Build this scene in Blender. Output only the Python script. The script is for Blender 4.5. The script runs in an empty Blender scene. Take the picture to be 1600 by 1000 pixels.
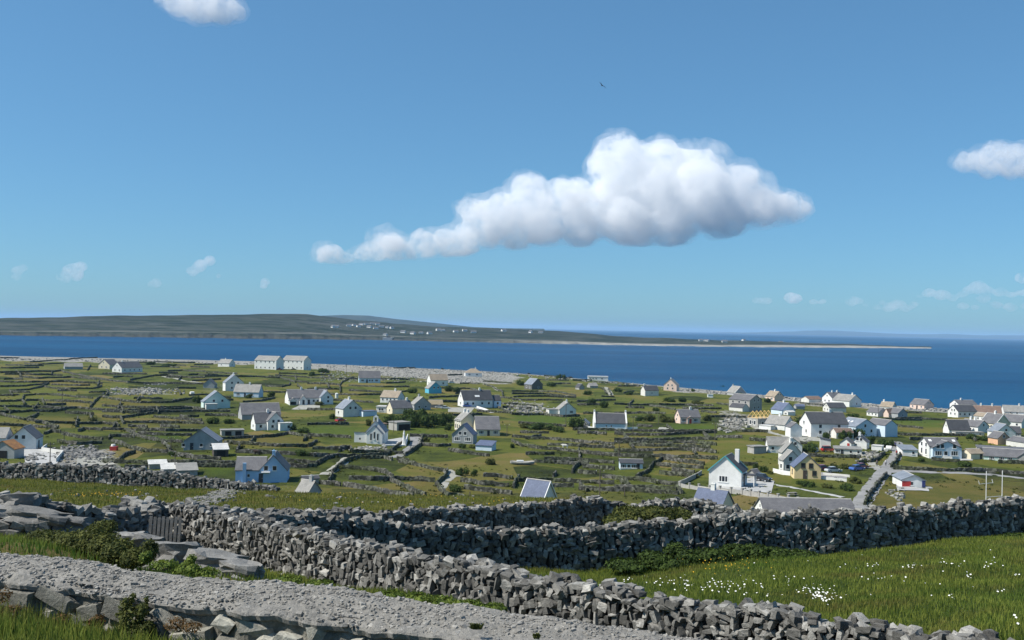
import bpy, bmesh, math, random
import numpy as np
from mathutils import Vector, Matrix, noise as mnoise

# ------------------------------------------------------------------ camera, sky, sun, exposure
SC = bpy.context.scene
COL = SC.collection
F = 1555.6                      # focal length in photo pixels (35 mm on 36 mm, 1600 px wide)
CZ = 45.0                       # camera height above the sea
ROLL = math.radians(1.15)
PITCH = math.atan(11.6 / F)
fwd = Vector((0, math.cos(PITCH), math.sin(PITCH)))
r0 = Vector((1, 0, 0)); u0 = r0.cross(fwd)
cx = r0 * math.cos(ROLL) + u0 * math.sin(ROLL)
cy = u0 * math.cos(ROLL) - r0 * math.sin(ROLL)
cam = bpy.data.cameras.new('camera'); camo = bpy.data.objects.new('camera', cam)
COL.objects.link(camo); SC.camera = camo
cam.sensor_width = 36; cam.lens = 35; cam.clip_start = 0.2; cam.clip_end = 300000
M = Matrix((cx, cy, -fwd)).transposed().to_4x4(); M.translation = Vector((0, 0, CZ))
camo.matrix_world = M

SUN_AZ = math.radians(-101)      # left of the view direction (+Y)
SUN_EL = math.radians(50)
sdir = Vector((math.sin(SUN_AZ) * math.cos(SUN_EL), math.cos(SUN_AZ) * math.cos(SUN_EL), math.sin(SUN_EL)))
world = bpy.data.worlds.new('World'); SC.world = world; world.use_nodes = True
wn = world.node_tree.nodes; wl = world.node_tree.links
sky = wn.new('ShaderNodeTexSky'); sky.sky_type = 'NISHITA'; sky.sun_disc = False
sky.sun_elevation = SUN_EL; sky.sun_rotation = SUN_AZ
sky.altitude = 1500; sky.air_density = 1.0; sky.dust_density = 2.0; sky.ozone_density = 10.0
sg = wn.new('ShaderNodeGamma'); sg.inputs[1].default_value = 0.67; wl.new(sky.outputs[0], sg.inputs[0])      # the photo's flatter sky contrast
sm = wn.new('ShaderNodeMix'); sm.data_type = 'RGBA'; sm.blend_type = 'MULTIPLY'; sm.inputs[0].default_value = 1.0
wl.new(sg.outputs[0], sm.inputs[6]); sm.inputs[7].default_value = (0.84, 1.28, 1.42, 1)
wl.new(sm.outputs[2], wn['Background'].inputs[0]); wn['Background'].inputs[1].default_value = 0.126
sl = bpy.data.lights.new('sun', 'SUN'); sl.energy = 5.0; sl.angle = math.radians(0.53); sl.color = (1, 0.945, 0.86)
so = bpy.data.objects.new('sun', sl); COL.objects.link(so)
so.rotation_euler = sdir.to_track_quat('Z', 'Y').to_euler()
SC.view_settings.view_transform = 'Standard'; SC.view_settings.look = 'None'
SC.view_settings.exposure = 0.3; SC.view_settings.gamma = 1.0
SC.view_settings.use_curve_mapping = False
SC.cycles.volume_step_rate = 0.13
SC.cycles.volume_max_steps = 512
SC.cycles.volume_bounces = 12
SC.cycles.max_bounces = 12
SC.cycles.diffuse_bounces = 3
SC.cycles.glossy_bounces = 2

# ------------------------------------------------------------------ helpers
rnd = random.Random(7)
NR = np.random.RandomState(11)

def link(o, parent=None):
    COL.objects.link(o)
    if parent is not None: o.parent = parent
    return o
def mesh_data(name, v, f, mat=None, smooth=False):
    me = bpy.data.meshes.new(name)
    me.from_pydata([tuple(map(float, p)) for p in v], [], [tuple(map(int, q)) for q in f])
    if mat: me.materials.append(mat)
    if smooth: me.polygons.foreach_set('use_smooth', [True] * len(me.polygons))
    me.update(); return me
def np_mesh(name, V, Fc, mat=None, smooth=False):
    """fast mesh from numpy arrays; Fc is (n,3) or (n,4)"""
    V = np.asarray(V, dtype=np.float32); Fc = np.asarray(Fc, dtype=np.int32)
    me = bpy.data.meshes.new(name); n, k = Fc.shape
    me.vertices.add(len(V)); me.vertices.foreach_set('co', V.ravel())
    me.loops.add(n * k); me.loops.foreach_set('vertex_index', Fc.ravel())
    me.polygons.add(n); me.polygons.foreach_set('loop_start', np.arange(0, n * k, k, dtype=np.int32))
    me.polygons.foreach_set('use_smooth', np.full(n, bool(smooth)))
    me.update(calc_edges=True); me.validate()
    if mat: me.materials.append(mat)
    return me
def ob(name, me, parent=None, loc=None, rz=None):
    o = bpy.data.objects.new(name, me); link(o, parent)
    if loc is not None: o.location = loc
    if rz is not None: o.rotation_euler = (0, 0, rz)
    return o
def empty(name, loc=(0, 0, 0), rz=0.0):
    o = bpy.data.objects.new(name, None); link(o); o.location = loc; o.rotation_euler = (0, 0, rz)
    o.empty_display_size = 0.5; return o
def tag(o, label=None, cat=None, group=None, kind=None):
    if label: o['label'] = label
    if cat: o['category'] = cat
    if group: o['group'] = group
    if kind: o['kind'] = kind
    return o
class MB:
    def __init__(s): s.v = []; s.f = []
    def add(s, v, f):
        n = len(s.v); s.v += [tuple(p) for p in v]; s.f += [tuple(i + n for i in q) for q in f]; return s
    def box(s, x0, x1, y0, y1, z0, z1):
        return s.add([(x0, y0, z0), (x1, y0, z0), (x1, y1, z0), (x0, y1, z0), (x0, y0, z1), (x1, y0, z1), (x1, y1, z1), (x0, y1, z1)],
                     [(0, 3, 2, 1), (4, 5, 6, 7), (0, 1, 5, 4), (1, 2, 6, 5), (2, 3, 7, 6), (3, 0, 4, 7)])
    def tube(s, a, b, r0, r1=None, n=8):
        r1 = r0 if r1 is None else r1
        a = Vector(a); b = Vector(b); d = (b - a).normalized()
        p = d.orthogonal().normalized(); q = d.cross(p)
        ring = lambda c, r: [c + (p * math.cos(2 * math.pi * i / n) + q * math.sin(2 * math.pi * i / n)) * r for i in range(n)]
        return s.add(ring(a, r0) + ring(b, r1), [(i, (i + 1) % n, n + (i + 1) % n, n + i) for i in range(n)] + [tuple(range(n - 1, -1, -1)), tuple(range(n, 2 * n))])
    def build(s, name, mat, parent=None, loc=None, rz=None, smooth=False):
        return ob(name, mesh_data(name, s.v, s.f, mat, smooth), parent, loc, rz)
    def data(s, name, mat, smooth=False): return mesh_data(name, s.v, s.f, mat, smooth)

# ------------------------------------------------------------------ materials
def nodes_of(name):
    m = bpy.data.materials.new(name); m.use_nodes = True
    nt = m.node_tree; return m, nt, nt.nodes, nt.links, nt.nodes['Principled BSDF']
def ramp(N, stops):
    r = N.new('ShaderNodeValToRGB'); e = r.color_ramp.elements
    while len(e) < len(stops): e.new(0.5)
    for i, (p, c) in enumerate(stops):
        e[i].position = p; e[i].color = (c[0], c[1], c[2], 1)
    return r
def tex_noise(N, L, scale, detail=5, rough=0.6, vec=None, dist=0.0):
    t = N.new('ShaderNodeTexNoise'); t.inputs['Scale'].default_value = scale
    t.inputs['Detail'].default_value = detail; t.inputs['Roughness'].default_value = rough
    t.inputs['Distortion'].default_value = dist
    if vec is not None: L.new(vec, t.inputs['Vector'])
    return t
def mixc(N, L, fac, a, b, mode='MIX'):
    m = N.new('ShaderNodeMix'); m.data_type = 'RGBA'; m.blend_type = mode
    for sock, val in ((m.inputs[0], fac), (m.inputs[6], a), (m.inputs[7], b)):
        if hasattr(val, 'is_linked') or hasattr(val, 'links'): L.new(val, sock)
        elif isinstance(val, (int, float)): sock.default_value = val
        else: sock.default_value = (val[0], val[1], val[2], 1)
    return m.outputs[2]
def maths(N, L, op, a, b=0.0, clamp=False):
    m = N.new('ShaderNodeMath'); m.operation = op; m.use_clamp = clamp
    for sock, val in ((m.inputs[0], a), (m.inputs[1], b)):
        if hasattr(val, 'links'): L.new(val, sock)
        else: sock.default_value = val
    return m.outputs[0]
def coords(N, kind='Object'):
    return N.new('ShaderNodeTexCoord').outputs[kind]
def geopos(N): return N.new('ShaderNodeNewGeometry').outputs['Position']
def bump(N, L, B, h, strength=0.5, dist=0.05):
    b = N.new('ShaderNodeBump'); b.inputs['Strength'].default_value = strength; b.inputs['Distance'].default_value = dist
    L.new(h, b.inputs['Height']); L.new(b.outputs[0], B.inputs['Normal']); return b
def pm(name, c1, c2=None, scale=3.0, rough=0.9, bstr=0.0, bscale=None, bdist=0.03, spec=0.3, lo=0.35, hi=0.65, objrand=0.0, pos=False, metal=0.0):
    m, nt, N, L, B = nodes_of(name)
    B.inputs['Roughness'].default_value = rough; B.inputs['Specular IOR Level'].default_value = spec; B.inputs['Metallic'].default_value = metal
    vec = geopos(N) if pos else coords(N)
    c2 = c2 or tuple(x * 0.75 for x in c1)
    n = tex_noise(N, L, scale, 6, 0.65, vec)
    r = ramp(N, [(lo, c2), (hi, c1)]); L.new(n.outputs[0], r.inputs[0]); out = r.outputs[0]
    if objrand:
        oi = N.new('ShaderNodeObjectInfo')
        v = maths(N, L, 'MULTIPLY_ADD', oi.outputs['Random'], objrand)
        v.node.inputs[2].default_value = 1 - objrand / 2
        hs = N.new('ShaderNodeHueSaturation'); L.new(v, hs.inputs['Value']); L.new(out, hs.inputs['Color']); out = hs.outputs[0]
    L.new(out, B.inputs['Base Color'])
    if bstr:
        nb = tex_noise(N, L, bscale or scale * 4, 6, 0.7, vec); bump(N, L, B, nb.outputs[0], bstr, bdist)
    return m

MT = {}
MT['white'] = pm('white_render', (0.80, 0.80, 0.77), (0.66, 0.66, 0.63), 0.6, 0.85, 0.15, 8, 0.01)
MT['offwhite'] = pm('offwhite_render', (0.70, 0.69, 0.64), (0.58, 0.57, 0.53), 0.6, 0.85, 0.15, 8, 0.01)
MT['cream'] = pm('cream_render', (0.72, 0.66, 0.50), (0.62, 0.56, 0.42), 0.6, 0.85, 0.15, 8, 0.01)
MT['yellow'] = pm('yellow_render', (0.76, 0.60, 0.34), (0.68, 0.53, 0.30), 0.6, 0.85, 0.15, 8, 0.01)
MT['pink'] = pm('pinkish_render', (0.74, 0.58, 0.48), (0.66, 0.50, 0.42), 0.6, 0.85, 0.1, 8, 0.01)
MT['orange'] = pm('orange_render', (0.72, 0.44, 0.28), (0.62, 0.38, 0.24), 0.6, 0.85, 0.1, 8, 0.01)
MT['grey'] = pm('grey_render', (0.40, 0.41, 0.41), (0.31, 0.32, 0.32), 0.6, 0.9, 0.15, 8, 0.01)
MT['block'] = pm('concrete_block', (0.42, 0.41, 0.38), (0.30, 0.29, 0.27), 1.2, 0.95, 0.2, 8, 0.01)
MT['blue'] = pm('blue_render', (0.38, 0.57, 0.80), (0.34, 0.52, 0.74), 0.6, 0.8, 0.1, 8, 0.01)
MT['turq'] = pm('turquoise_render', (0.12, 0.46, 0.62), (0.10, 0.40, 0.55), 0.6, 0.8, 0.1, 8, 0.01)
MT['palegreen'] = pm('pale_green_render', (0.62, 0.74, 0.68), (0.54, 0.66, 0.60), 0.6, 0.85, 0.1, 8, 0.01)
MT['paleblue'] = pm('pale_blue_and_shaded_white', (0.62, 0.72, 0.80), (0.55, 0.66, 0.74), 0.6, 0.85, 0.1, 8, 0.01)  # on fronts of white houses its blue stands in for shade
MT['brown'] = pm('dark_brown_boards', (0.10, 0.08, 0.07), (0.06, 0.05, 0.045), 1.5, 0.8)
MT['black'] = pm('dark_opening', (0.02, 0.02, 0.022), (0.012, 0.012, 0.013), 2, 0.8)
MT['dark'] = pm('dark_paint', (0.045, 0.05, 0.06), (0.03, 0.035, 0.04), 2, 0.6)
MT['red'] = pm('red_paint', (0.45, 0.05, 0.04), (0.38, 0.04, 0.035), 2, 0.5)
MT['teal'] = pm('teal_paint', (0.10, 0.38, 0.42), (0.08, 0.33, 0.38), 2, 0.5)
MT['navy'] = pm('navy_paint', (0.05, 0.07, 0.20), (0.04, 0.05, 0.16), 2, 0.5)
MT['trim'] = pm('white_trim', (0.80, 0.80, 0.78), (0.72, 0.72, 0.70), 2, 0.6)
MT['timber'] = pm('new_timber', (0.72, 0.50, 0.20), (0.62, 0.42, 0.16), 3, 0.8)
MT['oldwood'] = pm('weathered_wood', (0.30, 0.28, 0.25), (0.16, 0.15, 0.135), 8, 0.9, 0.4, 30, 0.01)
MT['pole'] = pm('pole_wood', (0.13, 0.11, 0.09), (0.09, 0.075, 0.06), 3, 0.9)
MT['statue'] = pm('statue_paint', (0.82, 0.82, 0.80), (0.72, 0.72, 0.70), 2, 0.6)
MT['concrete'] = pm('concrete_paving', (0.42, 0.42, 0.41), (0.33, 0.33, 0.32), 0.5, 0.95, 0.2, 6, 0.01, pos=True)
MT['asphalt'] = pm('asphalt', (0.27, 0.268, 0.262), (0.20, 0.198, 0.193), 0.25, 0.95, 0.2, 8, 0.01, pos=True)
MT['track'] = pm('gravel_track', (0.36, 0.35, 0.31), (0.25, 0.25, 0.21), 0.8, 0.95, 0.3, 6, 0.03, pos=True)
def roof_mat(name, c1, c2, rowscale=3.2, rough=0.7):
    m, nt, N, L, B = nodes_of(name)
    B.inputs['Roughness'].default_value = rough; B.inputs['Specular IOR Level'].default_value = 0.35
    vec = coords(N)
    br = N.new('ShaderNodeTexBrick'); br.inputs['Scale'].default_value = rowscale
    br.inputs['Color1'].default_value = (*c1, 1); br.inputs['Color2'].default_value = (*c2, 1); br.inputs['Mortar'].default_value = (*[x * 0.55 for x in c2], 1)
    br.inputs['Mortar Size'].default_value = 0.012
    br.inputs['Brick Width'].default_value = 1.2; br.inputs['Row Height'].default_value = 0.6
    L.new(vec, br.inputs['Vector'])
    n = tex_noise(N, L, 0.5, 6, 0.65, vec)
    r = ramp(N, [(0.3, (0.72, 0.72, 0.72)), (0.7, (1.12, 1.1, 1.06))]); L.new(n.outputs[0], r.inputs[0])
    L.new(mixc(N, L, 1.0, br.outputs[0], r.outputs[0], 'MULTIPLY'), B.inputs['Base Color'])
    bump(N, L, B, br.outputs['Fac'], -0.3, 0.02)
    return m
RF = {}
RF['dark'] = roof_mat('dark_slate', (0.075, 0.078, 0.088), (0.062, 0.066, 0.075))
RF['grey'] = roof_mat('grey_slate', (0.155, 0.155, 0.165), (0.125, 0.125, 0.135))
RF['pale'] = roof_mat('pale_slate', (0.30, 0.295, 0.28), (0.25, 0.245, 0.23))
RF['blue'] = roof_mat('blue_slate', (0.12, 0.15, 0.235), (0.10, 0.125, 0.20))
RF['lead'] = roof_mat('blue_grey_slate', (0.22, 0.25, 0.30), (0.19, 0.22, 0.265))
RF['tan'] = roof_mat('tan_tiles', (0.34, 0.28, 0.21), (0.28, 0.235, 0.18))
RF['brown'] = roof_mat('brown_tiles', (0.22, 0.15, 0.12), (0.18, 0.125, 0.10))
RF['sheet'] = roof_mat('white_sheet', (0.62, 0.62, 0.60), (0.55, 0.55, 0.53))
RF['rust'] = pm('rusty_sheet', (0.45, 0.22, 0.08), (0.24, 0.12, 0.06), 0.9, 0.9, 0.3, 3, 0.03)
RF['thatch'] = pm('thatch', (0.30, 0.25, 0.16), (0.22, 0.18, 0.11), 2, 0.95, 0.5, 10, 0.05)
def glass_mat():
    m, nt, N, L, B = nodes_of('window_glass')
    B.inputs['Base Color'].default_value = (0.025, 0.032, 0.042, 1); B.inputs['Roughness'].default_value = 0.12; B.inputs['Specular IOR Level'].default_value = 0.5
    return m
MT['glass'] = glass_mat()
def stone_mat(name, c1, c2, c3, objrand=0.35, pos=True, sc=1.0, bstr=0.6):
    m, nt, N, L, B = nodes_of(name)
    B.inputs['Roughness'].default_value = 0.92; B.inputs['Specular IOR Level'].default_value = 0.25
    vec = geopos(N)
    n1 = tex_noise(N, L, 2.2 * sc, 8, 0.7, vec); n2 = tex_noise(N, L, 14 * sc, 6, 0.75, vec); n3 = tex_noise(N, L, 5 * sc, 5, 0.6, vec)
    r = ramp(N, [(0.25, c3), (0.5, c2), (0.72, c1)]); L.new(maths(N, L, 'MULTIPLY_ADD', n1.outputs[0], 0.55), r.inputs[0])
    r.inputs[0].links[0].from_node.inputs[2].default_value = 0.0
    L.new(maths(N, L, 'ADD', r.inputs[0].links[0].from_socket, maths(N, L, 'MULTIPLY', n2.outputs[0], 0.45)), r.inputs[0])
    # lichen patches: pale spots
    lich = ramp(N, [(0.60, (0, 0, 0)), (0.68, (1, 1, 1))]); L.new(n3.outputs[0], lich.inputs[0])
    lf = N.new('ShaderNodeRGBToBW'); L.new(lich.outputs[0], lf.inputs[0])
    out = mixc(N, L, maths(N, L, 'MULTIPLY', lf.outputs[0], 0.35), r.outputs[0], (0.46, 0.45, 0.42))
    if objrand:
        oi = N.new('ShaderNodeObjectInfo'); gi = N.new('ShaderNodeNewGeometry')
        s = maths(N, L, 'ADD', oi.outputs['Random'], gi.outputs['Random Per Island']); s = maths(N, L, 'FRACT', s)
        v = maths(N, L, 'MULTIPLY_ADD', maths(N, L, 'POWER', s, 2.2), objrand * 1.5); v.node.inputs[2].default_value = 1 - objrand * .5
        hs = N.new('ShaderNodeHueSaturation'); L.new(v, hs.inputs['Value']); L.new(out, hs.inputs['Color']); out = hs.outputs[0]
    L.new(out, B.inputs['Base Color'])
    bump(N, L, B, n2.outputs[0], bstr, 0.03)
    return m
MT['stone'] = stone_mat('limestone', (0.34, 0.33, 0.30), (0.175, 0.17, 0.155), (0.055, 0.053, 0.048), 0.9, bstr=.9)
MT['pebble'] = stone_mat('mortar_pebbles', (0.39, 0.37, 0.33), (0.27, 0.257, 0.23), (0.13, 0.124, 0.112), 0.35, sc=2.0)
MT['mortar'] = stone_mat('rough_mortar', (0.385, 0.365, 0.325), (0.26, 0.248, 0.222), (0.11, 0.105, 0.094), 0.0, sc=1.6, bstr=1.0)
MT['slab'] = stone_mat('limestone_slab', (0.31, 0.305, 0.285), (0.20, 0.195, 0.182), (0.09, 0.088, 0.082), 0.4, bstr=.9)
MT['facestone'] = stone_mat('lichened_face_stone', (0.42, 0.41, 0.355), (0.26, 0.252, 0.215), (0.10, 0.097, 0.084), 0.6, sc=1.5, bstr=.9)
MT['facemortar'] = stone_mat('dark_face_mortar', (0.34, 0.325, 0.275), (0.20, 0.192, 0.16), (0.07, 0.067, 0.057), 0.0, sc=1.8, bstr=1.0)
MT['pale_rock'] = stone_mat('pale_limestone', (0.40, 0.385, 0.35), (0.28, 0.272, 0.245), (0.14, 0.137, 0.12), 0.5)
def fieldwall_mat():
    m, nt, N, L, B = nodes_of('dry_stone')
    B.inputs['Roughness'].default_value = 0.95; B.inputs['Specular IOR Level'].default_value = 0.2
    vec = geopos(N)
    v = N.new('ShaderNodeTexVoronoi'); v.inputs['Scale'].default_value = 1.7; L.new(vec, v.inputs['Vector'])
    r = ramp(N, [(0.15, (0.028, 0.029, 0.024)), (0.5, (0.066, 0.065, 0.055)), (0.85, (0.175, 0.17, 0.15))])
    bw = N.new('ShaderNodeRGBToBW'); L.new(v.outputs['Color'], bw.inputs[0]); L.new(bw.outputs[0], r.inputs[0])
    n = tex_noise(N, L, 0.12, 4, 0.6, vec)
    rr = ramp(N, [(0.42, (1, 1, 1)), (0.66, (0.62, 0.74, 0.45))]); L.new(n.outputs[0], rr.inputs[0])
    L.new(mixc(N, L, 1.0, r.outputs[0], rr.outputs[0], 'MULTIPLY'), B.inputs['Base Color'])
    bump(N, L, B, v.outputs['Distance'], -1.0, 0.25)
    return m
MT['fieldwall'] = fieldwall_mat()
def leaf_mat(name, c1, c2, trans=0.25, scale=0.7, patch=None):
    m, nt, N, L, B = nodes_of(name)
    B.inputs['Roughness'].default_value = 0.75; B.inputs['Specular IOR Level'].default_value = 0.15
    n = tex_noise(N, L, scale, 4, 0.6, geopos(N)); g = N.new('ShaderNodeNewGeometry')
    f = maths(N, L, 'ADD', maths(N, L, 'MULTIPLY', n.outputs[0], 0.65), maths(N, L, 'MULTIPLY', g.outputs['Random Per Island'], 0.35))
    r = ramp(N, [(0.3, c2), (0.68, c1)]); L.new(f, r.inputs[0]); out_c = r.outputs[0]
    if patch:      # seed heads and drier clumps in patches
        pn = tex_noise(N, L, 0.33, 5, 0.65, geopos(N)); pr = ramp(N, [(0.50, (0, 0, 0)), (0.66, (1, 1, 1))]); L.new(pn.outputs[0], pr.inputs[0]); pb = N.new('ShaderNodeRGBToBW'); L.new(pr.outputs[0], pb.inputs[0])
        out_c = mixc(N, L, maths(N, L, 'MULTIPLY', pb.outputs[0], 0.7), out_c, patch)
        gn = tex_noise(N, L, 0.21, 4, 0.6, geopos(N)); gr_ = ramp(N, [(0.52, (1, 1, 1)), (0.68, (0.55, 0.78, 0.75))]); L.new(gn.outputs[0], gr_.inputs[0]); out_c = mixc(N, L, 1.0, out_c, gr_.outputs[0], 'MULTIPLY')
    L.new(out_c, B.inputs['Base Color'])
    tr = N.new('ShaderNodeBsdfTranslucent'); L.new(out_c, tr.inputs[0])
    mx = N.new('ShaderNodeMixShader'); mx.inputs[0].default_value = trans
    out = N['Material Output']; L.new(B.outputs[0], mx.inputs[1]); L.new(tr.outputs[0], mx.inputs[2]); L.new(mx.outputs[0], out.inputs[0])
    return m
MT['leaf'] = leaf_mat('hedge_leaves', (0.075, 0.115, 0.026), (0.016, 0.032, 0.009), .3, 1.2)
MT['bramble'] = leaf_mat('bramble_leaves', (0.125, 0.135, 0.035), (0.022, 0.036, 0.010), 0.3, 3.0)
MT['ivy'] = leaf_mat('bright_leaves', (0.19, 0.24, 0.045), (0.045, 0.085, 0.016), 0.3, 5)
MT['rusty_leaf'] = leaf_mat('brown_leaves', (0.20, 0.11, 0.045), (0.08, 0.06, 0.025), 0.3, 2.5)
MT['grass'] = leaf_mat('grass_blades', (0.27, 0.30, 0.056), (0.085, 0.135, 0.022), 0.4, 0.40, (0.19, 0.145, 0.05))
MT['meadow'] = leaf_mat('meadow_blades', (0.27, 0.265, 0.055), (0.105, 0.125, 0.026), 0.4, 0.22, (0.24, 0.17, 0.06))
MT['petal'] = pm('white_petals', (0.85, 0.85, 0.80), (0.8, 0.8, 0.75), 3, 0.8)
MT['yellowflower'] = pm('yellow_petals', (0.75, 0.45, 0.03), (0.6, 0.33, 0.02), 3, 0.8)

# ------------------------------------------------------------------ terrain height (relative to camera = 0, then + CZ)
NEAR = [(-40, 0.5), (-5, -1.3), (0, -1.7), (6, -2.3), (8.3, -2.62)]
COLS = {
 -500: [(10.5, -3.1), (18, -4.0), (26, -5.7), (35, -7.0), (50, -9.2), (70, -12.0), (93, -15), (120, -20), (160, -29), (200, -34), (240, -36)],
 0:    [(10.5, -3.1), (18, -4.1), (26, -5.85), (35, -7.1), (50, -9.2), (70, -12.0), (93, -15), (120, -20), (160, -29), (200, -34), (240, -36)],
 300:  [(10.5, -3.3), (18, -4.7), (24, -6.0), (31, -7.4), (36, -7.8), (50, -9.4), (70, -12.3), (90, -15.1), (105, -19.0), (130, -25.5), (160, -31), (190, -34.5), (220, -36)],
 600:  [(10.5, -3.6), (18, -5.0), (24, -6.4), (33, -8.3), (43, -9.1), (50, -9.6), (60, -10.8), (75, -12.9), (85, -14.6), (100, -18.0), (130, -25.0), (160, -30.6), (190, -34.2), (220, -36.0)],
 900:  [(10.5, -3.8), (15, -5.2), (19, -6.0), (38, -9.25), (53, -10.6), (60, -11.2), (75, -12.9), (85, -14.5), (100, -18.0), (130, -25.0), (170, -31.8), (200, -35.0), (235, -36.2)],
 1250: [(10.5, -3.8), (15, -4.95), (20, -5.9), (40, -8.8), (52, -10.8), (65, -14.0), (80, -18), (100, -23), (130, -28.5), (160, -31.5), (200, -33.6), (240, -35)],
 1600: [(10.5, -3.7), (13, -4.35), (18, -5.1), (26, -6.4), (44, -8.6), (60, -11.5), (80, -17), (100, -22), (130, -28.5), (160, -32), (200, -34), (240, -35)],
 2100: [(10.5, -3.7), (13, -4.35), (18, -5.1), (26, -6.4), (44, -8.6), (60, -11.5), (80, -17), (100, -22), (130, -28.5), (160, -32), (200, -34), (240, -35)],
}
CU = np.array(sorted(COLS)); YG = np.concatenate([np.arange(-40, 60, 0.5), np.arange(60, 260, 2.0)])
ZT = []
for c in CU:
    lift_ = 0.19 if c <= 0 else (0.07 if c <= 300 else 0.0)      # the bank is higher at the left end of the mortared wall
    pts = [(a, b + (lift_ if 4 < a < 9 else 0)) for a, b in NEAR] + COLS[c]; py, pz = zip(*pts)
    acc = np.zeros_like(YG)
    for k in (-1, -0.5, 0, 0.5, 1): acc += np.interp(YG + k * (0.8 + 0.05 * np.abs(YG)), py, pz)
    ZT.append(acc / 5)
ZT = np.array(ZT)
SHU = np.array([-500, 0, 400, 600, 800, 900, 1000, 1200, 1400, 1600, 2100]); SHD = np.array([1120, 1090, 1080, 1010, 930, 850, 780, 672, 596, 560, 500])
wav = [(NR.uniform(-1, 1), NR.uniform(-1, 1), NR.uniform(0, 6.28), wlen) for wlen in (140, 95, 60, 41, 27, 18) for _ in range(3)]
def undul(x, y):
    z = 0
    for a, b, ph, wlen in wav:
        n = math.hypot(a, b) + 1e-6
        z = z + np.sin((x * a + y * b) / n * 2 * math.pi / wlen + ph) * wlen * 0.0019
    return z
def H(x, y):
    """ground height, absolute; numpy arrays or floats"""
    x = np.asarray(x, dtype=float); y = np.asarray(y, dtype=float)
    u = np.clip(800 + F * x / np.maximum(y, 5.0), -499, 2099)
    i = np.clip(np.searchsorted(CU, u) - 1, 0, len(CU) - 2)
    t = (u - CU[i]) / (CU[i + 1] - CU[i]); t = t * t * (3 - 2 * t)
    yc = np.clip(y, -40, 259)
    j = np.clip(np.searchsorted(YG, yc) - 1, 0, len(YG) - 2); s = (yc - YG[j]) / (YG[j + 1] - YG[j])
    zn = (ZT[i, j] * (1 - s) + ZT[i, j + 1] * s) * (1 - t) + (ZT[i + 1, j] * (1 - s) + ZT[i + 1, j + 1] * s) * t
    ds = np.interp(u, SHU, SHD)
    q = np.clip((y - 259) / (ds - 259), 0, 1)
    z0 = zn
    zf = z0 + (-42.2 - z0) * q ** 1.6
    zf = zf - np.clip((y - ds) / 45, 0, 1) * 6
    un = undul(x, y) * np.clip((y - 130) / 150, 0, 1) * np.clip((ds + 20 - y) / 120, 0.15, 1)
    near = (np.sin(x * 1.3 + y * 0.7) + np.sin(x * 0.6 - y * 1.1 + 2)) * 0.05
    return np.where(y > 259, zf, zn) + un + near + CZ
def ray(px, py):
    d = fwd + cx * ((px - 800) / F) + cy * ((500 - py) / F)
    return d / d.y
def at(px, py, D):
    d = ray(px, py); return Vector((d.x * D, D, CZ + d.z * D))
def G(px, py, ymin=5.0, ymax=1400):
    """the point of the ground seen at a photo pixel, searching from depth ymin on"""
    d = ray(px, py); ys = np.geomspace(ymin, ymax, 2600)
    dz = CZ + d.z * ys - H(d.x * ys, ys)
    s0 = int(np.argmax(dz > 0))
    if dz[s0] <= 0: D = ymin; return Vector((d.x * D, D, float(H(d.x * D, D))))
    dz[:s0] = 1.0
    k = int(np.argmax(dz <= 0))
    if k == 0: D = np.interp(px, SHU, SHD) - 5
    else: D = ys[k - 1] + (ys[k] - ys[k - 1]) * dz[k - 1] / (dz[k - 1] - dz[k])
    return Vector((d.x * D, D, float(H(d.x * D, D))))
def proj(P):
    d = Vector(P) - Vector((0, 0, CZ)); w = d.dot(fwd)
    return 800 + F * d.dot(cx) / w, 500 - F * d.dot(cy) / w

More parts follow.
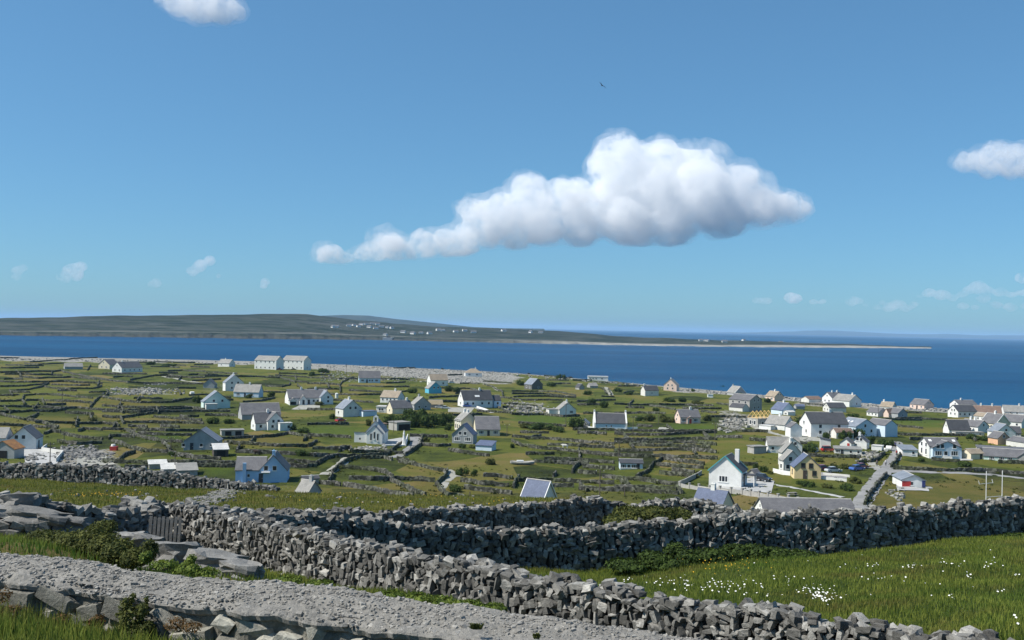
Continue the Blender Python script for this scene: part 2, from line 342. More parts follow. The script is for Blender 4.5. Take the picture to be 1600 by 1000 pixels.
# ground kinds painted as true surface kinds: (photo pixel polygon, kind, strength)
PATCH = [
 ([(430, 566), (560, 567), (700, 572), (790, 580), (815, 590), (790, 600), (700, 598), (640, 590), (560, 583), (470, 574)], 'rock', 1.0),
 ([(0, 552), (300, 556), (430, 562), (430, 571), (300, 567), (100, 565), (0, 563)], 'rock', 1.0),
 ([(560, 560), (700, 568), (830, 580), (830, 586), (700, 578), (560, 572)], 'rock', 0.9),
 ([(1060, 600), (1250, 612), (1250, 627), (1150, 618), (1060, 612)], 'rock', 1.0),
 ([(1250, 612), (1420, 625), (1620, 640), (1620, 652), (1400, 641), (1250, 632)], 'rock', 0.7),
 ([(175, 607), (268, 607), (268, 617), (175, 617)], 'rock', 0.45),
 ([(800, 628), (855, 628), (855, 648), (795, 646)], 'rock', 0.42),
 ([(560, 696), (612, 696), (612, 704), (555, 706)], 'rock', 0.55),
 ([(330, 600), (360, 598), (350, 618), (300, 612)], 'rock', 0.35),
 ([(1125, 640), (1175, 648), (1170, 670), (1120, 668)], 'rock', 0.5),
 ([(1345, 704), (1378, 708), (1372, 716), (1345, 716)], 'rock', 0.5),
 ([(0, 560), (320, 570), (600, 590), (600, 596), (320, 590), (0, 590)], 'rock', 0.25),
 ([(780, 588), (1100, 610), (1100, 632), (780, 612)], 'rock', 0.2),
 ([(60, 700), (190, 700), (190, 735), (60, 730)], 'rock', 0.55),
 ([(1370, 750), (1600, 752), (1600, 800), (1340, 800)], 'dry', 0.9),
 ([(1490, 748), (1560, 750), (1560, 770), (1490, 768)], 'dry', 1.0),
 ([(960, 694), (1110, 698), (1130, 706), (960, 702)], 'dry', 1.0),
 ([(160, 622), (240, 626), (250, 636), (160, 632)], 'dry', 1.0),
 ([(340, 684), (490, 680), (480, 697), (340, 694)], 'dry', 1.0),
 ([(640, 750), (690, 756), (715, 785), (640, 775)], 'dry', 0.8),
 ([(60, 650), (160, 650), (320, 655), (320, 670), (60, 662)], 'dry', 0.6),
 ([(220, 693), (262, 695), (262, 706), (220, 704)], 'dry', 0.9),
 ([(740, 770), (800, 772), (800, 785), (740, 785)], 'dry', 0.8),
 ([(200, 760), (1000, 760), (1000, 800), (200, 800)], 'dry', 0.5),
 ([(0, 745), (440, 768), (440, 800), (0, 790)], 'dry', 0.35),
 ([(800, 647), (905, 650), (880, 662), (800, 659)], 'lush', 1.0),
 ([(320, 730), (372, 729), (372, 742), (320, 742)], 'lush', 0.9),
 ([(470, 666), (572, 668), (572, 682), (470, 680)], 'lush', 0.8),
 ([(815, 755), (905, 757), (905, 768), (815, 768)], 'lush', 1.0),
 ([(1050, 662), (1120, 664), (1120, 674), (1040, 674)], 'lush', 1.0),
 ([(215, 678), (290, 680), (290, 690), (230, 689)], 'lush', 0.8),
 ([(1370, 655), (1480, 657), (1480, 668), (1370, 664)], 'lush', 0.8),
 ([(640, 662), (710, 664), (710, 682), (640, 680)], 'lush', 0.7),
 ([(880, 850), (1620, 820), (1620, 1010), (880, 1010)], 'lush', 0.8),
 ([(-50, 950), (300, 970), (300, 1020), (-50, 1020)], 'lush', 1.0),
]
def in_poly(px, py, poly):
    ins = np.zeros(px.shape, bool); n = len(poly); j = n - 1
    for i in range(n):
        xi, yi = poly[i]; xj, yj = poly[j]
        c = ((yi > py) != (yj > py)) & (px < (xj - xi) * (py - yi) / ((yj - yi) or 1e-9) + xi)
        ins ^= c; j = i
    return ins
def build_terrain():
    ts = np.linspace(-0.95, 0.95, 420)
    ys = np.concatenate([np.linspace(-14, 10, 40), np.geomspace(10.4, 300, 210), np.geomspace(302, 1250, 230)])
    T, Y = np.meshgrid(ts, ys); X = T * (Y + 20)
    Z = H(X, Y); V = np.stack([X, Y, Z], -1).reshape(-1, 3)
    nr, nc = X.shape
    a = (np.arange(nr - 1)[:, None] * nc + np.arange(nc - 1)[None, :]).ravel()
    Fc = np.stack([a, a + 1, a + nc + 1, a + nc], 1)
    me = np_mesh('ground', V, Fc, MT['ground'], True)
    # photo position of every vertex, for the kinds of ground
    P = V - np.array([0, 0, CZ]); w = np.maximum(P @ np.array(fwd), 0.5)
    px = 800 + F * (P @ np.array(cx)) / w; py = 500 - F * (P @ np.array(cy)) / w
    px = px + 5 * np.sin(V[:, 0] * 0.35) + 4 * np.sin(V[:, 1] * 0.21 + 1); py = py + 1.0 * np.sin(V[:, 0] * 0.23 + V[:, 1] * 0.1)
    for kind in ('rock', 'dry', 'lush'):
        val = np.zeros(len(V))
        for poly, k, s in PATCH:
            if k == kind:
                m = in_poly(px, py, poly) & (V[:, 1] > 3)
                if kind == 'rock' or min(p[1] for p in poly) < 745 and max(p[1] for p in poly) < 800: m &= V[:, 1] > 120
                val = np.maximum(val, m * s)
        g = val.reshape(nr, nc)
        for _ in range(2):
            g = (g + np.roll(g, 1, 0) + np.roll(g, -1, 0) + np.roll(g, 1, 1) + np.roll(g, -1, 1)) / 5
        if kind == 'rock':   # shore rock beyond the last fields
            u = np.clip(800 + F * X / np.maximum(Y, 5), -499, 2099); ds = np.interp(u, SHU, SHD)
            g = np.maximum(g, np.clip((Y - ds + 28) / 14, 0, 1))
        at_ = me.attributes.new(kind, 'FLOAT', 'POINT'); at_.data.foreach_set('value', g.ravel().astype(np.float32))
    o = ob('ground', me); tag(o, kind='structure'); return o
def ground_mat():
    m, nt, N, L, B = nodes_of('ground')
    B.inputs['Roughness'].default_value = 0.95; B.inputs['Specular IOR Level'].default_value = 0.15
    vec = geopos(N)
    def attr(n):
        a = N.new('ShaderNodeAttribute'); a.attribute_name = n; return a.outputs['Fac']
    big = tex_noise(N, L, 0.018, 4, 0.6, vec); mid = tex_noise(N, L, 0.10, 5, 0.65, vec); fine = tex_noise(N, L, 1.1, 8, 0.75, vec); vfine = tex_noise(N, L, 7.0, 6, 0.75, vec)
    vo = N.new('ShaderNodeTexVoronoi'); vo.inputs['Scale'].default_value = 0.04; L.new(vec, vo.inputs['Vector'])
    cell = N.new('ShaderNodeRGBToBW'); L.new(vo.outputs['Color'], cell.inputs[0])
    f = maths(N, L, 'ADD', maths(N, L, 'MULTIPLY', mid.outputs[0], 0.5), maths(N, L, 'MULTIPLY', cell.outputs[0], 0.46))
    f = maths(N, L, 'ADD', f, maths(N, L, 'MULTIPLY', fine.outputs[0], 0.30))
    f = maths(N, L, 'SUBTRACT', f, 0.06)
    g = ramp(N, [(0.36, (0.022, 0.029, 0.007)), (0.46, (0.060, 0.077, 0.012)), (0.57, (0.104, 0.120, 0.018)), (0.67, (0.132, 0.126, 0.026)), (0.80, (0.19, 0.145, 0.05))]); L.new(f, g.inputs[0])
    col = g.outputs[0]
    lush = ramp(N, [(0.35, (0.048, 0.082, 0.010)), (0.65, (0.095, 0.135, 0.018))]); L.new(fine.outputs[0], lush.inputs[0])
    col = mixc(N, L, maths(N, L, 'MULTIPLY', attr('lush'), 0.9), col, lush.outputs[0])
    dry = ramp(N, [(0.36, (0.08, 0.085, 0.017)), (0.55, (0.135, 0.11, 0.028)), (0.75, (0.20, 0.15, 0.05))]); L.new(maths(N, L, 'ADD', maths(N, L, 'MULTIPLY', mid.outputs[0], 0.5), maths(N, L, 'MULTIPLY', fine.outputs[0], 0.5)), dry.inputs[0])
    dm = maths(N, L, 'MULTIPLY', attr('dry'), maths(N, L, 'ADD', mid.outputs[0], 0.25))
    col = mixc(N, L, maths(N, L, 'MINIMUM', dm, 0.9), col, dry.outputs[0])
    # scattered limestone outcrops + rock areas
    sc = tex_noise(N, L, 0.45, 6, 0.7, vec); cr = N.new('ShaderNodeTexVoronoi'); cr.feature = 'DISTANCE_TO_EDGE'; cr.inputs['Scale'].default_value = 0.35; L.new(vec, cr.inputs['Vector'])
    rk = maths(N, L, 'ADD', maths(N, L, 'MULTIPLY', attr('rock'), 0.62), maths(N, L, 'MULTIPLY', sc.outputs[0], 0.75))
    rm = ramp(N, [(0.60, (0, 0, 0)), (0.70, (1, 1, 1))]); L.new(rk, rm.inputs[0])
    rmb = N.new('ShaderNodeRGBToBW'); L.new(rm.outputs[0], rmb.inputs[0])
    rc = ramp(N, [(0.3, (0.23, 0.22, 0.20)), (0.7, (0.45, 0.43, 0.39))]); L.new(fine.outputs[0], rc.inputs[0])
    crk = ramp(N, [(0.0, (0.25, 0.27, 0.2)), (0.09, (1, 1, 1))]); L.new(cr.outputs['Distance'], crk.inputs[0])
    col = mixc(N, L, rmb.outputs[0], col, mixc(N, L, 1.0, rc.outputs[0], crk.outputs[0], 'MULTIPLY'))
    vm = ramp(N, [(0.3, (0.62, 0.62, 0.62)), (0.7, (1.25, 1.25, 1.25))]); L.new(vfine.outputs[0], vm.inputs[0])
    L.new(mixc(N, L, 1.0, col, vm.outputs[0], 'MULTIPLY'), B.inputs['Base Color'])
    bh = maths(N, L, 'ADD', fine.outputs[0], maths(N, L, 'MULTIPLY', vfine.outputs[0], 0.25))
    bump(N, L, B, bh, 0.9, 0.55)
    return m
MT['ground'] = ground_mat()
GROUND = build_terrain()

# ------------------------------------------------------------------ sea
def sea_mat():
    m, nt, N, L, B = nodes_of('sea')
    vec = geopos(N)
    mp = N.new('ShaderNodeMapping'); mp.inputs['Scale'].default_value = (0.12, 1.0, 1.0); L.new(vec, mp.inputs['Vector'])
    n1 = tex_noise(N, L, 0.02, 6, 0.65, mp.outputs[0]); n2 = tex_noise(N, L, 0.0022, 4, 0.6, mp.outputs[0]); n3 = tex_noise(N, L, 0.16, 5, 0.7, vec)
    f = maths(N, L, 'ADD', maths(N, L, 'MULTIPLY', n2.outputs[0], 0.7), maths(N, L, 'MULTIPLY', n1.outputs[0], 0.3))
    r = ramp(N, [(0.38, (0.002, 0.034, 0.095)), (0.50, (0.004, 0.052, 0.128)), (0.62, (0.007, 0.076, 0.168))]); L.new(f, r.inputs[0])
    B.inputs['Base Color'].default_value = (0, 0, 0, 1)
    L.new(r.outputs[0], B.inputs['Base Color'])
    B.inputs['Roughness'].default_value = 0.42; B.inputs['Specular IOR Level'].default_value = 0.11; B.inputs['IOR'].default_value = 1.33
    bump(N, L, B, n3.outputs[0], 0.8, 2.2)
    return m
R_ = 60000.0
o = ob('sea', mesh_data('sea', [(-R_, -R_, 0), (R_, -R_, 0), (R_, R_, 0), (-R_, R_, 0)], [(0, 1, 2, 3)], sea_mat())); tag(o, kind='structure')

# ------------------------------------------------------------------ the islands and mountains across the sound
def land_mat(name, kind):
    m, nt, N, L, B = nodes_of(name)
    B.inputs['Roughness'].default_value = 0.95; B.inputs['Specular IOR Level'].default_value = 0.1
    vec = geopos(N)
    mp = N.new('ShaderNodeMapping'); mp.inputs['Scale'].default_value = (0.35, 1.0, 4.0); L.new(vec, mp.inputs['Vector'])
    n = tex_noise(N, L, 0.012, 6, 0.7, mp.outputs[0]); n2 = tex_noise(N, L, 0.05, 6, 0.75, mp.outputs[0])
    v = N.new('ShaderNodeTexVoronoi'); v.inputs['Scale'].default_value = 0.022; L.new(mp.outputs[0], v.inputs['Vector'])
    c = N.new('ShaderNodeRGBToBW'); L.new(v.outputs['Color'], c.inputs[0])
    f = maths(N, L, 'ADD', maths(N, L, 'MULTIPLY', n.outputs[0], 0.45), maths(N, L, 'MULTIPLY', n2.outputs[0], 0.4)); f = maths(N, L, 'ADD', f, maths(N, L, 'MULTIPLY', c.outputs[0], 0.15))
    r = ramp(N, [(0.38, (0.006, 0.012, 0.006)), (0.50, (0.014, 0.024, 0.010)), (0.58, (0.030, 0.038, 0.019)), (0.68, (0.085, 0.083, 0.066))]); L.new(f, r.inputs[0])
    a = N.new('ShaderNodeAttribute'); a.attribute_name = 'beach'
    bc = ramp(N, [(0.35, (0.14, 0.135, 0.12)), (0.62, (0.40, 0.38, 0.33))]); L.new(n2.outputs[0], bc.inputs[0])
    mp2 = N.new('ShaderNodeMapping'); mp2.inputs['Scale'].default_value = (0.30, 1.0, 1.0); L.new(vec, mp2.inputs['Vector'])
    ve = N.new('ShaderNodeTexVoronoi'); ve.feature = 'DISTANCE_TO_EDGE'; ve.inputs['Scale'].default_value = 0.014; L.new(mp2.outputs[0], ve.inputs['Vector'])
    er = ramp(N, [(0.05, (1, 1, 1)), (0.16, (0, 0, 0))]); L.new(ve.outputs['Distance'], er.inputs[0]); eb = N.new('ShaderNodeRGBToBW'); L.new(er.outputs[0], eb.inputs[0])
    n4 = tex_noise(N, L, 0.006, 3, 0.6, vec); lim = ramp(N, [(0.52, (0, 0, 0)), (0.62, (1, 1, 1))]); L.new(maths(N, L, 'ADD', maths(N, L, 'MULTIPLY', n4.outputs[0], 0.5), maths(N, L, 'MULTIPLY', n2.outputs[0], 0.5)), lim.inputs[0]); lb = N.new('ShaderNodeRGBToBW'); L.new(lim.outputs[0], lb.inputs[0])
    base = mixc(N, L, maths(N, L, 'MULTIPLY', eb.outputs[0], 0.6), r.outputs[0], (0.060, 0.066, 0.055))
    base = mixc(N, L, maths(N, L, 'MULTIPLY', lb.outputs[0], 0.55), base, (0.095, 0.096, 0.084))
    col = mixc(N, L, a.outputs['Fac'], base, bc.outputs[0])
    a2 = N.new('ShaderNodeAttribute'); a2.attribute_name = 'cliff'
    col = mixc(N, L, a2.outputs['Fac'], col, (0.07, 0.065, 0.055))
    L.new(col, B.inputs['Base Color']); bump(N, L, B, n2.outputs[0], 1.0, 4.0)
    return m
ISL_U = np.array([-700, -300, 0, 100, 200, 300, 400, 480, 520, 560, 620, 680, 740, 800, 850, 900, 950, 1000, 1100, 1200, 1300, 1400, 1458])
ISL_T = np.array([512, 503, 498, 495.5, 493.5, 493, 491, 492, 496, 501, 506.5, 510, 512.5, 514.5, 516.8, 520, 524, 527.5, 531, 534, 537.3, 540.6, 543.5])
ISL_B = np.interp(ISL_U, [-700, 0, 200, 400, 600, 700, 800, 900, 1000, 1100, 1200, 1300, 1458], [514, 524, 526.5, 529.5, 531.5, 534, 536, 538, 540, 541.5, 542.5, 543.3, 544.6])
def horizon(u): return 512.0 + (u - 800) * math.tan(ROLL)
ISL_DW = CZ * F / (ISL_B - horizon(ISL_U) + 0.4)
ISL_DR = ISL_DW + np.interp(ISL_U, [-700, 500, 800, 1458], [900, 900, 800, 300])
ISL_ZR = np.maximum((horizon(ISL_U) - ISL_T) / F * ISL_DR + CZ, 1.2)
def isl_h(u, y):
    dw = np.interp(u, ISL_U, ISL_DW); dr = np.interp(u, ISL_U, ISL_DR); zr = np.interp(u, ISL_U, ISL_ZR)
    t = (y - dw) / (dr - dw)
    tc = np.clip(t, 0, 1)
    prof = 0.16 * np.clip(t * 14, 0, 1) + 0.84 * (tc * tc * (3 - 2 * tc)) ** 0.9
    ter = np.sin(tc * 40 + u * 0.013) * 0.010 + np.sin(tc * 23 + u * 0.02) * 0.010
    z = zr * (prof + ter * np.clip(tc * 6, 0, 1)) - np.clip(t - 1, 0, 2) * zr * 0.9 - np.clip(-t, 0, 1) * 25
    return z + np.sin(u * 0.11) * 0.5 * tc + np.sin(u * 0.043 + 1) * 0.9 * tc
def build_island():
    us = np.linspace(-680, 1456, 700); ts = np.concatenate([np.linspace(-0.06, 0, 4), np.linspace(0.01, 1, 60), np.linspace(1.05, 1.9, 10)])
    U, T = np.meshgrid(us, ts)
    jag = np.sin(U * 0.21) * 14 + np.sin(U * 0.077 + 1) * 22 + np.sin(U * 0.53) * 7
    dw = np.interp(U, ISL_U, ISL_DW); dr = np.interp(U, ISL_U, ISL_DR)
    Y = dw + T * (dr - dw) + jag * np.clip(1 - np.abs(T) * 6, 0, 1); X = (U - 800) / F * Y; Z = isl_h(U, dw + T * (dr - dw))
    V = np.stack([X, Y, Z], -1).reshape(-1, 3); nr, nc = X.shape
    a = (np.arange(nr - 1)[:, None] * nc + np.arange(nc - 1)[None, :]).ravel()
    me = np_mesh('far_island', V, np.stack([a, a + 1, a + nc + 1, a + nc], 1), land_mat('far_island_land', 0), True)
    beach = np.clip((U - 700) / 250, 0, 1) * np.clip(1 - (T - np.interp(U, [700, 1100, 1456], [0.0, 0.12, 0.6])) * 10, 0, 1) + np.clip(1 - np.abs(T - 0.13) * 22, 0, 1) * 0.35
    cliff = np.clip(1 - np.abs(T - 0.02) * 30, 0, 1) * np.clip((900 - U) / 150, 0, 1) * 0.9
    for k, g in (('beach', beach), ('cliff', cliff)):
        at_ = me.attributes.new(k, 'FLOAT', 'POINT'); at_.data.foreach_set('value', np.clip(g, 0, 1).ravel().astype(np.float32))
    tag(ob('far_island', me), kind='structure')
build_island()
def ridge(name, pts, D, depth, mat, n=160, jag=0.0):
    us = np.linspace(pts[0][0], pts[-1][0], n); tops = np.interp(us, [p[0] for p in pts], [p[1] for p in pts])
    zt = np.maximum((horizon(us) - tops) / F * D + CZ, 1.0); zt = zt + jag * (np.sin(us * 0.09) + np.sin(us * 0.23 + 2) * 0.5)
    V = []; Fc = []
    prof = [(-1, -0.02), (-0.8, 0.3), (-0.5, 0.65), (-0.2, 0.93), (0, 1), (0.5, 0.6), (1, -0.02)]
    for (k, zz) in prof:
        for u, z in zip(us, zt):
            y = D + k * depth; V.append(((u - 800) / F * D, y, z * zz if zz > 0 else -3))
    for r in range(len(prof) - 1):
        for c in range(n - 1): a = r * n + c; Fc.append((a, a + 1, a + n + 1, a + n))
    tag(ob(name, np_mesh(name, V, Fc, mat, True)), kind='structure')
hill_m = land_mat('far_hills_land', 1)
ridge('farther_island', [(380, 509), (440, 500), (505, 493.5), (540, 492.5), (575, 493.5), (620, 499), (680, 505), (740, 511.5), (790, 513.2), (850, 514)], 9000, 700, hill_m)
ridge('far_mountains', [(1130, 520), (1200, 519.5), (1260, 517.2), (1300, 516.6), (1350, 519.5), (1420, 522.5), (1480, 522.3), (1540, 524.5), (1600, 524), (1680, 524), (1800, 528)], 30000, 3000, hill_m, jag=5)
def G_isl(px, py):
    d = ray(px, py); ys = np.linspace(2300, 5200, 3000); u = 800 + F * d.x
    dz = CZ + d.z * ys - isl_h(np.full_like(ys, u), ys); k = int(np.argmax(dz <= 0))
    D = ys[k] if k else 3800.0
    return Vector((d.x * D, D, float(isl_h(np.array([u]), np.array([D]))[0])))

# ------------------------------------------------------------------ clouds: real bodies of scattering air far off
def cloud_mat(name, dens, s):
    m = bpy.data.materials.new(name); m.use_nodes = True; N = m.node_tree.nodes; L = m.node_tree.links
    N.remove(N['Principled BSDF']); v = N.new('ShaderNodeVolumeScatter')
    v.inputs['Color'].default_value = (0.996, 0.996, 0.998, 1); v.inputs['Anisotropy'].default_value = 0.0
    vec = geopos(N); n = tex_noise(N, L, 1 / (26 * s), 5, 0.62, vec, 0.4)
    n2 = tex_noise(N, L, 1 / (7.5 * s), 4, 0.6, vec, 0.3)
    r = ramp(N, [(0.40, (0, 0, 0)), (0.60, (1, 1, 1))]); L.new(maths(N, L, 'ADD', maths(N, L, 'MULTIPLY', n.outputs[0], 0.66), maths(N, L, 'MULTIPLY', n2.outputs[0], 0.34)), r.inputs[0]); b = N.new('ShaderNodeRGBToBW'); L.new(r.outputs[0], b.inputs[0])
    L.new(maths(N, L, 'MULTIPLY', b.outputs[0], dens), v.inputs['Density'])
    L.new(v.outputs[0], N['Material Output'].inputs['Volume']); return m
CM = {}
def cloud_body(blobs, D, vox, seed, flat, puff, grow, base):
    rr = random.Random(seed); bm = bmesh.new(); s = D / F
    for (x, y, r) in blobs:
        for k in range(3 if r > 14 else 1):
            jx, jy = (0, 0) if k == 0 else (rr.uniform(-.5, .5) * r, rr.uniform(-.45, .3) * r)
            rk = r * (1 if k == 0 else rr.uniform(.45, .75)) + grow
            c = at(x + jx, y + jy, D + rr.uniform(-0.9, 0.9) * r * s * 1.2)
            bmesh.ops.create_icosphere(bm, subdivisions=2, radius=rk * s, matrix=Matrix.Translation(c) @ Matrix.Diagonal((1.05, 1.3, flat + .2, 1)))
    me = bpy.data.meshes.new('cloud'); bm.to_mesh(me); bm.free()
    o = bpy.data.objects.new('cloud', me); COL.objects.link(o)
    md = o.modifiers.new('r', 'REMESH'); md.mode = 'VOXEL'; md.voxel_size = vox * s
    dg = bpy.context.evaluated_depsgraph_get(); me2 = bpy.data.meshes.new_from_object(o.evaluated_get(dg))
    o.modifiers.clear(); o.data = me2; bpy.data.meshes.remove(me)
    n = len(me2.vertices); co = np.empty(n * 3, np.float32); me2.vertices.foreach_get('co', co); co = co.reshape(-1, 3)
    no = np.empty(n * 3, np.float32); me2.vertices.foreach_get('normal', no); no = no.reshape(-1, 3)
    out = np.empty_like(co); so = Vector((seed * 3.0, grow, 0))
    for i in range(n):
        p = Vector(co[i]) / s + so
        d = 4 + 10 * mnoise.noise(p / 34) + 8 * abs(mnoise.noise(p / 17 + Vector((5, 1, 2)))) + 2.6 * mnoise.noise(p / 8) + 0.7 * mnoise.noise(p / 4.5)
        out[i] = co[i] + no[i] * (d * s * puff * (1.0 if no[i][2] > -0.3 else 0.3))
    if base:   # flat condensation level: squeeze what hangs below it
        px = 800 + F * out[:, 0] / out[:, 1]; py = np.interp(px, [q[0] for q in base], [q[1] for q in base])
        zb = CZ + (horizon(px) - py) / F * out[:, 1]; low = out[:, 2] < zb; out[low, 2] = zb[low] + (out[low, 2] - zb[low]) * .38
    me2.vertices.foreach_set('co', out.ravel()); me2.update()
    md = o.modifiers.new('r', 'REMESH'); md.mode = 'VOXEL'; md.voxel_size = vox * s * .75; o.data.update()      # clean away self-crossings
    dg = bpy.context.evaluated_depsgraph_get(); dg.update(); me3 = bpy.data.meshes.new_from_object(o.evaluated_get(dg)); o.modifiers.clear(); o.data = me3; bpy.data.meshes.remove(me2); me2 = me3
    me2.polygons.foreach_set('use_smooth', [True] * len(me2.polygons)); me2.update()
    return o, me2
def cloud(blobs, D, label, dens=0.009, vox=6.0, seed=0, flat=0.75, puff=1.0, base=None, veil=0.0):
    """blobs: (px, py, radius px) at depth D; a dense body and, for the large ones, a thin ragged veil round it"""
    o, me2 = cloud_body(blobs, D, vox, seed, flat, puff, 0, base)
    def vap(m, dn):
        key = (round(dn * 9000 / D, 5), D)
        if key not in CM: CM[key] = cloud_mat('cloud_vapour', dn * 9000 / D, D / F)
        m.materials.clear(); m.materials.append(CM[key])
    vap(me2, dens)
    if veil:
        v, mv = cloud_body(blobs, D, vox * 1.3, seed + 50, flat, puff * 1.15, veil, base); v.name = 'veil'; vap(mv, dens * .24); v.parent = o
    return tag(o, label, 'cloud', 'fair weather clouds over the sea')
MAIN = [(965,238,26),(1000,255,30),(948,265,24),(1035,250,30),(1068,262,32),(1100,262,26),(975,292,42),(1030,300,50),(1088,305,50),(1150,290,30),(1165,315,36),(1130,335,40),(1190,325,30),(1228,328,24),(1252,330,11),(1050,345,42),(980,345,42),(920,338,40),(1000,366,22),(905,368,22),(880,312,26),(900,304,20),(842,330,34),(826,300,24),(815,292,14),(790,330,26),(748,335,24),(732,330,14),(780,355,28),(850,355,30),(765,372,16),(700,390,14),(668,386,18),(640,393,13),(605,386,17),(592,378,10),(622,382,11),(660,375,12),(692,374,11),(566,400,8),(518,402,11),(507,398,9),(502,405,7),(527,407,8),(514,392,6),(537,408,8),(725,392,16),(805,375,20),(550,406,4),(580,396,12),(710,380,14),(735,368,18),(650,396,14),(620,398,12),(590,400,10)]
cloud(MAIN, 9000, 'large white cumulus cloud with a high tower over the horizon', 0.0082, 4.0, 1, base=[(480, 411), (560, 409), (700, 400), (770, 388), (900, 384), (1050, 384), (1150, 368), (1270, 345)], veil=6.5)
cloud([(258,2,13),(280,8,20),(312,12,25),(345,16,22),(372,20,13),(322,28,9)], 6000, 'white cloud cut by the top left edge of the sky', 0.0075, 4.0, 2, veil=4.0)
cloud([(1508,256,12),(1530,250,18),(1556,246,21),(1585,252,23),(1612,258,22),(1545,266,13),(1580,270,11)], 8000, 'grey white cloud at the right edge of the sky', 0.0060, 4.0, 3, veil=4.0)
cloud([(112,424,11),(101,435,9),(124,419,7),(120,432,8)], 13000, 'small pale puff of cloud low in the left sky', 0.0075, 2.5, 4, puff=.6)
cloud([(312,416,10),(328,409,7),(302,426,6),(341,432,4)], 13000, 'pale double puff of cloud above the far island', 0.0075, 2.5, 5, puff=.6)
cloud([(414,441,6),(412,447,5)], 13000, 'tiny single cloud puff right of the double puff', 0.0075, 2.0, 6, puff=.5)
cloud([(244,443,7),(236,445,5)], 13000, 'faint wisp of cloud left of the double puff', 0.004, 2.0, 7, puff=.5)
cloud([(28,424,7),(34,420,5),(25,434,5)], 13000, 'faint wisp of cloud at the far left', 0.004, 2.0, 8, puff=.5)
cloud([(1236,465,9),(1243,467,7)], 13000, 'small round white cloud low over the right sea', 0.011, 2.0, 9, puff=.5)
cloud([(1182,470,8),(1196,471,9)], 13000, 'flat faint cloud left of the small round one', 0.005, 2.0, 10, flat=.4, puff=.5)
cloud([(1272,472,7),(1284,472,6)], 13000, 'flat faint cloud right of the small round one', 0.005, 2.0, 11, flat=.4, puff=.5)
cloud([(1330,474,5),(1341,472,6),(1354,478,5),(1370,481,7),(1388,482,9),(1402,480,8),(1416,483,6),(1428,478,4),(1378,474,4)], 13000, 'low streak of pale cloud above the right horizon', 0.0036, 2.0, 12, flat=.3, puff=.9)
cloud([(1438,463,5),(1452,460,7),(1470,464,8),(1488,467,6),(1503,462,4),(1514,455,6),(1528,453,8),(1545,457,7),(1562,458,9),(1580,461,7),(1596,458,9),(1612,462,10),(1538,470,5),(1558,478,6),(1580,482,8),(1600,479,6),(1506,480,5),(1524,482,4)], 13000, 'long broken band of cloud low at the right edge', 0.0042, 2.0, 13, flat=.3, puff=.9)
cloud([(1598,436,8),(1612,438,10)], 13000, 'bright scrap of cloud on the right border above the band', 0.008, 2.0, 14, puff=.5)

# ------------------------------------------------------------------ the air
def haze():
    m = bpy.data.materials.new('haze_air'); m.use_nodes = True; N = m.node_tree.nodes; L = m.node_tree.links
    N.remove(N['Principled BSDF']); v = N.new('ShaderNodeVolumePrincipled')
    v.inputs['Color'].default_value = (0.48, 0.74, 1.0, 1); v.inputs['Density'].default_value = 4.2e-5; v.inputs['Anisotropy'].default_value = 0.0
    L.new(v.outputs[0], N['Material Output'].inputs['Volume'])
    b = MB().box(-61000, 61000, -61000, 61000, -9, 165).build('haze', m); tag(b, 'thin blue sea haze in the air', kind='stuff')
haze()

# ------------------------------------------------------------------ stones for the near walls
def hull_of(pts, extra=0, off=None):
    bm = bmesh.new()
    for p in pts: bm.verts.new(p)
    res = bmesh.ops.convex_hull(bm, input=bm.verts)
    bmesh.ops.delete(bm, geom=[g for g in res['geom_interior'] if isinstance(g, bmesh.types.BMVert)], context='VERTS')
    bmesh.ops.triangulate(bm, faces=bm.faces)
    if extra:
        bmesh.ops.subdivide_edges(bm, edges=bm.edges, cuts=1, use_grid_fill=True)
        for v in bm.verts: v.co += mnoise.noise_vector(v.co * 3.5 + off) * extra
        bmesh.ops.triangulate(bm, faces=bm.faces)
    me = bpy.data.meshes.new('stone'); bm.to_mesh(me); bm.free(); me.materials.append(MT['stone']); return me
def block_pts(seed):
    """a broken block: eight jittered corners, some knocked off"""
    r = random.Random(seed); P = []
    for x in (-1, 1):
        for y in (-1, 1):
            for z in (-1, 1):
                k = r.uniform(.6, .85) if r.random() < .18 else 1
                P.append(Vector((x * (1 - r.uniform(0, .38)), y * (1 - r.uniform(0, .3)), z * (1 - r.uniform(0, .42)))) * .5 * k)
    for _ in range(2): P.append(Vector((r.uniform(-.3, .3), r.uniform(-.3, .3), r.choice((-.5, .5)))))
    return P
def hull_stone(seed, flat=0.7): return hull_of(block_pts(seed))
STONES = [hull_stone(100 + i) for i in range(26)]
def chip_stone(seed):
    """a larger stone with chipped faces, for the closest ones"""
    return hull_of(block_pts(seed * 7 + 1), .085, Vector((seed * 1.7, 0, 0)))
CHIPS = [chip_stone(3 + i) for i in range(24)]
def verts_of(me):
    v = np.empty(len(me.vertices) * 3, np.float32); me.vertices.foreach_get('co', v)
    f = np.empty(len(me.polygons) * 3, np.int32); me.loops.foreach_get('vertex_index', f); return v.reshape(-1, 3), f.reshape(-1, 3)
SV = {id(m): verts_of(m) for m in STONES + CHIPS}
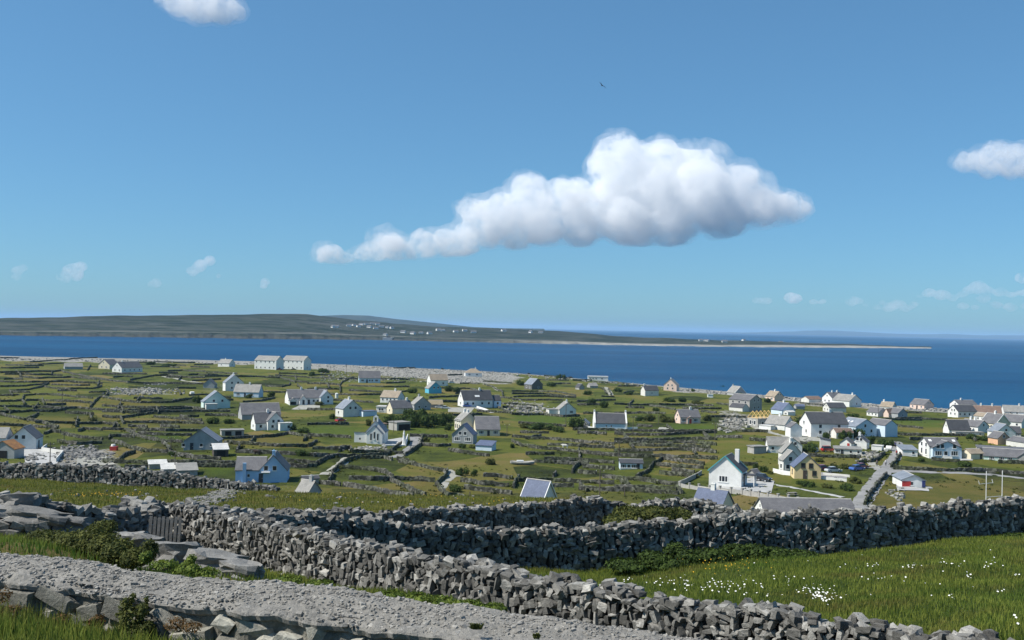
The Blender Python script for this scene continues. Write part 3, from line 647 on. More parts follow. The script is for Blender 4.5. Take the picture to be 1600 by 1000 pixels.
def place_stones(root, items, nmax=300):
    """items: (mesh, Matrix, size on photo); the largest become parts, the rest one joined part"""
    items.sort(key=lambda t: -t[2]); base = root.location.copy()
    for me, mw, s in items[:nmax]:
        o = bpy.data.objects.new('stone', me); link(o, root); mm = mw.copy(); mm.translation -= base; o.matrix_basis = mm
    rest = items[nmax:]
    if rest:
        Vs = []; Fs = []; n = 0
        for me, mw, s in rest:
            v, f = SV[id(me)]; A = np.array(mw)
            Vs.append(v @ A[:3, :3].T + A[:3, 3] - np.array(base)); Fs.append(f + n); n += len(v)
        o = ob('rubble', np_mesh('rubble', np.concatenate(Vs), np.concatenate(Fs), MT['stone']), root); tag(o, kind='stuff')
def path_pts(spec):
    """spec: (px, top py, depth, height) -> points with top z and height"""
    return [(at(px, py, D), h) for px, py, D, h in spec]
def stone_wall(name, label, spec, sx, sz, width=0.55, upright=0.0, nmax=300, seed=1, step=None, cap=1.0, chips=False, ground=True, tall=1.0):
    r = random.Random(seed); pts = path_pts(spec)
    root = empty(name, (pts[0][0].x, pts[0][0].y, pts[0][0].z - pts[0][1])); tag(root, label, 'stone wall', 'dry stone walls round the near fields', 'thing')
    segs = []; tot = 0
    for (a, ha), (b, hb) in zip(pts, pts[1:]):
        l = (b - a).xy.length; segs.append((tot, l, a, b, ha, hb)); tot += l
    def sample(s):
        for st, l, a, b, ha, hb in segs:
            if s <= st + l or (st, l, a, b, ha, hb) == segs[-1]:
                t = (s - st) / l; p = a.lerp(b, t); d = (b - a); d.z = 0; d.normalize(); return p, ha + (hb - ha) * t, d
    items = []; core_t = []; s = 0.0
    def put(c, d, nrm, size, tilt, pool=STONES):
        me = r.choice(CHIPS if chips and r.random() < 0.85 else pool)
        rot = Matrix((d, nrm, Vector((0, 0, 1)))).transposed().to_4x4()
        rot = rot @ Matrix.Rotation(tilt, 4, 'Y') @ Matrix.Rotation(r.uniform(-.35, .35), 4, 'Z') @ Matrix.Rotation(r.uniform(-.3, .3), 4, 'X')
        if r.random() < 0.5: rot = rot @ Matrix.Rotation(math.pi, 4, r.choice('XYZ'))
        m = Matrix.Translation(c) @ rot @ Matrix.Diagonal((*size, 1))
        items.append((me, m, size[0] * size[2] / (c.y * c.y)))
    sx0, sz0 = sx, sz
    while s < tot:
        p, h, d = sample(s); n = Vector((-d.y, d.x, 0)); kk = min(1.0, max(.78, p.y / 20)); sx = sx0 * kk; sz = sz0 * kk
        if n.y > 0: n = -n          # towards the camera
        zb = p.z - h; hh = h * (1 + 0.03 * math.sin(s * 1.7) + 0.03 * math.sin(s * 4.1 + 1)) - sz * .5; colw = sx * r.uniform(.8, 1.25); z = zb - 0.1
        while z < zb + hh:
            u = r.random() < upright and z < zb + hh - sz * 1.8
            w_, h_ = (sx * r.uniform(.4, .9), sz * r.uniform(1.3, 2.4)) if u else (sx * r.uniform(.5, 1.8), sz * r.uniform(.45, 1.45))
            tl = r.gauss(0, .28) if u else r.gauss(0, .22) + (r.random() < .15) * r.choice((-.8, .8))
            fr = (z - zb) / max(hh, .1); off = width * (0.5 - 0.13 * fr)
            c = p + d * r.uniform(-.3, .3) * sx + n * (off + r.uniform(-.07, .06)); c.z = z + h_ * 0.45
            put(c, d, n, (w_ * 1.02, r.uniform(.7, 1.2) * sx, h_ * 1.02), tl)
            if r.random() < .55:
                c2 = p + d * r.uniform(-.4, .4) * sx - n * (off + r.uniform(-.05, .05)); c2.z = z + h_ * 0.5
                put(c2, d, n, (w_ * 1.2, sx, h_ * 1.25), tl)
            z += h_ * 0.86
        # loose stones along the top
        for k in range(2 if r.random() < cap else 1):
            c = p + d * r.uniform(-.5, .5) * sx + n * r.uniform(-.25, .28); c.z = zb + hh + r.uniform(-.06, .07) * tall
            w_, h_ = (sx * r.uniform(.9, 1.9), sz * r.uniform(.6, 1.25))
            put(c, d, n, (w_, sx * r.uniform(.9, 1.5), h_), r.gauss(0, .3))
        s += colw * 0.86
    # filler core, coloured near black to imitate shade in the gaps
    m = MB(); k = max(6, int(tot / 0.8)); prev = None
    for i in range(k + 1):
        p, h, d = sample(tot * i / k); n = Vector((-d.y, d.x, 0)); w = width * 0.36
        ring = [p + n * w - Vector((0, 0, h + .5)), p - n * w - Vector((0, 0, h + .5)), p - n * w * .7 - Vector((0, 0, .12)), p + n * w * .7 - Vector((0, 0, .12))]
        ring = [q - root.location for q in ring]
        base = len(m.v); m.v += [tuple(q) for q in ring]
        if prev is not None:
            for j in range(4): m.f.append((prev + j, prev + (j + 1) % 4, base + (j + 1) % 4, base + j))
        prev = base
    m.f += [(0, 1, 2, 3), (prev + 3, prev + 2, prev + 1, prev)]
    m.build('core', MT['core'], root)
    place_stones(root, items, nmax); return root
MT['core'] = pm('gap_shade_fill', (0.045, 0.045, 0.043), (0.025, 0.025, 0.024), 3, 0.95)

WALL_A = [(280, 786, 33, 1.65), (350, 800, 31, 1.6), (450, 824, 28, 1.45), (600, 856, 24, 1.3), (800, 892, 20.0, 1.2), (1000, 928, 17.35, 1.15), (1200, 952, 15.3, 1.1), (1350, 974, 14.1, 1.1), (1500, 997, 13.0, 1.1), (1680, 1022, 11.9, 1.1)]
WALL_B = [(415, 806, 29.5, 1.5), (500, 806, 31.5, 1.8), (600, 816, 34, 1.8), (700, 822, 36, 1.75), (800, 828, 37.2, 1.65), (900, 825, 38, 1.7), (1050, 812, 39, 1.7), (1200, 801, 39.6, 1.65), (1300, 799, 40, 1.65), (1400, 795, 41, 1.65), (1500, 786, 42.5, 1.6), (1600, 779, 44, 1.55), (1720, 772, 46, 1.5)]
WALL_C = [(330, 797, 34.5, 1.3), (400, 799, 37, 1.4), (500, 797, 41, 1.5), (580, 801, 43, 1.5), (660, 796, 46, 1.5), (800, 789, 50, 1.6), (880, 782, 52, 1.7), (940, 779, 53.5, 1.7), (968, 786, 54.2, 1.4), (981, 797, 54.6, 0.9)]
WALL_D = [(985, 796, 56, 0.9), (1010, 786, 56.5, 1.3), (1050, 780, 57.5, 1.6), (1100, 784, 57.5, 1.6), (1160, 796, 57, 1.5), (1210, 801, 56, 1.4)]
WALL_E = [(-120, 724, 96, 1.6), (0, 724, 93.5, 1.55), (100, 726, 92.5, 1.55), (200, 731, 91.5, 1.5), (265, 738, 91, 1.35), (330, 748, 90.5, 1.15), (400, 757, 90, 0.9), (432, 761, 89.8, 0.7)]
WALL_F = [(-90, 775, 25.5, 1.1), (0, 778, 26, 1.1), (60, 779, 26.6, 1.1), (110, 792, 27.6, 1.0), (160, 800, 29, 0.9), (210, 797, 31.2, 1.2), (236, 792, 32.2, 1.5)]
WALL_F2 = [(203, 786, 32, 1.7), (240, 784, 34.5, 1.7), (290, 789, 34.8, 1.6)]
stone_wall('stone_wall', 'long dry stone wall slanting down the foreground from the wooden gate to the bottom right', WALL_A, 0.19, 0.135, 0.55, upright=0.42, seed=2, chips=True)
stone_wall('stone_wall', 'high dark dry stone wall behind the daisy field', WALL_B, 0.245, 0.17, 0.6, upright=0.22, seed=3, chips=True)
stone_wall('stone_wall', 'dark dry stone wall behind the high wall, ending at a bushy gap', WALL_C, 0.27, 0.19, 0.6, upright=0.2, seed=4, chips=True)
stone_wall('stone_wall', 'short arched length of dry stone wall right of the bushy gap', WALL_D, 0.32, 0.22, 0.6, upright=0.2, seed=5)
stone_wall('stone_wall', 'dark dry stone wall across the left meadow, ending at the blue house', WALL_E, 0.38, 0.26, 0.7, upright=0.2, seed=6)
stone_wall('stone_wall', 'low rubble wall with broad flat slabs at the left edge', WALL_F, 0.34, 0.19, 0.9, upright=0.05, seed=7, chips=True)
stone_wall('stone_wall', 'tall stub of dry stone wall just behind the wooden gate', WALL_F2, 0.32, 0.22, 0.6, upright=0.2, seed=8, chips=True)

# big flat slabs by the gate and on the left rubble wall
def slab_mesh(seed):
    r = random.Random(seed); bm = bmesh.new(); bmesh.ops.create_cube(bm, size=1.0)
    bmesh.ops.subdivide_edges(bm, edges=bm.edges, cuts=3, use_grid_fill=True); off = Vector((seed * 3.1, 2, 0))
    for v in bm.verts:
        q = v.co.copy(); v.co.x *= 1 - 0.18 * abs(q.y) * 2 * abs(q.x); v.co.y *= 1 - 0.25 * abs(q.x) * abs(q.y) * 2
        v.co += mnoise.noise_vector(q * 2 + off) * 0.24 + mnoise.noise_vector(q * 5 + off) * 0.10
    bmesh.ops.triangulate(bm, faces=bm.faces)
    me = bpy.data.meshes.new('slab'); bm.to_mesh(me); bm.free(); me.materials.append(MT['slab']); return me
SLABS = [slab_mesh(i) for i in range(6)]
SLAB_LABEL = ['leftmost slab on the rubble wall at the left edge', 'thick raised slab on top of the left rubble wall', 'long flat slab along the left rubble wall', 'slab end tilting down the left rubble wall', 'small slab above the bramble patch', 'pale slab at the left of the row below the gate', 'second slab of the row below the gate', 'broad slab directly below the wooden gate', 'long slab right of the one below the gate', 'last slab of the row, against the slanting wall', 'low slab on the ground left of the gate']
for i, (px, py, D, w, t, dp, tilt) in enumerate([(12, 800, 24.8, 1.25, .22, .9, .03), (32, 782, 25.5, 1.05, .30, .8, -.05), (55, 806, 24.6, 1.5, .26, 1.0, .10), (88, 812, 24.5, .8, .24, .8, .22), (112, 818, 24.6, .95, .26, .8, .05), (205, 846, 22.5, .62, .34, .6, .0), (233, 850, 22.3, .72, .3, .7, .08), (276, 866, 21.5, 1.15, .42, .9, .05), (337, 880, 20.6, 1.15, .36, .9, .10), (378, 889, 20.0, .85, .26, .7, .14), (160, 838, 23.5, .9, .22, .7, .05)]):
    p = at(px, py, D); o = ob('stone_slab', SLABS[i % 6]); o.location = p; o.scale = (w * .85, dp * .8, t * 1.1); o.rotation_euler = (-.08, tilt, rnd.uniform(-.3, .3))
    tag(o, 'grey limestone ' + SLAB_LABEL[i], 'slab', 'flat limestone slabs by the gate')
    # packing below the slab down to the ground
    z = p.z - t * .4; k = 0
    gz = float(H(p.x, p.y))
    if z > gz:
        items = []
        while z > gz - .1:
            for q in range(max(2, int(w / .33))):
                c = Vector((p.x - w / 2 + (q + .5) * .33 + rnd.uniform(-.08, .08), p.y - dp * .25 + rnd.uniform(-.1, .1), z - .09))
                items.append((rnd.choice(STONES), Matrix.Translation(c) @ Matrix.Rotation(rnd.uniform(-.4, .4), 4, 'Y') @ Matrix.Diagonal((.40, .45, .24, 1)), 1))
            z -= .19
        e = empty('rubble_base', p); tag(e, 'packed rubble under the ' + SLAB_LABEL[i], 'rubble', 'packing under the slabs', 'thing'); place_stones(e, items, 40)

# ------------------------------------------------------------------ the old wooden gate
gp = at(256, 849, 30.2); gate = empty('gate', gp, 0.18); tag(gate, 'weathered grey slatted wooden gate leaning in the wall gap', 'gate')
gate.rotation_euler = (-0.12, 0.03, 0.12)
for k in range(8):
    x = -0.43 + k * 0.123
    MB().box(x - .042, x + .042, -.03, 0, 0, .80 - .02 * (k % 3)).build('slat', MT['oldwood'], gate)
for z in (.16, .62): MB().box(-.5, .5, .004, .05, z, z + .09).build('rail', MT['oldwood'], gate)

# ------------------------------------------------------------------ the mortared wall with the rough coping, lower left
def coping_wall():
    # back edge / front edge of the top in the world, at z = CZ - 2.14
    B0 = Vector((-8.0, 10.30, 0)); B1 = Vector((4.4, 5.95, 0)); d = (B1 - B0).normalized(); n = Vector((d.y, -d.x, 0)); Ltot = (B1 - B0).length
    if n.y > 0: n = -n
    zt = CZ - 2.14; wd = 0.60; NL, NW = 420, 30
    root = empty('mortared_wall', (B0.x, B0.y, zt - 1.2)); tag(root, 'broad old mortared stone wall with rough gravelly coping at the bottom left', 'stone wall', kind='thing')
    base = np.array(root.location); V = []; Fc = []
    prof = [(-0.06, -1.6), (-0.03, -0.6), (0.0, -0.05)] + [(wd * k / 22, 0.02 * math.sin(k / 22 * math.pi) - 0.05 * (k / 22)) for k in range(23)] + [(wd + .012, -0.065), (wd + .0, -0.10), (wd - .04, -0.12)] + [(wd - .03 + .012 * (k % 3), -0.16 - .06 * k) for k in range(12)] + [(wd - .02, -1.3)]
    for i in range(NL + 1):
        for (w, z) in prof:
            p = B0 + d * (Ltot * i / NL) + n * w; p.z = zt + z
            q = Vector((p.x * 1.0, p.y, p.z))
            rough = mnoise.noise(q * 1.3) * 0.06 + mnoise.noise(q * 4.5) * 0.022 + mnoise.noise(q * 13) * 0.010 + mnoise.noise(q * 30) * 0.006
            edge = mnoise.noise(Vector((i * Ltot / NL * 1.1, 3, 0))) * 0.07 + mnoise.noise(Vector((i * Ltot / NL * 3.7, 7, 0))) * 0.06 + mnoise.noise(Vector((i * Ltot / NL * 11, 5, 0))) * 0.035
            if w > wd * 0.8: p += n * edge; p += n * rough * 1.2
            if w < 0.06: p += n * mnoise.noise(Vector((i * Ltot / NL * 2.1, 9, 1))) * 0.07
            p.z += rough
            V.append((p.x - base[0], p.y - base[1], p.z - base[2]))
    m_ = len(prof)
    for i in range(NL):
        for j in range(m_ - 1): a = i * m_ + j; Fc.append((a, a + m_, a + m_ + 1, a + 1))
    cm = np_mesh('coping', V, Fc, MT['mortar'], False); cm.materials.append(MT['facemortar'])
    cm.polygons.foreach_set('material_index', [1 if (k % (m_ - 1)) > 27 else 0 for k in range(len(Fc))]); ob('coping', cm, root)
    r = random.Random(5)
    # pebbles bedded in the coping
    Vs = []; Fs = []; nn = 0
    for k in range(7000):
        s = r.uniform(0, Ltot); w = r.uniform(0.0, wd * 0.98)
        p = B0 + d * s + n * w; q = p.copy(); q.z = zt
        p.z = zt + 0.02 * math.sin(w / wd * math.pi) - 0.05 * w / wd + mnoise.noise(q * 1.3) * 0.06 + mnoise.noise(q * 4.5) * 0.022
        sz = r.uniform(.008, .021) * (1.8 if r.random() < .08 else 1)
        A = np.array(Matrix.Translation(p) @ Matrix.Rotation(r.uniform(0, 6.3), 4, 'Z') @ Matrix.Rotation(r.uniform(-.5, .5), 4, 'X') @ Matrix.Diagonal((sz * 1.7, sz * 1.3, sz, 1)))
        v, f = SV[id(r.choice(STONES))]; Vs.append(v @ A[:3, :3].T + A[:3, 3] - base); Fs.append(f + nn); nn += len(v)
    tag(ob('pebbles', np_mesh('pebbles', np.concatenate(Vs), np.concatenate(Fs), MT['pebble']), root), kind='stuff')
    # face stones
    fm = []
    for k in range(8):
        me = hull_of(block_pts(900 + k), .06, Vector((k * 2.3, 4, 1))); me.name = 'face_stone'; me.materials.clear(); me.materials.append(MT['facestone']); fm.append(me)
    z = -0.14
    for row in range(8):
        hrow = r.uniform(.08, .16); s = r.uniform(-.2, 0)
        while s < Ltot:
            w_ = r.uniform(.10, .38); h_ = hrow * r.uniform(.6, 1.5)
            edge = mnoise.noise(Vector((s * 1.1, 3, 0))) * 0.07
            if r.random() < .88:
                p = B0 + d * (s + w_ / 2) + n * (wd - 0.035 + edge + r.uniform(-.015, .02)); p.z = zt + z - hrow / 2 + r.uniform(-.05, .05)
                rot = Matrix((d, -n, Vector((0, 0, 1)))).transposed().to_4x4() @ Matrix.Rotation(r.gauss(0, .3), 4, 'Y')
                mw = Matrix.Translation(p) @ rot @ Matrix.Diagonal((w_ * 1.05, .12, h_ * 1.05, 1)); mw.translation -= root.location
                o = bpy.data.objects.new('stone', r.choice(fm)); link(o, root); o.matrix_basis = mw
            s += w_ + .02
        z -= hrow
coping_wall()

# ------------------------------------------------------------------ roads, lanes, paved yards (sheets laid over the ground)
def drape(name, pts, width, mat, lift=0.07, label=None, ymin=110):
    P = [G(x, y, ymin) for x, y in pts]; out = []
    for a, b in zip(P, P[1:]):
        n = max(2, int((b - a).xy.length / 1.5))
        out += [a.lerp(b, i / n) for i in range(n)]
    out.append(P[-1])
    for _ in range(3): out = [out[0]] + [(out[i - 1] + out[i] * 2 + out[i + 1]) / 4 for i in range(1, len(out) - 1)] + [out[-1]]
    V = []; Fc = []; K = 7
    for i, p in enumerate(out):
        d = (out[min(i + 1, len(out) - 1)] - out[max(i - 1, 0)]); d.z = 0; d.normalize(); n = Vector((-d.y, d.x, 0))
        w = width if not callable(width) else width(i / (len(out) - 1))
        w *= 1 + 0.05 * math.sin(i * 0.9)
        for k in range(K):
            q = p + n * w * (k / (K - 1) - .5); V.append((q.x, q.y, float(H(q.x, q.y)) + lift - (0.05 if k in (0, K - 1) else 0)))
    for i in range(len(out) - 1):
        for k in range(K - 1): a = i * K + k; Fc.append((a, a + K, a + K + 1, a + 1))
    o = ob(name, np_mesh(name, V, Fc, mat, True)); tag(o, label, kind='structure'); return o
def pad(name, poly, mat, lift=0.10, ymin=110):
    P = [G(x, y, ymin) for x, y in poly]; c = sum(P, Vector()) / len(P); V = []; Fc = []; n = len(P); R = 8
    for k in range(R + 1):
        for i in range(n * 4):
            a = P[i // 4]; b = P[(i // 4 + 1) % n]; e = a.lerp(b, (i % 4) / 4); q = c.lerp(e, k / R); V.append((q.x, q.y, float(H(q.x, q.y)) + lift))
    m = n * 4
    for k in range(R):
        for i in range(m): Fc.append((k * m + i, k * m + (i + 1) % m, (k + 1) * m + (i + 1) % m, (k + 1) * m + i))
    o = ob(name, np_mesh(name, V, Fc, mat, True)); tag(o, kind='structure'); return o
drape('road', [(1325, 815), (1345, 788), (1358, 768), (1372, 748), (1383, 735)], 3.9, MT['asphalt'], .10)
drape('road', [(1378, 741), (1387, 730), (1396, 719), (1404, 707), (1403, 697), (1399, 690)], 3.6, MT['asphalt'], .085)
drape('road', [(1379, 737), (1410, 736), (1450, 738), (1500, 739), (1560, 743), (1640, 752)], 4.4, MT['asphalt'], .075)
drape('road', [(1387, 735), (1365, 731), (1342, 730)], 4.0, MT['asphalt'], .065)
drape('path', [(1375, 735), (1366, 727), (1357, 720)], 2.6, MT['track'], .06)
drape('lane', [(508, 742), (522, 733), (535, 724), (546, 715)], 3.0, MT['track'])
drape('lane', [(600, 715), (622, 714), (638, 704), (649, 694), (650, 684)], 3.4, MT['asphalt'])
drape('lane', [(696, 734), (706, 740), (711, 745)], 3.2, MT['track']); drape('lane', [(708, 744), (696, 754), (692, 763)], 1.8, MT['track'])
drape('path', [(255, 588), (280, 593), (320, 599)], 3.0, MT['track']); drape('path', [(755, 600), (772, 605), (784, 611)], 2.6, MT['track'])
drape('path', [(742, 637), (755, 641), (770, 645)], 2.0, MT['concrete']); drape('path', [(776, 634), (790, 641), (802, 647)], 2.6, MT['concrete'])
drape('path', [(1208, 757), (1240, 762), (1280, 770), (1318, 777)], 1.6, MT['concrete'])
drape('path', [(947, 605), (952, 612), (955, 618)], 3.0, MT['track']); drape('path', [(1012, 632), (1035, 636), (1058, 641)], 1.8, MT['track'])
drape('path', [(1180, 668), (1205, 676), (1235, 684), (1262, 690)], 3.0, MT['track'])
pad('yard', [(1100, 764), (1160, 767), (1205, 771), (1210, 752), (1178, 746), (1155, 750)], MT['concrete'])
pad('yard', [(598, 688), (632, 684), (632, 695), (598, 697)], MT['concrete']); pad('yard', [(640, 683), (661, 682), (656, 696), (641, 696)], MT['asphalt'], .12)
pad('yard', [(36, 702), (66, 702), (100, 710), (88, 726), (40, 726)], MT['concrete']); pad('yard', [(120, 714), (165, 712), (180, 726), (120, 728)], MT['track'])
pad('yard', [(1280, 738), (1325, 742), (1322, 750), (1283, 748)], MT['asphalt'])
pad('yard', [(700, 637), (742, 637), (735, 645), (700, 644)], MT['track']); pad('yard', [(1030, 668), (1046, 667), (1052, 672), (1026, 673)], MT['track'])
pad('yard', [(1498, 708), (1520, 706), (1520, 720), (1500, 720)], MT['concrete']); pad('yard', [(1400, 752), (1410, 750), (1415, 764), (1450, 764), (1452, 768), (1402, 766)], MT['concrete'])
pad('yard', [(470, 632), (500, 633), (500, 640), (455, 640)], MT['track']); pad('yard', [(1250, 672), (1300, 678), (1296, 690), (1245, 688)], MT['track'])

# ------------------------------------------------------------------ buildings
UNIT = {}
def unit_window(kind, trim):
    key = (kind, trim)
    if key not in UNIT:
        m = MB(); t = 0.09
        m.box(-.5, .5, -.05, .0, -.5, -.5 + t).box(-.5, .5, -.05, .0, .5 - t, .5).box(-.5, -.5 + t, -.05, .0, -.5 + t, .5 - t).box(.5 - t, .5, -.05, .0, -.5 + t, .5 - t)
        if kind == 'w': m.box(-.56, .56, -.12, .0, -.58, -.503)
        if kind == 'W': m.box(-.56, .56, -.12, .0, -.58, -.503).box(-.2, -.14, -.045, 0, -.41, .41).box(.14, .2, -.045, 0, -.41, .41)
        UNIT[key] = (m.data('window', MT[trim]), MB().box(-.41, .41, -.025, -.005, -.41, .41).data('pane', MT['glass']))
    return UNIT[key]
def door_meshes(col):
    k = ('door', col)
    if k not in UNIT:
        UNIT[k] = (MB().box(-.5, .5, -.06, 0, 0, 1).data('door', MT[col]), MB().box(.28, .38, -.10, -.062, .45, .5).data('handle', MT['trim']))
    return UNIT[k]
SIZE = {'w': (1.0, 1.15, 1.45), 'W': (1.9, 1.25, 1.45), 'u': (1.0, 1.15, None), 's': (.6, .75, 1.6), 'a': (.8, .9, None), 'l': (.55, 2.4, None), 't': (.9, 1.6, 1.5)}
def opening(root, spec, face, L, W, he, hr, cx_, cy_, k=1.0, trim='trim', dcol='dark', side=None):
    """spec like 'w.25 d.5 u.7': kind + position along the face"""
    for s in spec.split():
        kd = s[0]; u = float(s[1:])
        if face == 'f': loc = Vector((cx_ - L / 2 + u * L, cy_ - W / 2, 0)); rz = 0
        elif face == 'gl': loc = Vector((cx_ - L / 2, cy_ + W / 2 - u * W, 0)); rz = -math.pi / 2
        else: loc = Vector((cx_ + L / 2, cy_ - W / 2 + u * W, 0)); rz = math.pi / 2
        if kd in 'dgR':
            if kd == 'd': w, h = .95 * k, 2.05 * k
            else: w, h = 2.5 * k, min(2.1 * k, he * .85)
            dm, hm = door_meshes('black' if kd == 'g' else ('red' if kd == 'R' else dcol))  # garage kind: black sheet standing in for shade inside an open doorway
            o = ob('door', dm, root, loc, rz); o.scale = (w, 1, h)
            if kd == 'd': hh = ob('handle', hm, o)
            continue
        w, h, zc = SIZE[kd]; w *= k; h *= k
        if kd == 'u': zc = max(he * .98 if face != 'f' else he - h * .75, 3.2 * k)
        elif kd == 'a': zc = he + (hr - he) * .38
        elif kd == 'l': zc = he * .62 + (.5 if abs(u - .5) < .05 else 0)
        else: zc = min(zc * k, he * .56)
        loc.z = zc; fm, pmesh = unit_window('W' if kd == 'W' else 'w', trim)
        o = ob('window', fm, root, loc, rz); o.scale = (w, 1, min(h, he * .7)); ob('pane', pmesh, o)
def block(root, x0, y0, L, W, he, hr, axis, wall, roof, rtype='gable', over=.22, found=1.2, trim=None, roofname='roof'):
    """one walled block of a building in the house frame; ridge along x or y"""
    if axis == 'y':
        tr = lambda p: (x0 - p[1], y0 + p[0], p[2])
    else: tr = lambda p: (x0 + p[0], y0 + p[1], p[2])
    l, w = L / 2, W / 2
    if rtype == 'gable': V = [(-l, -w, -found), (-l, w, -found), (-l, w, he), (-l, 0, hr), (-l, -w, he), (l, -w, -found), (l, w, -found), (l, w, he), (l, 0, hr), (l, -w, he)]; Fc = [(0, 4, 3, 2, 1), (5, 6, 7, 8, 9), (0, 5, 9, 4), (1, 2, 7, 6), (4, 9, 8, 3), (3, 8, 7, 2)]
    elif rtype == 'mono': V = [(-l, -w, -found), (-l, w, -found), (-l, w, hr), (-l, -w, he), (l, -w, -found), (l, w, -found), (l, w, hr), (l, -w, he)]; Fc = [(0, 3, 2, 1), (4, 5, 6, 7), (0, 4, 7, 3), (1, 2, 6, 5), (3, 7, 6, 2)]
    else: V = [(-l, -w, -found), (-l, w, -found), (-l, w, he), (-l, -w, he), (l, -w, -found), (l, w, -found), (l, w, he), (l, -w, he)]; Fc = [(0, 3, 2, 1), (4, 5, 6, 7), (0, 4, 7, 3), (1, 2, 6, 5), (3, 7, 6, 2)]
    ob('wall', mesh_data('wall', [tr(p) for p in V], Fc, MT[wall]), root)
    t = .16; ol = l + over; ow = w + over; m = MB()
    if rtype == 'gable':
        sl_ = (hr - he) / w; ez = he - over * sl_ + .012; rz_ = hr + .012
        A = [(-ol, -ow, ez), (-ol, 0, rz_), (-ol, ow, ez), (ol, -ow, ez), (ol, 0, rz_), (ol, ow, ez)]; Bt = [(p[0], p[1], p[2] + t) for p in A]
        m.add([tr(p) for p in A + Bt], [(0, 3, 4, 1), (1, 4, 5, 2), (6, 7, 10, 9), (7, 8, 11, 10), (0, 6, 9, 3), (2, 5, 11, 8), (0, 1, 7, 6), (1, 2, 8, 7), (3, 9, 10, 4), (4, 10, 11, 5)])
    elif rtype == 'hip':
        A = [(-ol, -ow, he), (ol, -ow, he), (ol, ow, he), (-ol, ow, he), (-max(ol - ow, .3), 0, hr), (max(ol - ow, .3), 0, hr)]
        m.add([tr(p) for p in A], [(0, 1, 5, 4), (1, 2, 5), (2, 3, 4, 5), (3, 0, 4), (0, 3, 2, 1)])
    elif rtype == 'mono':
        A = [(-ol, -ow, he + .01 - over * (hr - he) / W), (ol, -ow, he + .01 - over * (hr - he) / W), (ol, ow, hr + .01 + over * (hr - he) / W), (-ol, ow, hr + .01 + over * (hr - he) / W)]; Bt = [(p[0], p[1], p[2] + t) for p in A]
        m.add([tr(p) for p in A + Bt], [(0, 3, 2, 1), (4, 5, 6, 7), (0, 1, 5, 4), (1, 2, 6, 5), (2, 3, 7, 6), (3, 0, 4, 7)])
    else:
        A = [(-ol, -ow, he + .01), (ol, -ow, he + .01), (ol, ow, he + .01), (-ol, ow, he + .01)]; Bt = [(p[0], p[1], p[2] + max(hr - he, .15)) for p in A]
        m.add([tr(p) for p in A + Bt], [(0, 3, 2, 1), (4, 5, 6, 7), (0, 1, 5, 4), (1, 2, 6, 5), (2, 3, 7, 6), (3, 0, 4, 7)])
    rf = ob(roofname, mesh_data(roofname, m.v, m.f, RF[roof]), root)
    if rtype == 'gable':
        rt = MB(); s2 = [tr((-ol, -.14, hr + t - .06)), tr((-ol, .14, hr + t - .06)), tr((-ol, 0, hr + t + .07)), tr((ol, -.14, hr + t - .06)), tr((ol, .14, hr + t - .06)), tr((ol, 0, hr + t + .07))]
        rt.add(s2, [(0, 2, 1), (3, 4, 5), (0, 3, 5, 2), (1, 2, 5, 4), (0, 1, 4, 3)]).build('ridge_tiles', MT['block'], rf)
    if trim and rtype == 'gable':
        for e in (-1, 1):
            for sd in (-1, 1):
                x = e * (ol + .02); b = MB(); zz = t + .03
                b.add([tr((x - .07, sd * ow, ez - .1)), tr((x - .07, 0, rz_ - .1)), tr((x - .07, 0, rz_ + zz)), tr((x - .07, sd * ow, ez + zz)), tr((x + .07, sd * ow, ez - .1)), tr((x + .07, 0, rz_ - .1)), tr((x + .07, 0, rz_ + zz)), tr((x + .07, sd * ow, ez + zz))],
                      [(0, 1, 2, 3), (7, 6, 5, 4), (0, 4, 5, 1), (1, 5, 6, 2), (2, 6, 7, 3), (3, 7, 4, 0)])
                b.build('bargeboard', MT[trim], rf)
    return rf
HOUSES = []
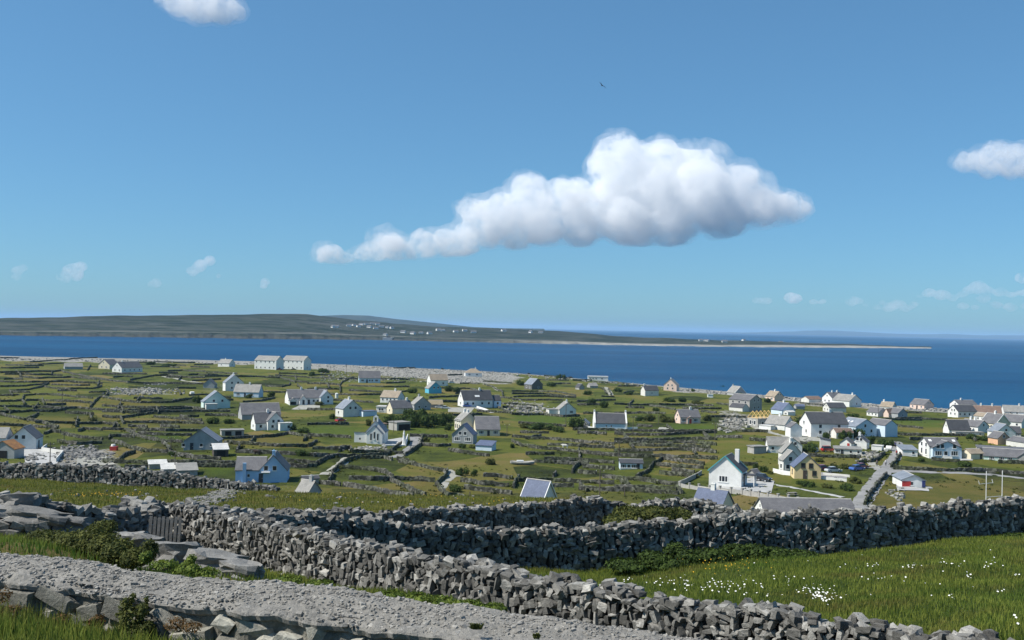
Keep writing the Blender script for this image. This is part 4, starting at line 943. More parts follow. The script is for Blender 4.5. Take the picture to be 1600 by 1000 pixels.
def house(ref, label, C, side, g, l, th, he, hr, wall, roof, f='', gw='', ch=(), wings=(), rtype='gable', ymin=110, W=None, L=None, trim=None, wtrim='trim', dcol='dark', sky=(), name='house', cat='house', chmat=None, found=1.2):
    """C: pixel of the nearest base corner; g, l: pixel widths of the gable and the long side; he, hr: pixel heights"""
    P = G(C[0], C[1], ymin); s = F / P.y; t = math.radians(th)
    W = W or (g / s) / max(math.sin(t), .12); L = L or (l / s) / max(math.cos(t), .12); he /= s; hr /= s
    v = Vector((P.x, P.y, 0)).normalized(); r = Vector((v.y, -v.x, 0))
    if side == 'L': ex = r * math.cos(t) + v * math.sin(t); ey = r * -math.sin(t) + v * math.cos(t); c = P + ex * L / 2 + ey * W / 2; gf = 'gl'
    else: ex = r * math.cos(t) - v * math.sin(t); ey = r * math.sin(t) + v * math.cos(t); c = P - ex * L / 2 + ey * W / 2; gf = 'gr'
    root = empty(name, (c.x, c.y, P.z), math.atan2(ex.y, ex.x)); tag(root, label, cat)
    HOUSES.append((ref, C[0], C[1], root))
    k = min(1.15, max(.75, (he / 2.7) ** .5))
    rf = block(root, 0, 0, L, W, he, hr, 'x', wall, roof, rtype, trim=trim, found=found)
    opening(root, f, 'f', L, W, he, hr, 0, 0, k, wtrim, dcol); opening(root, gw, gf, L, W, he, hr, 0, 0, k, wtrim, dcol)
    for tpos in ch:
        o = MB().box(-.38, .38, -.32, .32, -.9, .95).box(-.44, .44, -.38, .38, .951, 1.06).box(-.26, -.08, -.09, .09, 1.061, 1.32).box(.08, .26, -.09, .09, 1.061, 1.32).build('chimney', MT[chmat or ('white' if wall not in ('blue', 'stone', 'grey') else wall)], rf, (tpos * (L / 2 - .42), 0, hr))
    for (u, vv) in sky:
        sl_ = math.atan2(hr - he, W / 2); y = -W / 2 * (1 - vv); z = he + (hr - he) * vv
        o = ob('skylight', UNIT.setdefault('sky', MB().box(-.4, .4, -.5, .5, 0, .09).data('skylight', MT['trim'])), rf, (-L / 2 + u * L, y, z + .19)); o.rotation_euler = (sl_, 0, 0)
    for wg in wings:
        kd = wg[0]
        if kd == 'x':      # front cross gable: u, width px, projection m, he px, hr px, openings, roof
            _, u, wp, dep, h1, h2, op, rr = wg[:8]; ww = wp / s; cxw = -L / 2 + u * L; back = W * .5
            block(root, cxw, -W / 2 - dep / 2 + back / 2, dep + back, ww, h1 / s, h2 / s, 'y', wg[8] if len(wg) > 8 else wall, rr or roof, trim=trim, over=.18)
            opening(root, op, 'f', ww, dep, h1 / s, h2 / s, cxw, -W / 2 - dep / 2, k, wtrim, dcol)
        else:              # 'b' box annex: cx, cy, L, W (m), he, hr px, axis, roof type, wall, roof, front openings
            _, ax, ay, aL, aW, h1, h2, axis, rt, wl_, rr, op = wg
            block(root, ax, ay, aL, aW, h1 / s, h2 / s, axis, wl_, rr, rt, over=.12)
            fl, fw_ = (aL, aW) if axis == 'x' else (aW, aL)
            if op: opening(root, op, 'f', fl, fw_, h1 / s, h2 / s, ax, ay, k, wtrim, dcol)
    root['L'] = L; root['W'] = W; root['he'] = he; root['hr'] = hr
    return root
Hs = house
# --- left and far left
Hs('the far grey-roofed shed', 'long low shed with pale grey roof alone near the left shore', (101, 577), 'L', 1, 26, 6, 4, 9, 'grey', 'pale', W=7, name='shed', cat='shed')
Hs('the cream far-left house', 'cream gabled house partly hidden behind a white one, far left', (171, 577), 'L', 16, 14, 48, 7, 15, 'cream', 'grey', gw='a.45 w.3 w.7')
Hs('the far-left white house', 'white gabled farmhouse with grey roof and dark windows near the left shore', (190, 582), 'L', 14, 31, 42, 7, 16, 'white', 'grey', 'w.15 w.4 w.6 w.85', 'a.5 w.3 w.75', (-.55,))
Hs('the small shore cottage', 'small white cottage with grey roof against the left beach', (358, 573), 'R', 9, 17, 38, 5, 11, 'white', 'pale', 'w.3', 'w.5', (-.2,))
for (q, x, lab) in (('the left twin building', 431, 'left one of two tall white twin buildings above the shore'), ('the right twin building', 474, 'right one of two tall white twin buildings above the shore')):
    rt = Hs(q, lab, (x, 578), 'R', 12, 33, 32, 14, 21, 'white', 'pale', 'w.1 w.3 w.5 w.7 w.9 u.1 u.3 u.5 u.7 u.9', 'w.5', name='building', cat='building')
    MB().box(rt['L'] / 2 - .5, rt['L'] / 2 + .5, -rt['W'] / 2 - .5, -rt['W'] / 2 + .3, -1, rt['he'] * 1.02).build('pilaster', MT['white'], rt)
Hs('the dark grey hut', 'small dark grey gabled hut left of the white gabled house', (335, 607), 'L', 17, 4, 76, 6, 14, 'grey', 'grey', name='shed', cat='shed')
Hs('the white house behind the bungalow', 'white gabled house rising behind a grey-roofed bungalow', (352, 611), 'R', 28, 4, 76, 13, 25, 'white', 'lead', '', 'u.35 u.68 w.35 w.68', (0,))
Hs('the grey-roofed bungalow', 'long bungalow with broad grey roof and pale green gable end', (404, 621), 'R', 7, 38, 20, 8, 19, 'paleblue', 'pale', 'W.18 d.45 W.72', '', (.1,))
Hs('the pale green gabled house', 'pale green gabled house with two upper windows, left of centre', (318, 639), 'R', 40, 4, 80, 11, 27, 'palegreen', 'lead', '', 'u.38 u.7', wings=(('b', 5.6, -2.8, 4.6, 2.4, 8, 9, 'y', 'flat', 'offwhite', 'sheet', ''),))
Hs('the big dark shed roof', 'wide shed with large dark grey roof behind a white house', (378, 656), 'L', 1, 59, 8, 8, 24, 'grey', 'grey', W=10, name='barn', cat='barn')
Hs('the white L-shaped house', 'white house with cross gable and flat porch below the big shed', (399, 673), 'L', 7, 40, 16, 12, 27, 'white', 'grey', 'w.2', 'w.5', (.1,), (('x', .72, 25, 1.5, 15, 28, 'u.35 u.68 w.3', None), ('b', 4.6, -6.0, 4.2, 2.6, 12, 13, 'x', 'flat', 'white', 'sheet', 'w.7')))
Hs('the long white cottage', 'long white cottage with grey slates and three small gables', (451, 632), 'L', 6, 62, 10, 10, 22, 'white', 'grey', 'w.13 d.5 w.62 w.72', '', (-.3, .45), (('x', .35, 12, 1.6, 7, 14, 'd.5', None), ('x', .92, 20, 2.6, 11, 21, 'w.6 u.6', 'lead'), ('b', -7.5, -5.6, 3.6, 3.0, 6, 10, 'y', 'gable', 'offwhite', 'grey', 'g.5')))
Hs('the grey gable house by the red car', 'grey white gabled house with a blue annex and red car', (536, 652), 'R', 29, 12, 64, 13, 26, 'offwhite', 'lead', 'w.4', 'u.38 u.66', (0, .1), (('b', 4.5, 6.0, 4.0, 6.0, 9, 9.5, 'x', 'flat', 'paleblue', 'blue', ''),))
# the chapel
chp = Hs('the white chapel', 'small white gabled chapel with three lancet windows and bellcote', (601, 694), 'L', 29, 5, 80, 19, 36, 'white', 'lead', '', '', (), (), name='chapel', cat='chapel')
def chapel(rt):
    L, W, he, hr = rt['L'], rt['W'], rt['he'], rt['hr']
    block(rt, -L / 2 - .9, 0, 1.8, W * .82, he * .88, hr * .80, 'x', 'white', 'lead', over=.12)
    opening(rt, 'l.28 l.5 l.72', 'gl', L + 3.6, W * .82, he, hr, 0, 0, 1.0, 'offwhite')
    b = MB(); x = -L / 2 + .1
    b.box(x - .3, x + .3, -.75, -.35, hr - .3, hr + 1.1).box(x - .3, x + .3, .35, .75, hr - .3, hr + 1.1)
    b.add([(x - .32, -.85, hr + 1.101), (x - .32, .85, hr + 1.101), (x - .32, 0, hr + 1.8), (x + .32, -.85, hr + 1.101), (x + .32, .85, hr + 1.101), (x + .32, 0, hr + 1.8)], [(0, 2, 1), (3, 4, 5), (0, 3, 5, 2), (1, 2, 5, 4), (0, 1, 4, 3)])
    bc = b.build('bellcote', MT['white'], rt); MB().tube((x, 0, hr + .35), (x, 0, hr + .85), .28, .12).build('bell', MT['dark'], bc)
    block(rt, -L / 2 + 2.0, W / 2 + 1.7, 4.0, 3.4, 2.6, 3.3, 'y', 'white', 'lead', 'mono', over=.15)
    opening(rt, 's.45', 'gl', 4.0, 3.4, 2.6, 3, -L / 2 + 2.0, W / 2 + 1.7, 1, 'trim')
chapel(chp)
p = G(631, 696); e = empty('statue', p); tag(e, 'white religious statue on a tall tapered pedestal beside the chapel', 'statue')
MB().box(-.75, .75, -.75, .75, -.6, .35).build('plinth', MT['statue'], e); MB().tube((0, 0, .35), (0, 0, 3.0), .55, .36, 10).build('pedestal', MT['statue'], e)
MB().tube((0, 0, 3.0), (0, 0, 3.7), .3, .34, 10).tube((0, 0, 3.7), (0, 0, 4.25), .34, .16, 10).tube((0, 0, 4.25), (0, 0, 4.4), .1, .13, 8).tube((0, 0, 4.4), (0, 0, 4.62), .16, .1, 8).build('figure', MT['statue'], e, smooth=True)
# --- upper middle
Hs('the far slate bungalow', 'lone bungalow with blue grey roof below the limestone flats', (561, 598), 'L', 1, 33, 3, 7.5, 18, 'paleblue', 'grey', 'W.17 d.37 w.5 w.62 W.82', '', W=8)
Hs('the cottage with mossy tiles', 'white cottage with weathered tan roof left of the thick hedge', (621, 629), 'R', 11, 27, 26, 7.5, 17, 'white', 'tan', 'w.15 w.4 w.6 w.82', 'w.5', (.35,))
Hs('the white flat annex', 'little white flat-roofed annex left of the grey-roofed row', (603, 645), 'R', 3, 15, 14, 9, 10, 'white', 'sheet', 'w.35 w.62', '', rtype='flat', W=5, name='annex', cat='outbuilding')
Hs('the cream-gabled row', 'house with cream gable and plain grey roof behind the thick hedge', (613, 647), 'L', 9, 31, 26, 9, 20, 'cream', 'grey', '', 'w.5', (.8,))
Hs('the grey gabled house behind the hedge', 'grey rendered gabled house above the thick hedge', (647, 641), 'R', 26, 7, 58, 9, 20, 'grey', 'pale', '', 'w.3 w.7', (-.8,))
Hs('the thatch-coloured shed', 'low shed with straw coloured roof beside the parked white cars', (671, 637), 'L', 2, 21, 8, 5, 11, 'block', 'thatch', '', '', W=6, name='shed', cat='shed')
Hs('the turquoise house', 'turquoise gabled house with two dark upper windows', (670, 615), 'R', 20, 6, 70, 8, 18, 'turq', 'pale', '', 'u.4 u.72')
Hs('the white house behind the turquoise one', 'white house with brown grey roof just behind the turquoise one', (673, 603), 'L', 6, 27, 18, 9, 18, 'white', 'tan', 'w.25 w.72', 'w.5')
Hs('the hipped shore bungalow', 'low bungalow with brown hipped roof on the limestone shore', (727, 588), 'L', 1, 26, 5, 5.5, 12, 'white', 'tan', 'W.25 W.7', '', (.3,), rtype='hip', W=9)
Hs('the long dark-roofed white house', 'long white house with dark slate roof and bright gable end', (724, 636), 'L', 9, 46, 21, 11, 25, 'white', 'dark', 'w.14 w.33 w.64 w.87', 'a.5 w.5', (.3,), (('x', .68, 22, -4.5, 20, 27, '', 'grey'), ('b', 10.0, -.5, 3.4, 5.0, 9, 17, 'x', 'gable', 'paleblue', 'dark', 'w.5')), sky=((.45, .35), (.5, .35), (.55, .35)))
Hs('the tall cream house', 'tall cream house with two chimneys behind the grey-roofed bungalow', (720, 675), 'R', 26, 10, 68, 17, 29, 'cream', 'pale', 't.2 t.5 t.8 u.2 u.5 u.8', '', (-.6, .6))
Hs('the cream bungalow', 'cream bungalow with large plain grey roof in front of a tall cream house', (744, 681), 'L', 2, 37, 6, 10, 28, 'cream', 'grey', 'W.22 d.52 W.82', '', W=10)
Hs('the grey gabled house', 'grey gabled house with four white-silled windows in mid view', (739, 694), 'L', 33, 6, 78, 14, 30, 'grey', 'blue', '', 'u.38 u.62 W.25 W.75', wtrim='trim')
Hs('the blue-roofed shed', 'small shed with blue roof beside the grey gabled house', (768, 705), 'R', 7, 25, 20, 8, 13, 'paleblue', 'blue', '', '', rtype='mono', name='shed', cat='shed')
Hs('the open cattle shed', 'pale concrete shed with wide dark opening below the thick hedge', (620, 673), 'L', 13, 21, 33, 12, 13, 'block', 'pale', 'g.35 g.75', '', rtype='flat', name='shed', cat='shed')
Hs('the red-roofed hut', 'tiny hut with red roof behind the chapel', (597, 668), 'L', 3, 8, 20, 5, 6, 'grey', 'brown', '', '', rtype='flat', W=3, name='hut', cat='hut')
# --- near left
bl = Hs('the blue house', 'bright blue house with front gable, low chimney and grey roof', (448, 754), 'L', 42, 3, 86, 19, 42, 'blue', 'grey', '', 'u.24 u.55 d.06', (-.95,), (), L=8.5, ymin=150, dcol='dark')
def blue_wing(rt):
    L, W, he, hr = rt['L'], rt['W'], rt['he'], rt['hr']; wl_ = W * .86
    block(rt, -L / 2 + 3.6, W / 2 + wl_ / 2 - .6, wl_ + 1.2, 6.6, he * .98, hr * .86, 'y', 'blue', 'grey', over=.15)
    opening(rt, 's.55', 'gl', 7.0, wl_, he, hr, -L / 2 + 3.6 + .2, W / 2 + wl_ / 2, 1)
    MB().box(-L / 2 - .15, -L / 2 + .32, W / 2 + wl_ * .55, W / 2 + wl_ * .69, -1, he * 1.60).build('chimney', MT['blue'], rt)
    MB().box(-L / 2 - 1.1, -L / 2 - .02, W / 2 - 2.4, W / 2 - .5, 2.35, 2.47).build('door_canopy', MT['trim'], rt)
blue_wing(bl)
Hs('the grey byre', 'plain grey gabled byre with dark door on the left', (340, 703), 'L', 51, 7, 80, 13, 31, 'grey', 'lead', '', 'd.24 w.52 s.8 w.0', (), name='byre', cat='barn')
Hs('the white-topped lean-to', 'small dark shed with bright white sheet roof beside the grey byre', (334, 714), 'L', 2, 22, 6, 11, 17, 'brown', 'sheet', 'g.5', '', rtype='mono', W=4.2, name='shed', cat='shed')
Hs('the low stone pen shed', 'low ruined stone shed with open front above the grey byre', (346, 681), 'L', 2, 34, 6, 8, 9, 'block', 'pale', 'g.3 g.75', '', rtype='flat', W=4, name='shed', cat='shed')
Hs('the white farmhouse at the left edge', 'large white farmhouse with grey roof cut by the left edge', (56, 702), 'L', 37, 10, 76, 17, 34, 'white', 'grey', 'd.4', 'u.25 u.52', (), (('b', -1.5, 11.5, 15, 7.5, 18, 32, 'y', 'gable', 'white', 'pale', ''),), trim=None)
Hs('the rust-roofed barn', 'grey barn with rusty orange roof at the left edge', (22, 717), 'L', 33, 14, 60, 15, 27, 'grey', 'rust', '', 'g.5', (), name='barn', cat='barn')
Hs('the pale lean-to roof', 'low shed with pale flat roof behind the dark meadow wall', (233, 734), 'L', 1, 26, 3, 8, 11, 'block', 'sheet', '', '', rtype='mono', W=4, ymin=130, name='shed', cat='shed')
Hs('the white corrugated shed', 'low shed with white corrugated roof behind the dark meadow wall', (253, 742), 'L', 1, 23, 4, 8, 13, 'block', 'sheet', '', '', rtype='mono', W=4.5, ymin=130, name='shed', cat='shed')
Hs('the grey lean-to', 'low shed with plain grey roof sloping beside the white corrugated one', (277, 744), 'L', 1, 30, 4, 8, 15, 'block', 'pale', '', '', rtype='mono', W=4.5, ymin=130, name='shed', cat='shed')
Hs('the pyramid-roofed cottage', 'cottage showing only its pale roof and chimney beyond the meadow', (481, 778), 'R', 20, 18, 45, 8, 24, 'grey', 'pale', '', '', (.6,), ymin=175)
Hs('the dark stone byre', 'low dark stone byre right of the blue house', (474, 757), 'L', 4, 24, 14, 8, 11.5, 'block', 'dark', '', '', ymin=150, name='byre', cat='barn')
Hs('the steep slate roof', 'house showing only its steep blue grey roof with white edges beyond the wall', (848, 796), 'R', 20, 34, 34, 15, 41, 'white', 'blue', '', '', (), ymin=130, trim='trim')
Hs('the mobile home', 'pale blue mobile home with dark roof among the walled fields', (969, 734), 'L', 2, 35, 5, 10.5, 15, 'paleblue', 'dark', 'W.14 w.38 W.62 d.8', '', rtype='gable', W=4, name='mobile_home', cat='mobile home')
# --- right of centre
Hs('the stone barn', 'old stone barn with blue grey roof and dark right gable', (831, 609), 'R', 17, 12, 52, 8, 17, 'stone', 'lead', 'w.3 w.7', 'w.6', name='barn', cat='barn')
Hs('the white gable by the bright field', 'white gabled house with low annex at the bright green field', (874, 648), 'R', 26, 6, 74, 8, 19, 'white', 'pale', '', 'W.72', (.4,), (('b', -1, -5.5, 5, 5, 7, 8, 'x', 'flat', 'offwhite', 'pale', ''),))
Hs('the flat shore building', 'long low white building with flat roof on the shore skyline', (919, 594), 'L', 1, 31, 3, 5, 6.3, 'white', 'sheet', 'w.1 w.25 w.4 W.7', '', rtype='flat', W=8, name='building', cat='building')
pg = Hs('the parapet cottage', 'long cottage with dark roof between two white parapet gables', (930, 671), 'L', 1, 48, 4, 10, 24, 'paleblue', 'dark', 's.36 s.52', '', (), W=8.5)
for sx_ in (-1, 1):
    L, W, he, hr = pg['L'], pg['W'], pg['he'], pg['hr']; x = sx_ * (L / 2 + .12); V = []
    for xx in (x - .26, x + .26): V += [(xx, -W / 2 - .35, -1), (xx, W / 2 + .35, -1), (xx, W / 2 + .35, he + .2), (xx, .45, hr + .45), (xx, .45, hr + 1.3), (xx, -.45, hr + 1.3), (xx, -.45, hr + .45), (xx, -W / 2 - .35, he + .2)]
    n = 8; ob('parapet', mesh_data('parapet', V, [tuple(range(n - 1, -1, -1)), tuple(range(n, 2 * n))] + [(i, (i + 1) % n, n + (i + 1) % n, n + i) for i in range(n)], MT['white']), pg)
Hs('the little grey shed', 'little grey gabled shed left of the parapet cottage', (919, 669), 'L', 15, 3, 78, 7, 13, 'grey', 'lead', name='shed', cat='shed')
Hs('the low stone hut', 'low grey stone hut on the grassy slope near the shore', (922, 606), 'L', 3, 12, 25, 3, 7, 'block', 'pale', W=5, name='hut', cat='hut')
Hs('the ruined cottage', 'roofless ruined cottage in a hollow beside bushes', (905, 609), 'R', 8, 6, 50, 4, 9, 'block', 'dark', name='hut', cat='hut')
Hs('the dark-roofed shore house', 'house with pale left gable and dark roof near the shore', (1008, 619), 'L', 7, 21, 26, 9, 16, 'offwhite', 'dark', 's.5', '', (-.9,))
Hs('the pink stone house', 'pinkish gabled house standing on the shore skyline', (1057, 611), 'L', 20, 4, 78, 9, 18, 'pink', 'pale', '', 'u.35 u.65 w.3 w.7', (-.6,))
Hs('the pink-fronted cottage', 'pink fronted cottage with dark door and red canopy', (1063, 662), 'L', 9, 31, 21, 10, 21, 'pink', 'grey', 'W.18 d.45 W.76', 'w.35 u.5', (.3,), (('x', .46, 10, .9, 8, 11, 'd.5', 'brown'),), dcol='red')
Hs('the small white box shed', 'tiny white box shed near the shore beyond the grey building', (1106, 621), 'L', 1, 8, 5, 4.5, 5, 'white', 'sheet', rtype='flat', W=4, name='shed', cat='shed')
Hs('the white-verged shore house', 'shore house with white roof edges above the big grey building', (1148, 618), 'R', 17, 12, 54, 4, 14, 'grey', 'pale', '', 'w.5', (-.95,), trim='trim')
Hs('the big grey building', 'big grey two-storey building with dark right end', (1171, 643), 'R', 19, 32, 36, 17, 25, 'block', 'grey', 'w.2 u.2 w.5 u.5 u.8', 'w.4 u.4 w.7 u.7', (), (('b', 2.0, -7.5, 7.5, 5.0, 6, 12, 'x', 'gable', 'offwhite', 'dark', ''),), name='building', cat='building')
Hs('the tan-gabled shore house', 'shore house with grey tan roof and tan right gable', (1210, 627), 'R', 14, 14, 45, 7, 15, 'pink', 'tan', 'W.7', 'a.4 a.65', (.1,))
Hs('the blue-slated house', 'house with deep blue slates and white sun porch', (1222, 648), 'R', 20, 17, 50, 7, 18, 'paleblue', 'blue', '', '', (.1,), (('b', 6.5, -2.0, 4, 3, 5, 7, 'y', 'gable', 'white', 'sheet', 'W.5'),))
Hs('the brown-roofed long shed', 'long shed with reddish brown roof near the right shore', (1264, 629), 'L', 12, 20, 40, 5, 9, 'offwhite', 'brown', '', '', name='shed', cat='shed')
Hs('the small dark shed', 'small dark blue grey shed right of the blue-slated house', (1244, 639), 'L', 4, 13, 22, 4, 7, 'grey', 'blue', name='shed', cat='shed')
Hs('the pale-roofed house', 'white house with pale weathered roof beside the unfinished one', (1226, 673), 'R', 15, 30, 32, 9, 21, 'white', 'pale', '', 'u.5', (0,), (('b', -2, -5.2, 5, 3, 6, 7, 'x', 'flat', 'white', 'sheet', ''),))
Hs('the large white guesthouse', 'large white house with dark roof and tall bright left gable', (1267, 683), 'L', 18, 56, 23, 21, 37, 'white', 'dark', 'w.25 u.25 W.55 u.75', 'u.4 w.6', (.35,), (('b', -12.0, -3.5, 4.5, 4.0, 15, 22, 'y', 'gable', 'white', 'grey', ''), ('b', 3.5, -6.8, 6.0, 4.5, 9, 15, 'x', 'gable', 'offwhite', 'brown', 'w.5')))
Hs('the many-gabled blue-white house', 'rambling house of pale blue gables and grey slates', (1337, 681), 'R', 31, 27, 46, 14, 25, 'paleblue', 'lead', 'w.3 w.7', 'u.45 w.75', (), (('x', .3, 14, 2.5, 11, 19, 'w.5', 'lead', 'white'), ('b', 3.0, 9.0, 9, 6, 16, 24, 'x', 'gable', 'paleblue', 'grey', '')), sky=((.3, .5), (.5, .5)))
Hs('the bright gabled shore house', 'bright white gabled house with two chimneys on the shore', (1300, 631), 'L', 15, 18, 45, 9, 17, 'white', 'grey', '', 'a.5 w.3 w.7', (-.2, .7))
Hs('the pale-roofed shore row', 'white row with pale tiled roof joined to the bright gabled house', (1327, 636), 'R', 18, 26, 32, 9, 18, 'white', 'pale', 'w.3 d.6', 'w.6', (.7,))
Hs('the small grey house', 'small grey house with dark roof in front of the bright shore house', (1296, 644), 'L', 10, 25, 30, 7, 14, 'offwhite', 'dark', '', 'w.3 w.7 a.5')
Hs('the low white row', 'low white row with grey roof beyond the many-gabled house', (1372, 651), 'R', 14, 17, 40, 6, 13, 'white', 'grey', 'w.2 w.5 w.8', '')
Hs('the tan hipped cottage', 'cottage with sandy coloured roof at the right shore', (1394, 641), 'R', 6, 18, 20, 5, 12, 'offwhite', 'tan', '', '', (-.8,))
Hs('the grey double-gabled cottage', 'dark grey cottage with two gables right of the low white row', (1403, 653), 'R', 14, 19, 40, 7, 14, 'grey', 'grey', '', 'w.5', (), (('x', .25, 10, 1.5, 6, 13, '', 'brown', 'pink'),))
Hs('the pink-white shore bungalow', 'pinkish white bungalow with tan gable on the right shore', (1444, 640), 'R', 14, 21, 36, 7, 15, 'pink', 'grey', 'w.2 d.5 w.8', 'a.4 a.6')
Hs('the bright white house with dark slates', 'bright white gabled house with near black slates, upper right', (1497, 652), 'L', 15, 27, 36, 9, 18, 'white', 'dark', 'w.1 w.35 w.6 w.85', 'u.4 u.65 w.3 w.7')
Hs('the house behind the dark-slated one', 'white gabled house peeping out behind the dark-slated one', (1498, 641), 'L', 13, 26, 40, 9, 15, 'white', 'grey', '', 'u.6', (-.3,))
Hs('the brown-roofed terrace', 'low terrace with brown grey roofs right of the dark-slated house', (1523, 649), 'L', 2, 38, 8, 5, 15, 'block', 'brown', '', '', (-.5, .4), W=8)
Hs('the white cottage by the cream house', 'small white cottage tucked behind the cream house', (1538, 659), 'R', 10, 15, 40, 8, 13, 'white', 'tan', 'w.4 w.8', '')
Hs('the cream house with white verges', 'cream house with blue slates and bold white roof edges', (1556, 673), 'R', 20, 22, 46, 11, 25, 'cream', 'grey', 'w.3 w.7', '', (.0,), trim='trim')
Hs('the long-roofed cottage at the right shore', 'white cottage with long weathered roof at the right shore', (1569, 647), 'L', 2, 30, 12, 4, 13, 'white', 'pale', 'w.3 w.6', '', (.6,), W=8)
Hs('the white house at the right edge', 'white house with grey slates cut by the right edge', (1596, 669), 'R', 10, 26, 20, 9, 19, 'white', 'grey', 'w.75', '')
Hs('the pink-gabled house', 'pinkish gabled house with black roof and flat sun lounge', (1483, 678), 'L', 9, 30, 26, 7, 21, 'white', 'dark', '', 'a.5', (), (('b', 1.0, -7.0, 11, 3.0, 5, 6, 'x', 'flat', 'offwhite', 'pale', 'W.2 W.5 w.85'),))
Hs('the white house with a gable to the right', 'white house with grey slates, right gable and two chimneys', (1528, 677), 'R', 16, 27, 38, 10, 19, 'white', 'grey', 'w.6', 'u.5 s.75', (-.4, .1))
Hs('the white gable beside the orange house', 'white gabled house behind the orange one', (1557, 684), 'R', 27, 13, 60, 9, 21, 'white', 'lead', '', 'u.5', ())
Hs('the orange house', 'orange rendered house with grey roof among white ones', (1559, 695), 'R', 17, 14, 50, 10, 19, 'orange', 'grey', '', 'u.5', (), (('b', 8.5, 2.5, 9, 6, 8, 14, 'x', 'gable', 'offwhite', 'grey', ''),))
Hs('the dark-windowed annex', 'long grey roofed annex above the cream row at the right', (1573, 682), 'L', 2, 20, 8, 6, 15, 'grey', 'dark', 's.2 s.5 s.8', '', W=7)
Hs('the cream flat row', 'long low cream building with flat grey roof, right side', (1528, 708), 'L', 2, 72, 4, 7, 9, 'cream', 'grey', 's.2 s.42 W.62', '', rtype='flat', W=8, name='building', cat='building')
Hs('the grey-green hall', 'long low grey green hall with dark windows at the right edge', (1537, 718), 'L', 2, 70, 3, 6, 16, 'palegreen', 'grey', 'W.16 W.36 W.52 W.8', '', W=8, wings=(('x', .86, 26, .6, 7, 17, '', 'grey', 'block'),), name='hall', cat='building')
Hs('the cream store', 'cream store with low roof left of the grey green hall', (1517, 718), 'L', 14, 18, 40, 9, 15, 'cream', 'tan', 'd.8', '', name='store', cat='outbuilding')
Hs('the large blue-white house', 'large white house with broad front gable and roof windows on the right', (1452, 716), 'L', 16, 44, 25, 19, 30, 'white', 'grey', '', 'u.3 u.7 t.3 t.7', (), (('x', .52, 46, 1.2, 17, 27, 'W.2 u.18 u.33 W.75 u.75 w.45', None, 'paleblue'),), sky=((.12, .6), (.9, .6)))
Hs('the flat-roofed clinic', 'low white building with grey green flat roof above the crossroads', (1410, 712), 'L', 3, 22, 12, 9, 12, 'white', 'lead', 'w.72', '', rtype='mono', W=8, name='building', cat='building')
Hs('the white gable with front chimney', 'white gabled cottage with a chimney on its front gable by the trees', (1354, 702), 'L', 22, 4, 78, 11, 20, 'white', 'grey', '', 'u.38 u.62 s.3', (-.93,), (('b', 0, -5.0, 3, 3, 6, 6.6, 'y', 'flat', 'white', 'sheet', ''),))
Hs('the pink-doored gable', 'small white gabled house with pink door left of the chimney cottage', (1330, 701), 'L', 17, 4, 76, 8, 15, 'white', 'grey', '', 'd.75', (), dcol='red')
Hs('the low white school', 'long flat-roofed white building with slanting end wall', (1304, 709), 'L', 1, 40, 3, 7.5, 9, 'offwhite', 'pale', 'W.12 d.28 w.6 w.88', '', rtype='flat', W=7, wings=(('b', -6.0, 5, 4, 3, 16, 19, 'y', 'mono', 'offwhite', 'dark', ''),), name='building', cat='building')
Hs('the yellow house', 'yellow gabled house with blue slates and brown windows', (1241, 748), 'R', 40, 6, 80, 18, 37, 'yellow', 'blue', 'w.5', 'u.33 u.62 d.4 w.75', (), wtrim='brown', dcol='brown', ymin=130)
Hs('the grey-white house beside the yellow one', 'pale house with grey slates just left of the yellow house', (1224, 739), 'R', 26, 7, 66, 20, 34, 'offwhite', 'pale', 'w.5', 'u.4 w.25', ())
Hs('the slate-roofed house behind', 'pale house with grey slates behind the two by the yellow house', (1222, 727), 'R', 28, 6, 66, 20, 36, 'offwhite', 'pale', '', 'u.45', (.8,))
Hs('the white cross-gabled house', 'white house with cross gable and dark hedge in front', (1200, 707), 'L', 4, 48, 12, 12, 23, 'white', 'pale', 'w.15', '', (), (('x', .74, 30, 1.0, 13, 24, 'u.3 u.65', None),))
Hs('the grey block shed', 'grey concrete block shed left of the white cross-gabled house', (1178, 709), 'L', 10, 19, 34, 10, 11.5, 'block', 'pale', '', '', rtype='flat', name='shed', cat='shed')
wh = Hs('the white house with the driveway', 'white gable-fronted house with dark roof, one low window and paved driveway', (1158, 762), 'L', 50, 9, 78, 24, 47, 'white', 'dark', 'd.5 w.25 w.8', 'W.45', (), ymin=130, trim='teal')
L, W, he, hr = wh['L'], wh['W'], wh['he'], wh['hr']
MB().box(L * .12, L * .12 + .8, -W * .30, -W * .30 + .9, he, hr + 1.3).build('chimney', MT['white'], wh)
pr = MB().box(-L * .2, L * .15, -W / 2 - 2.6, -W / 2, 2.5, 2.75).build('porch', RF['dark'], wh)
for x in (-L * .18, L * .13): MB().tube((x, -W / 2 - 2.4, -.6), (x, -W / 2 - 2.4, 2.5), .13, n=8).build('column', MT['white'], pr)
Hs('the grey pump house', 'small grey gabled hut behind the white house', (1180, 747), 'L', 12, 8, 55, 6, 12, 'block', 'grey', '', '', name='hut', cat='hut')
Hs('the low slate roof behind the wall', 'house showing its blue grey roof and beige gable above the near wall', (1127, 806), 'R', 18, 44, 26, 15, 36, 'cream', 'blue', '', 'w.4', (.0,), ymin=110)
Hs('the long grey roof behind the wall', 'long house showing its grey roof and white left gable above the near wall', (1196, 818), 'L', 23, 138, 14, 14, 34, 'white', 'grey', '', 'a.5', (), W=7.5, ymin=100)
pv = Hs('the sports pavilion', 'white sports pavilion with blue grey roof and red door by the pitch', (1409, 761), 'R', 34, 9, 74, 11, 18.5, 'white', 'lead', '', 'R.2 w.42', (), ymin=150, L=7.5, name='pavilion', cat='pavilion')
L, W = pv['L'], pv['W']
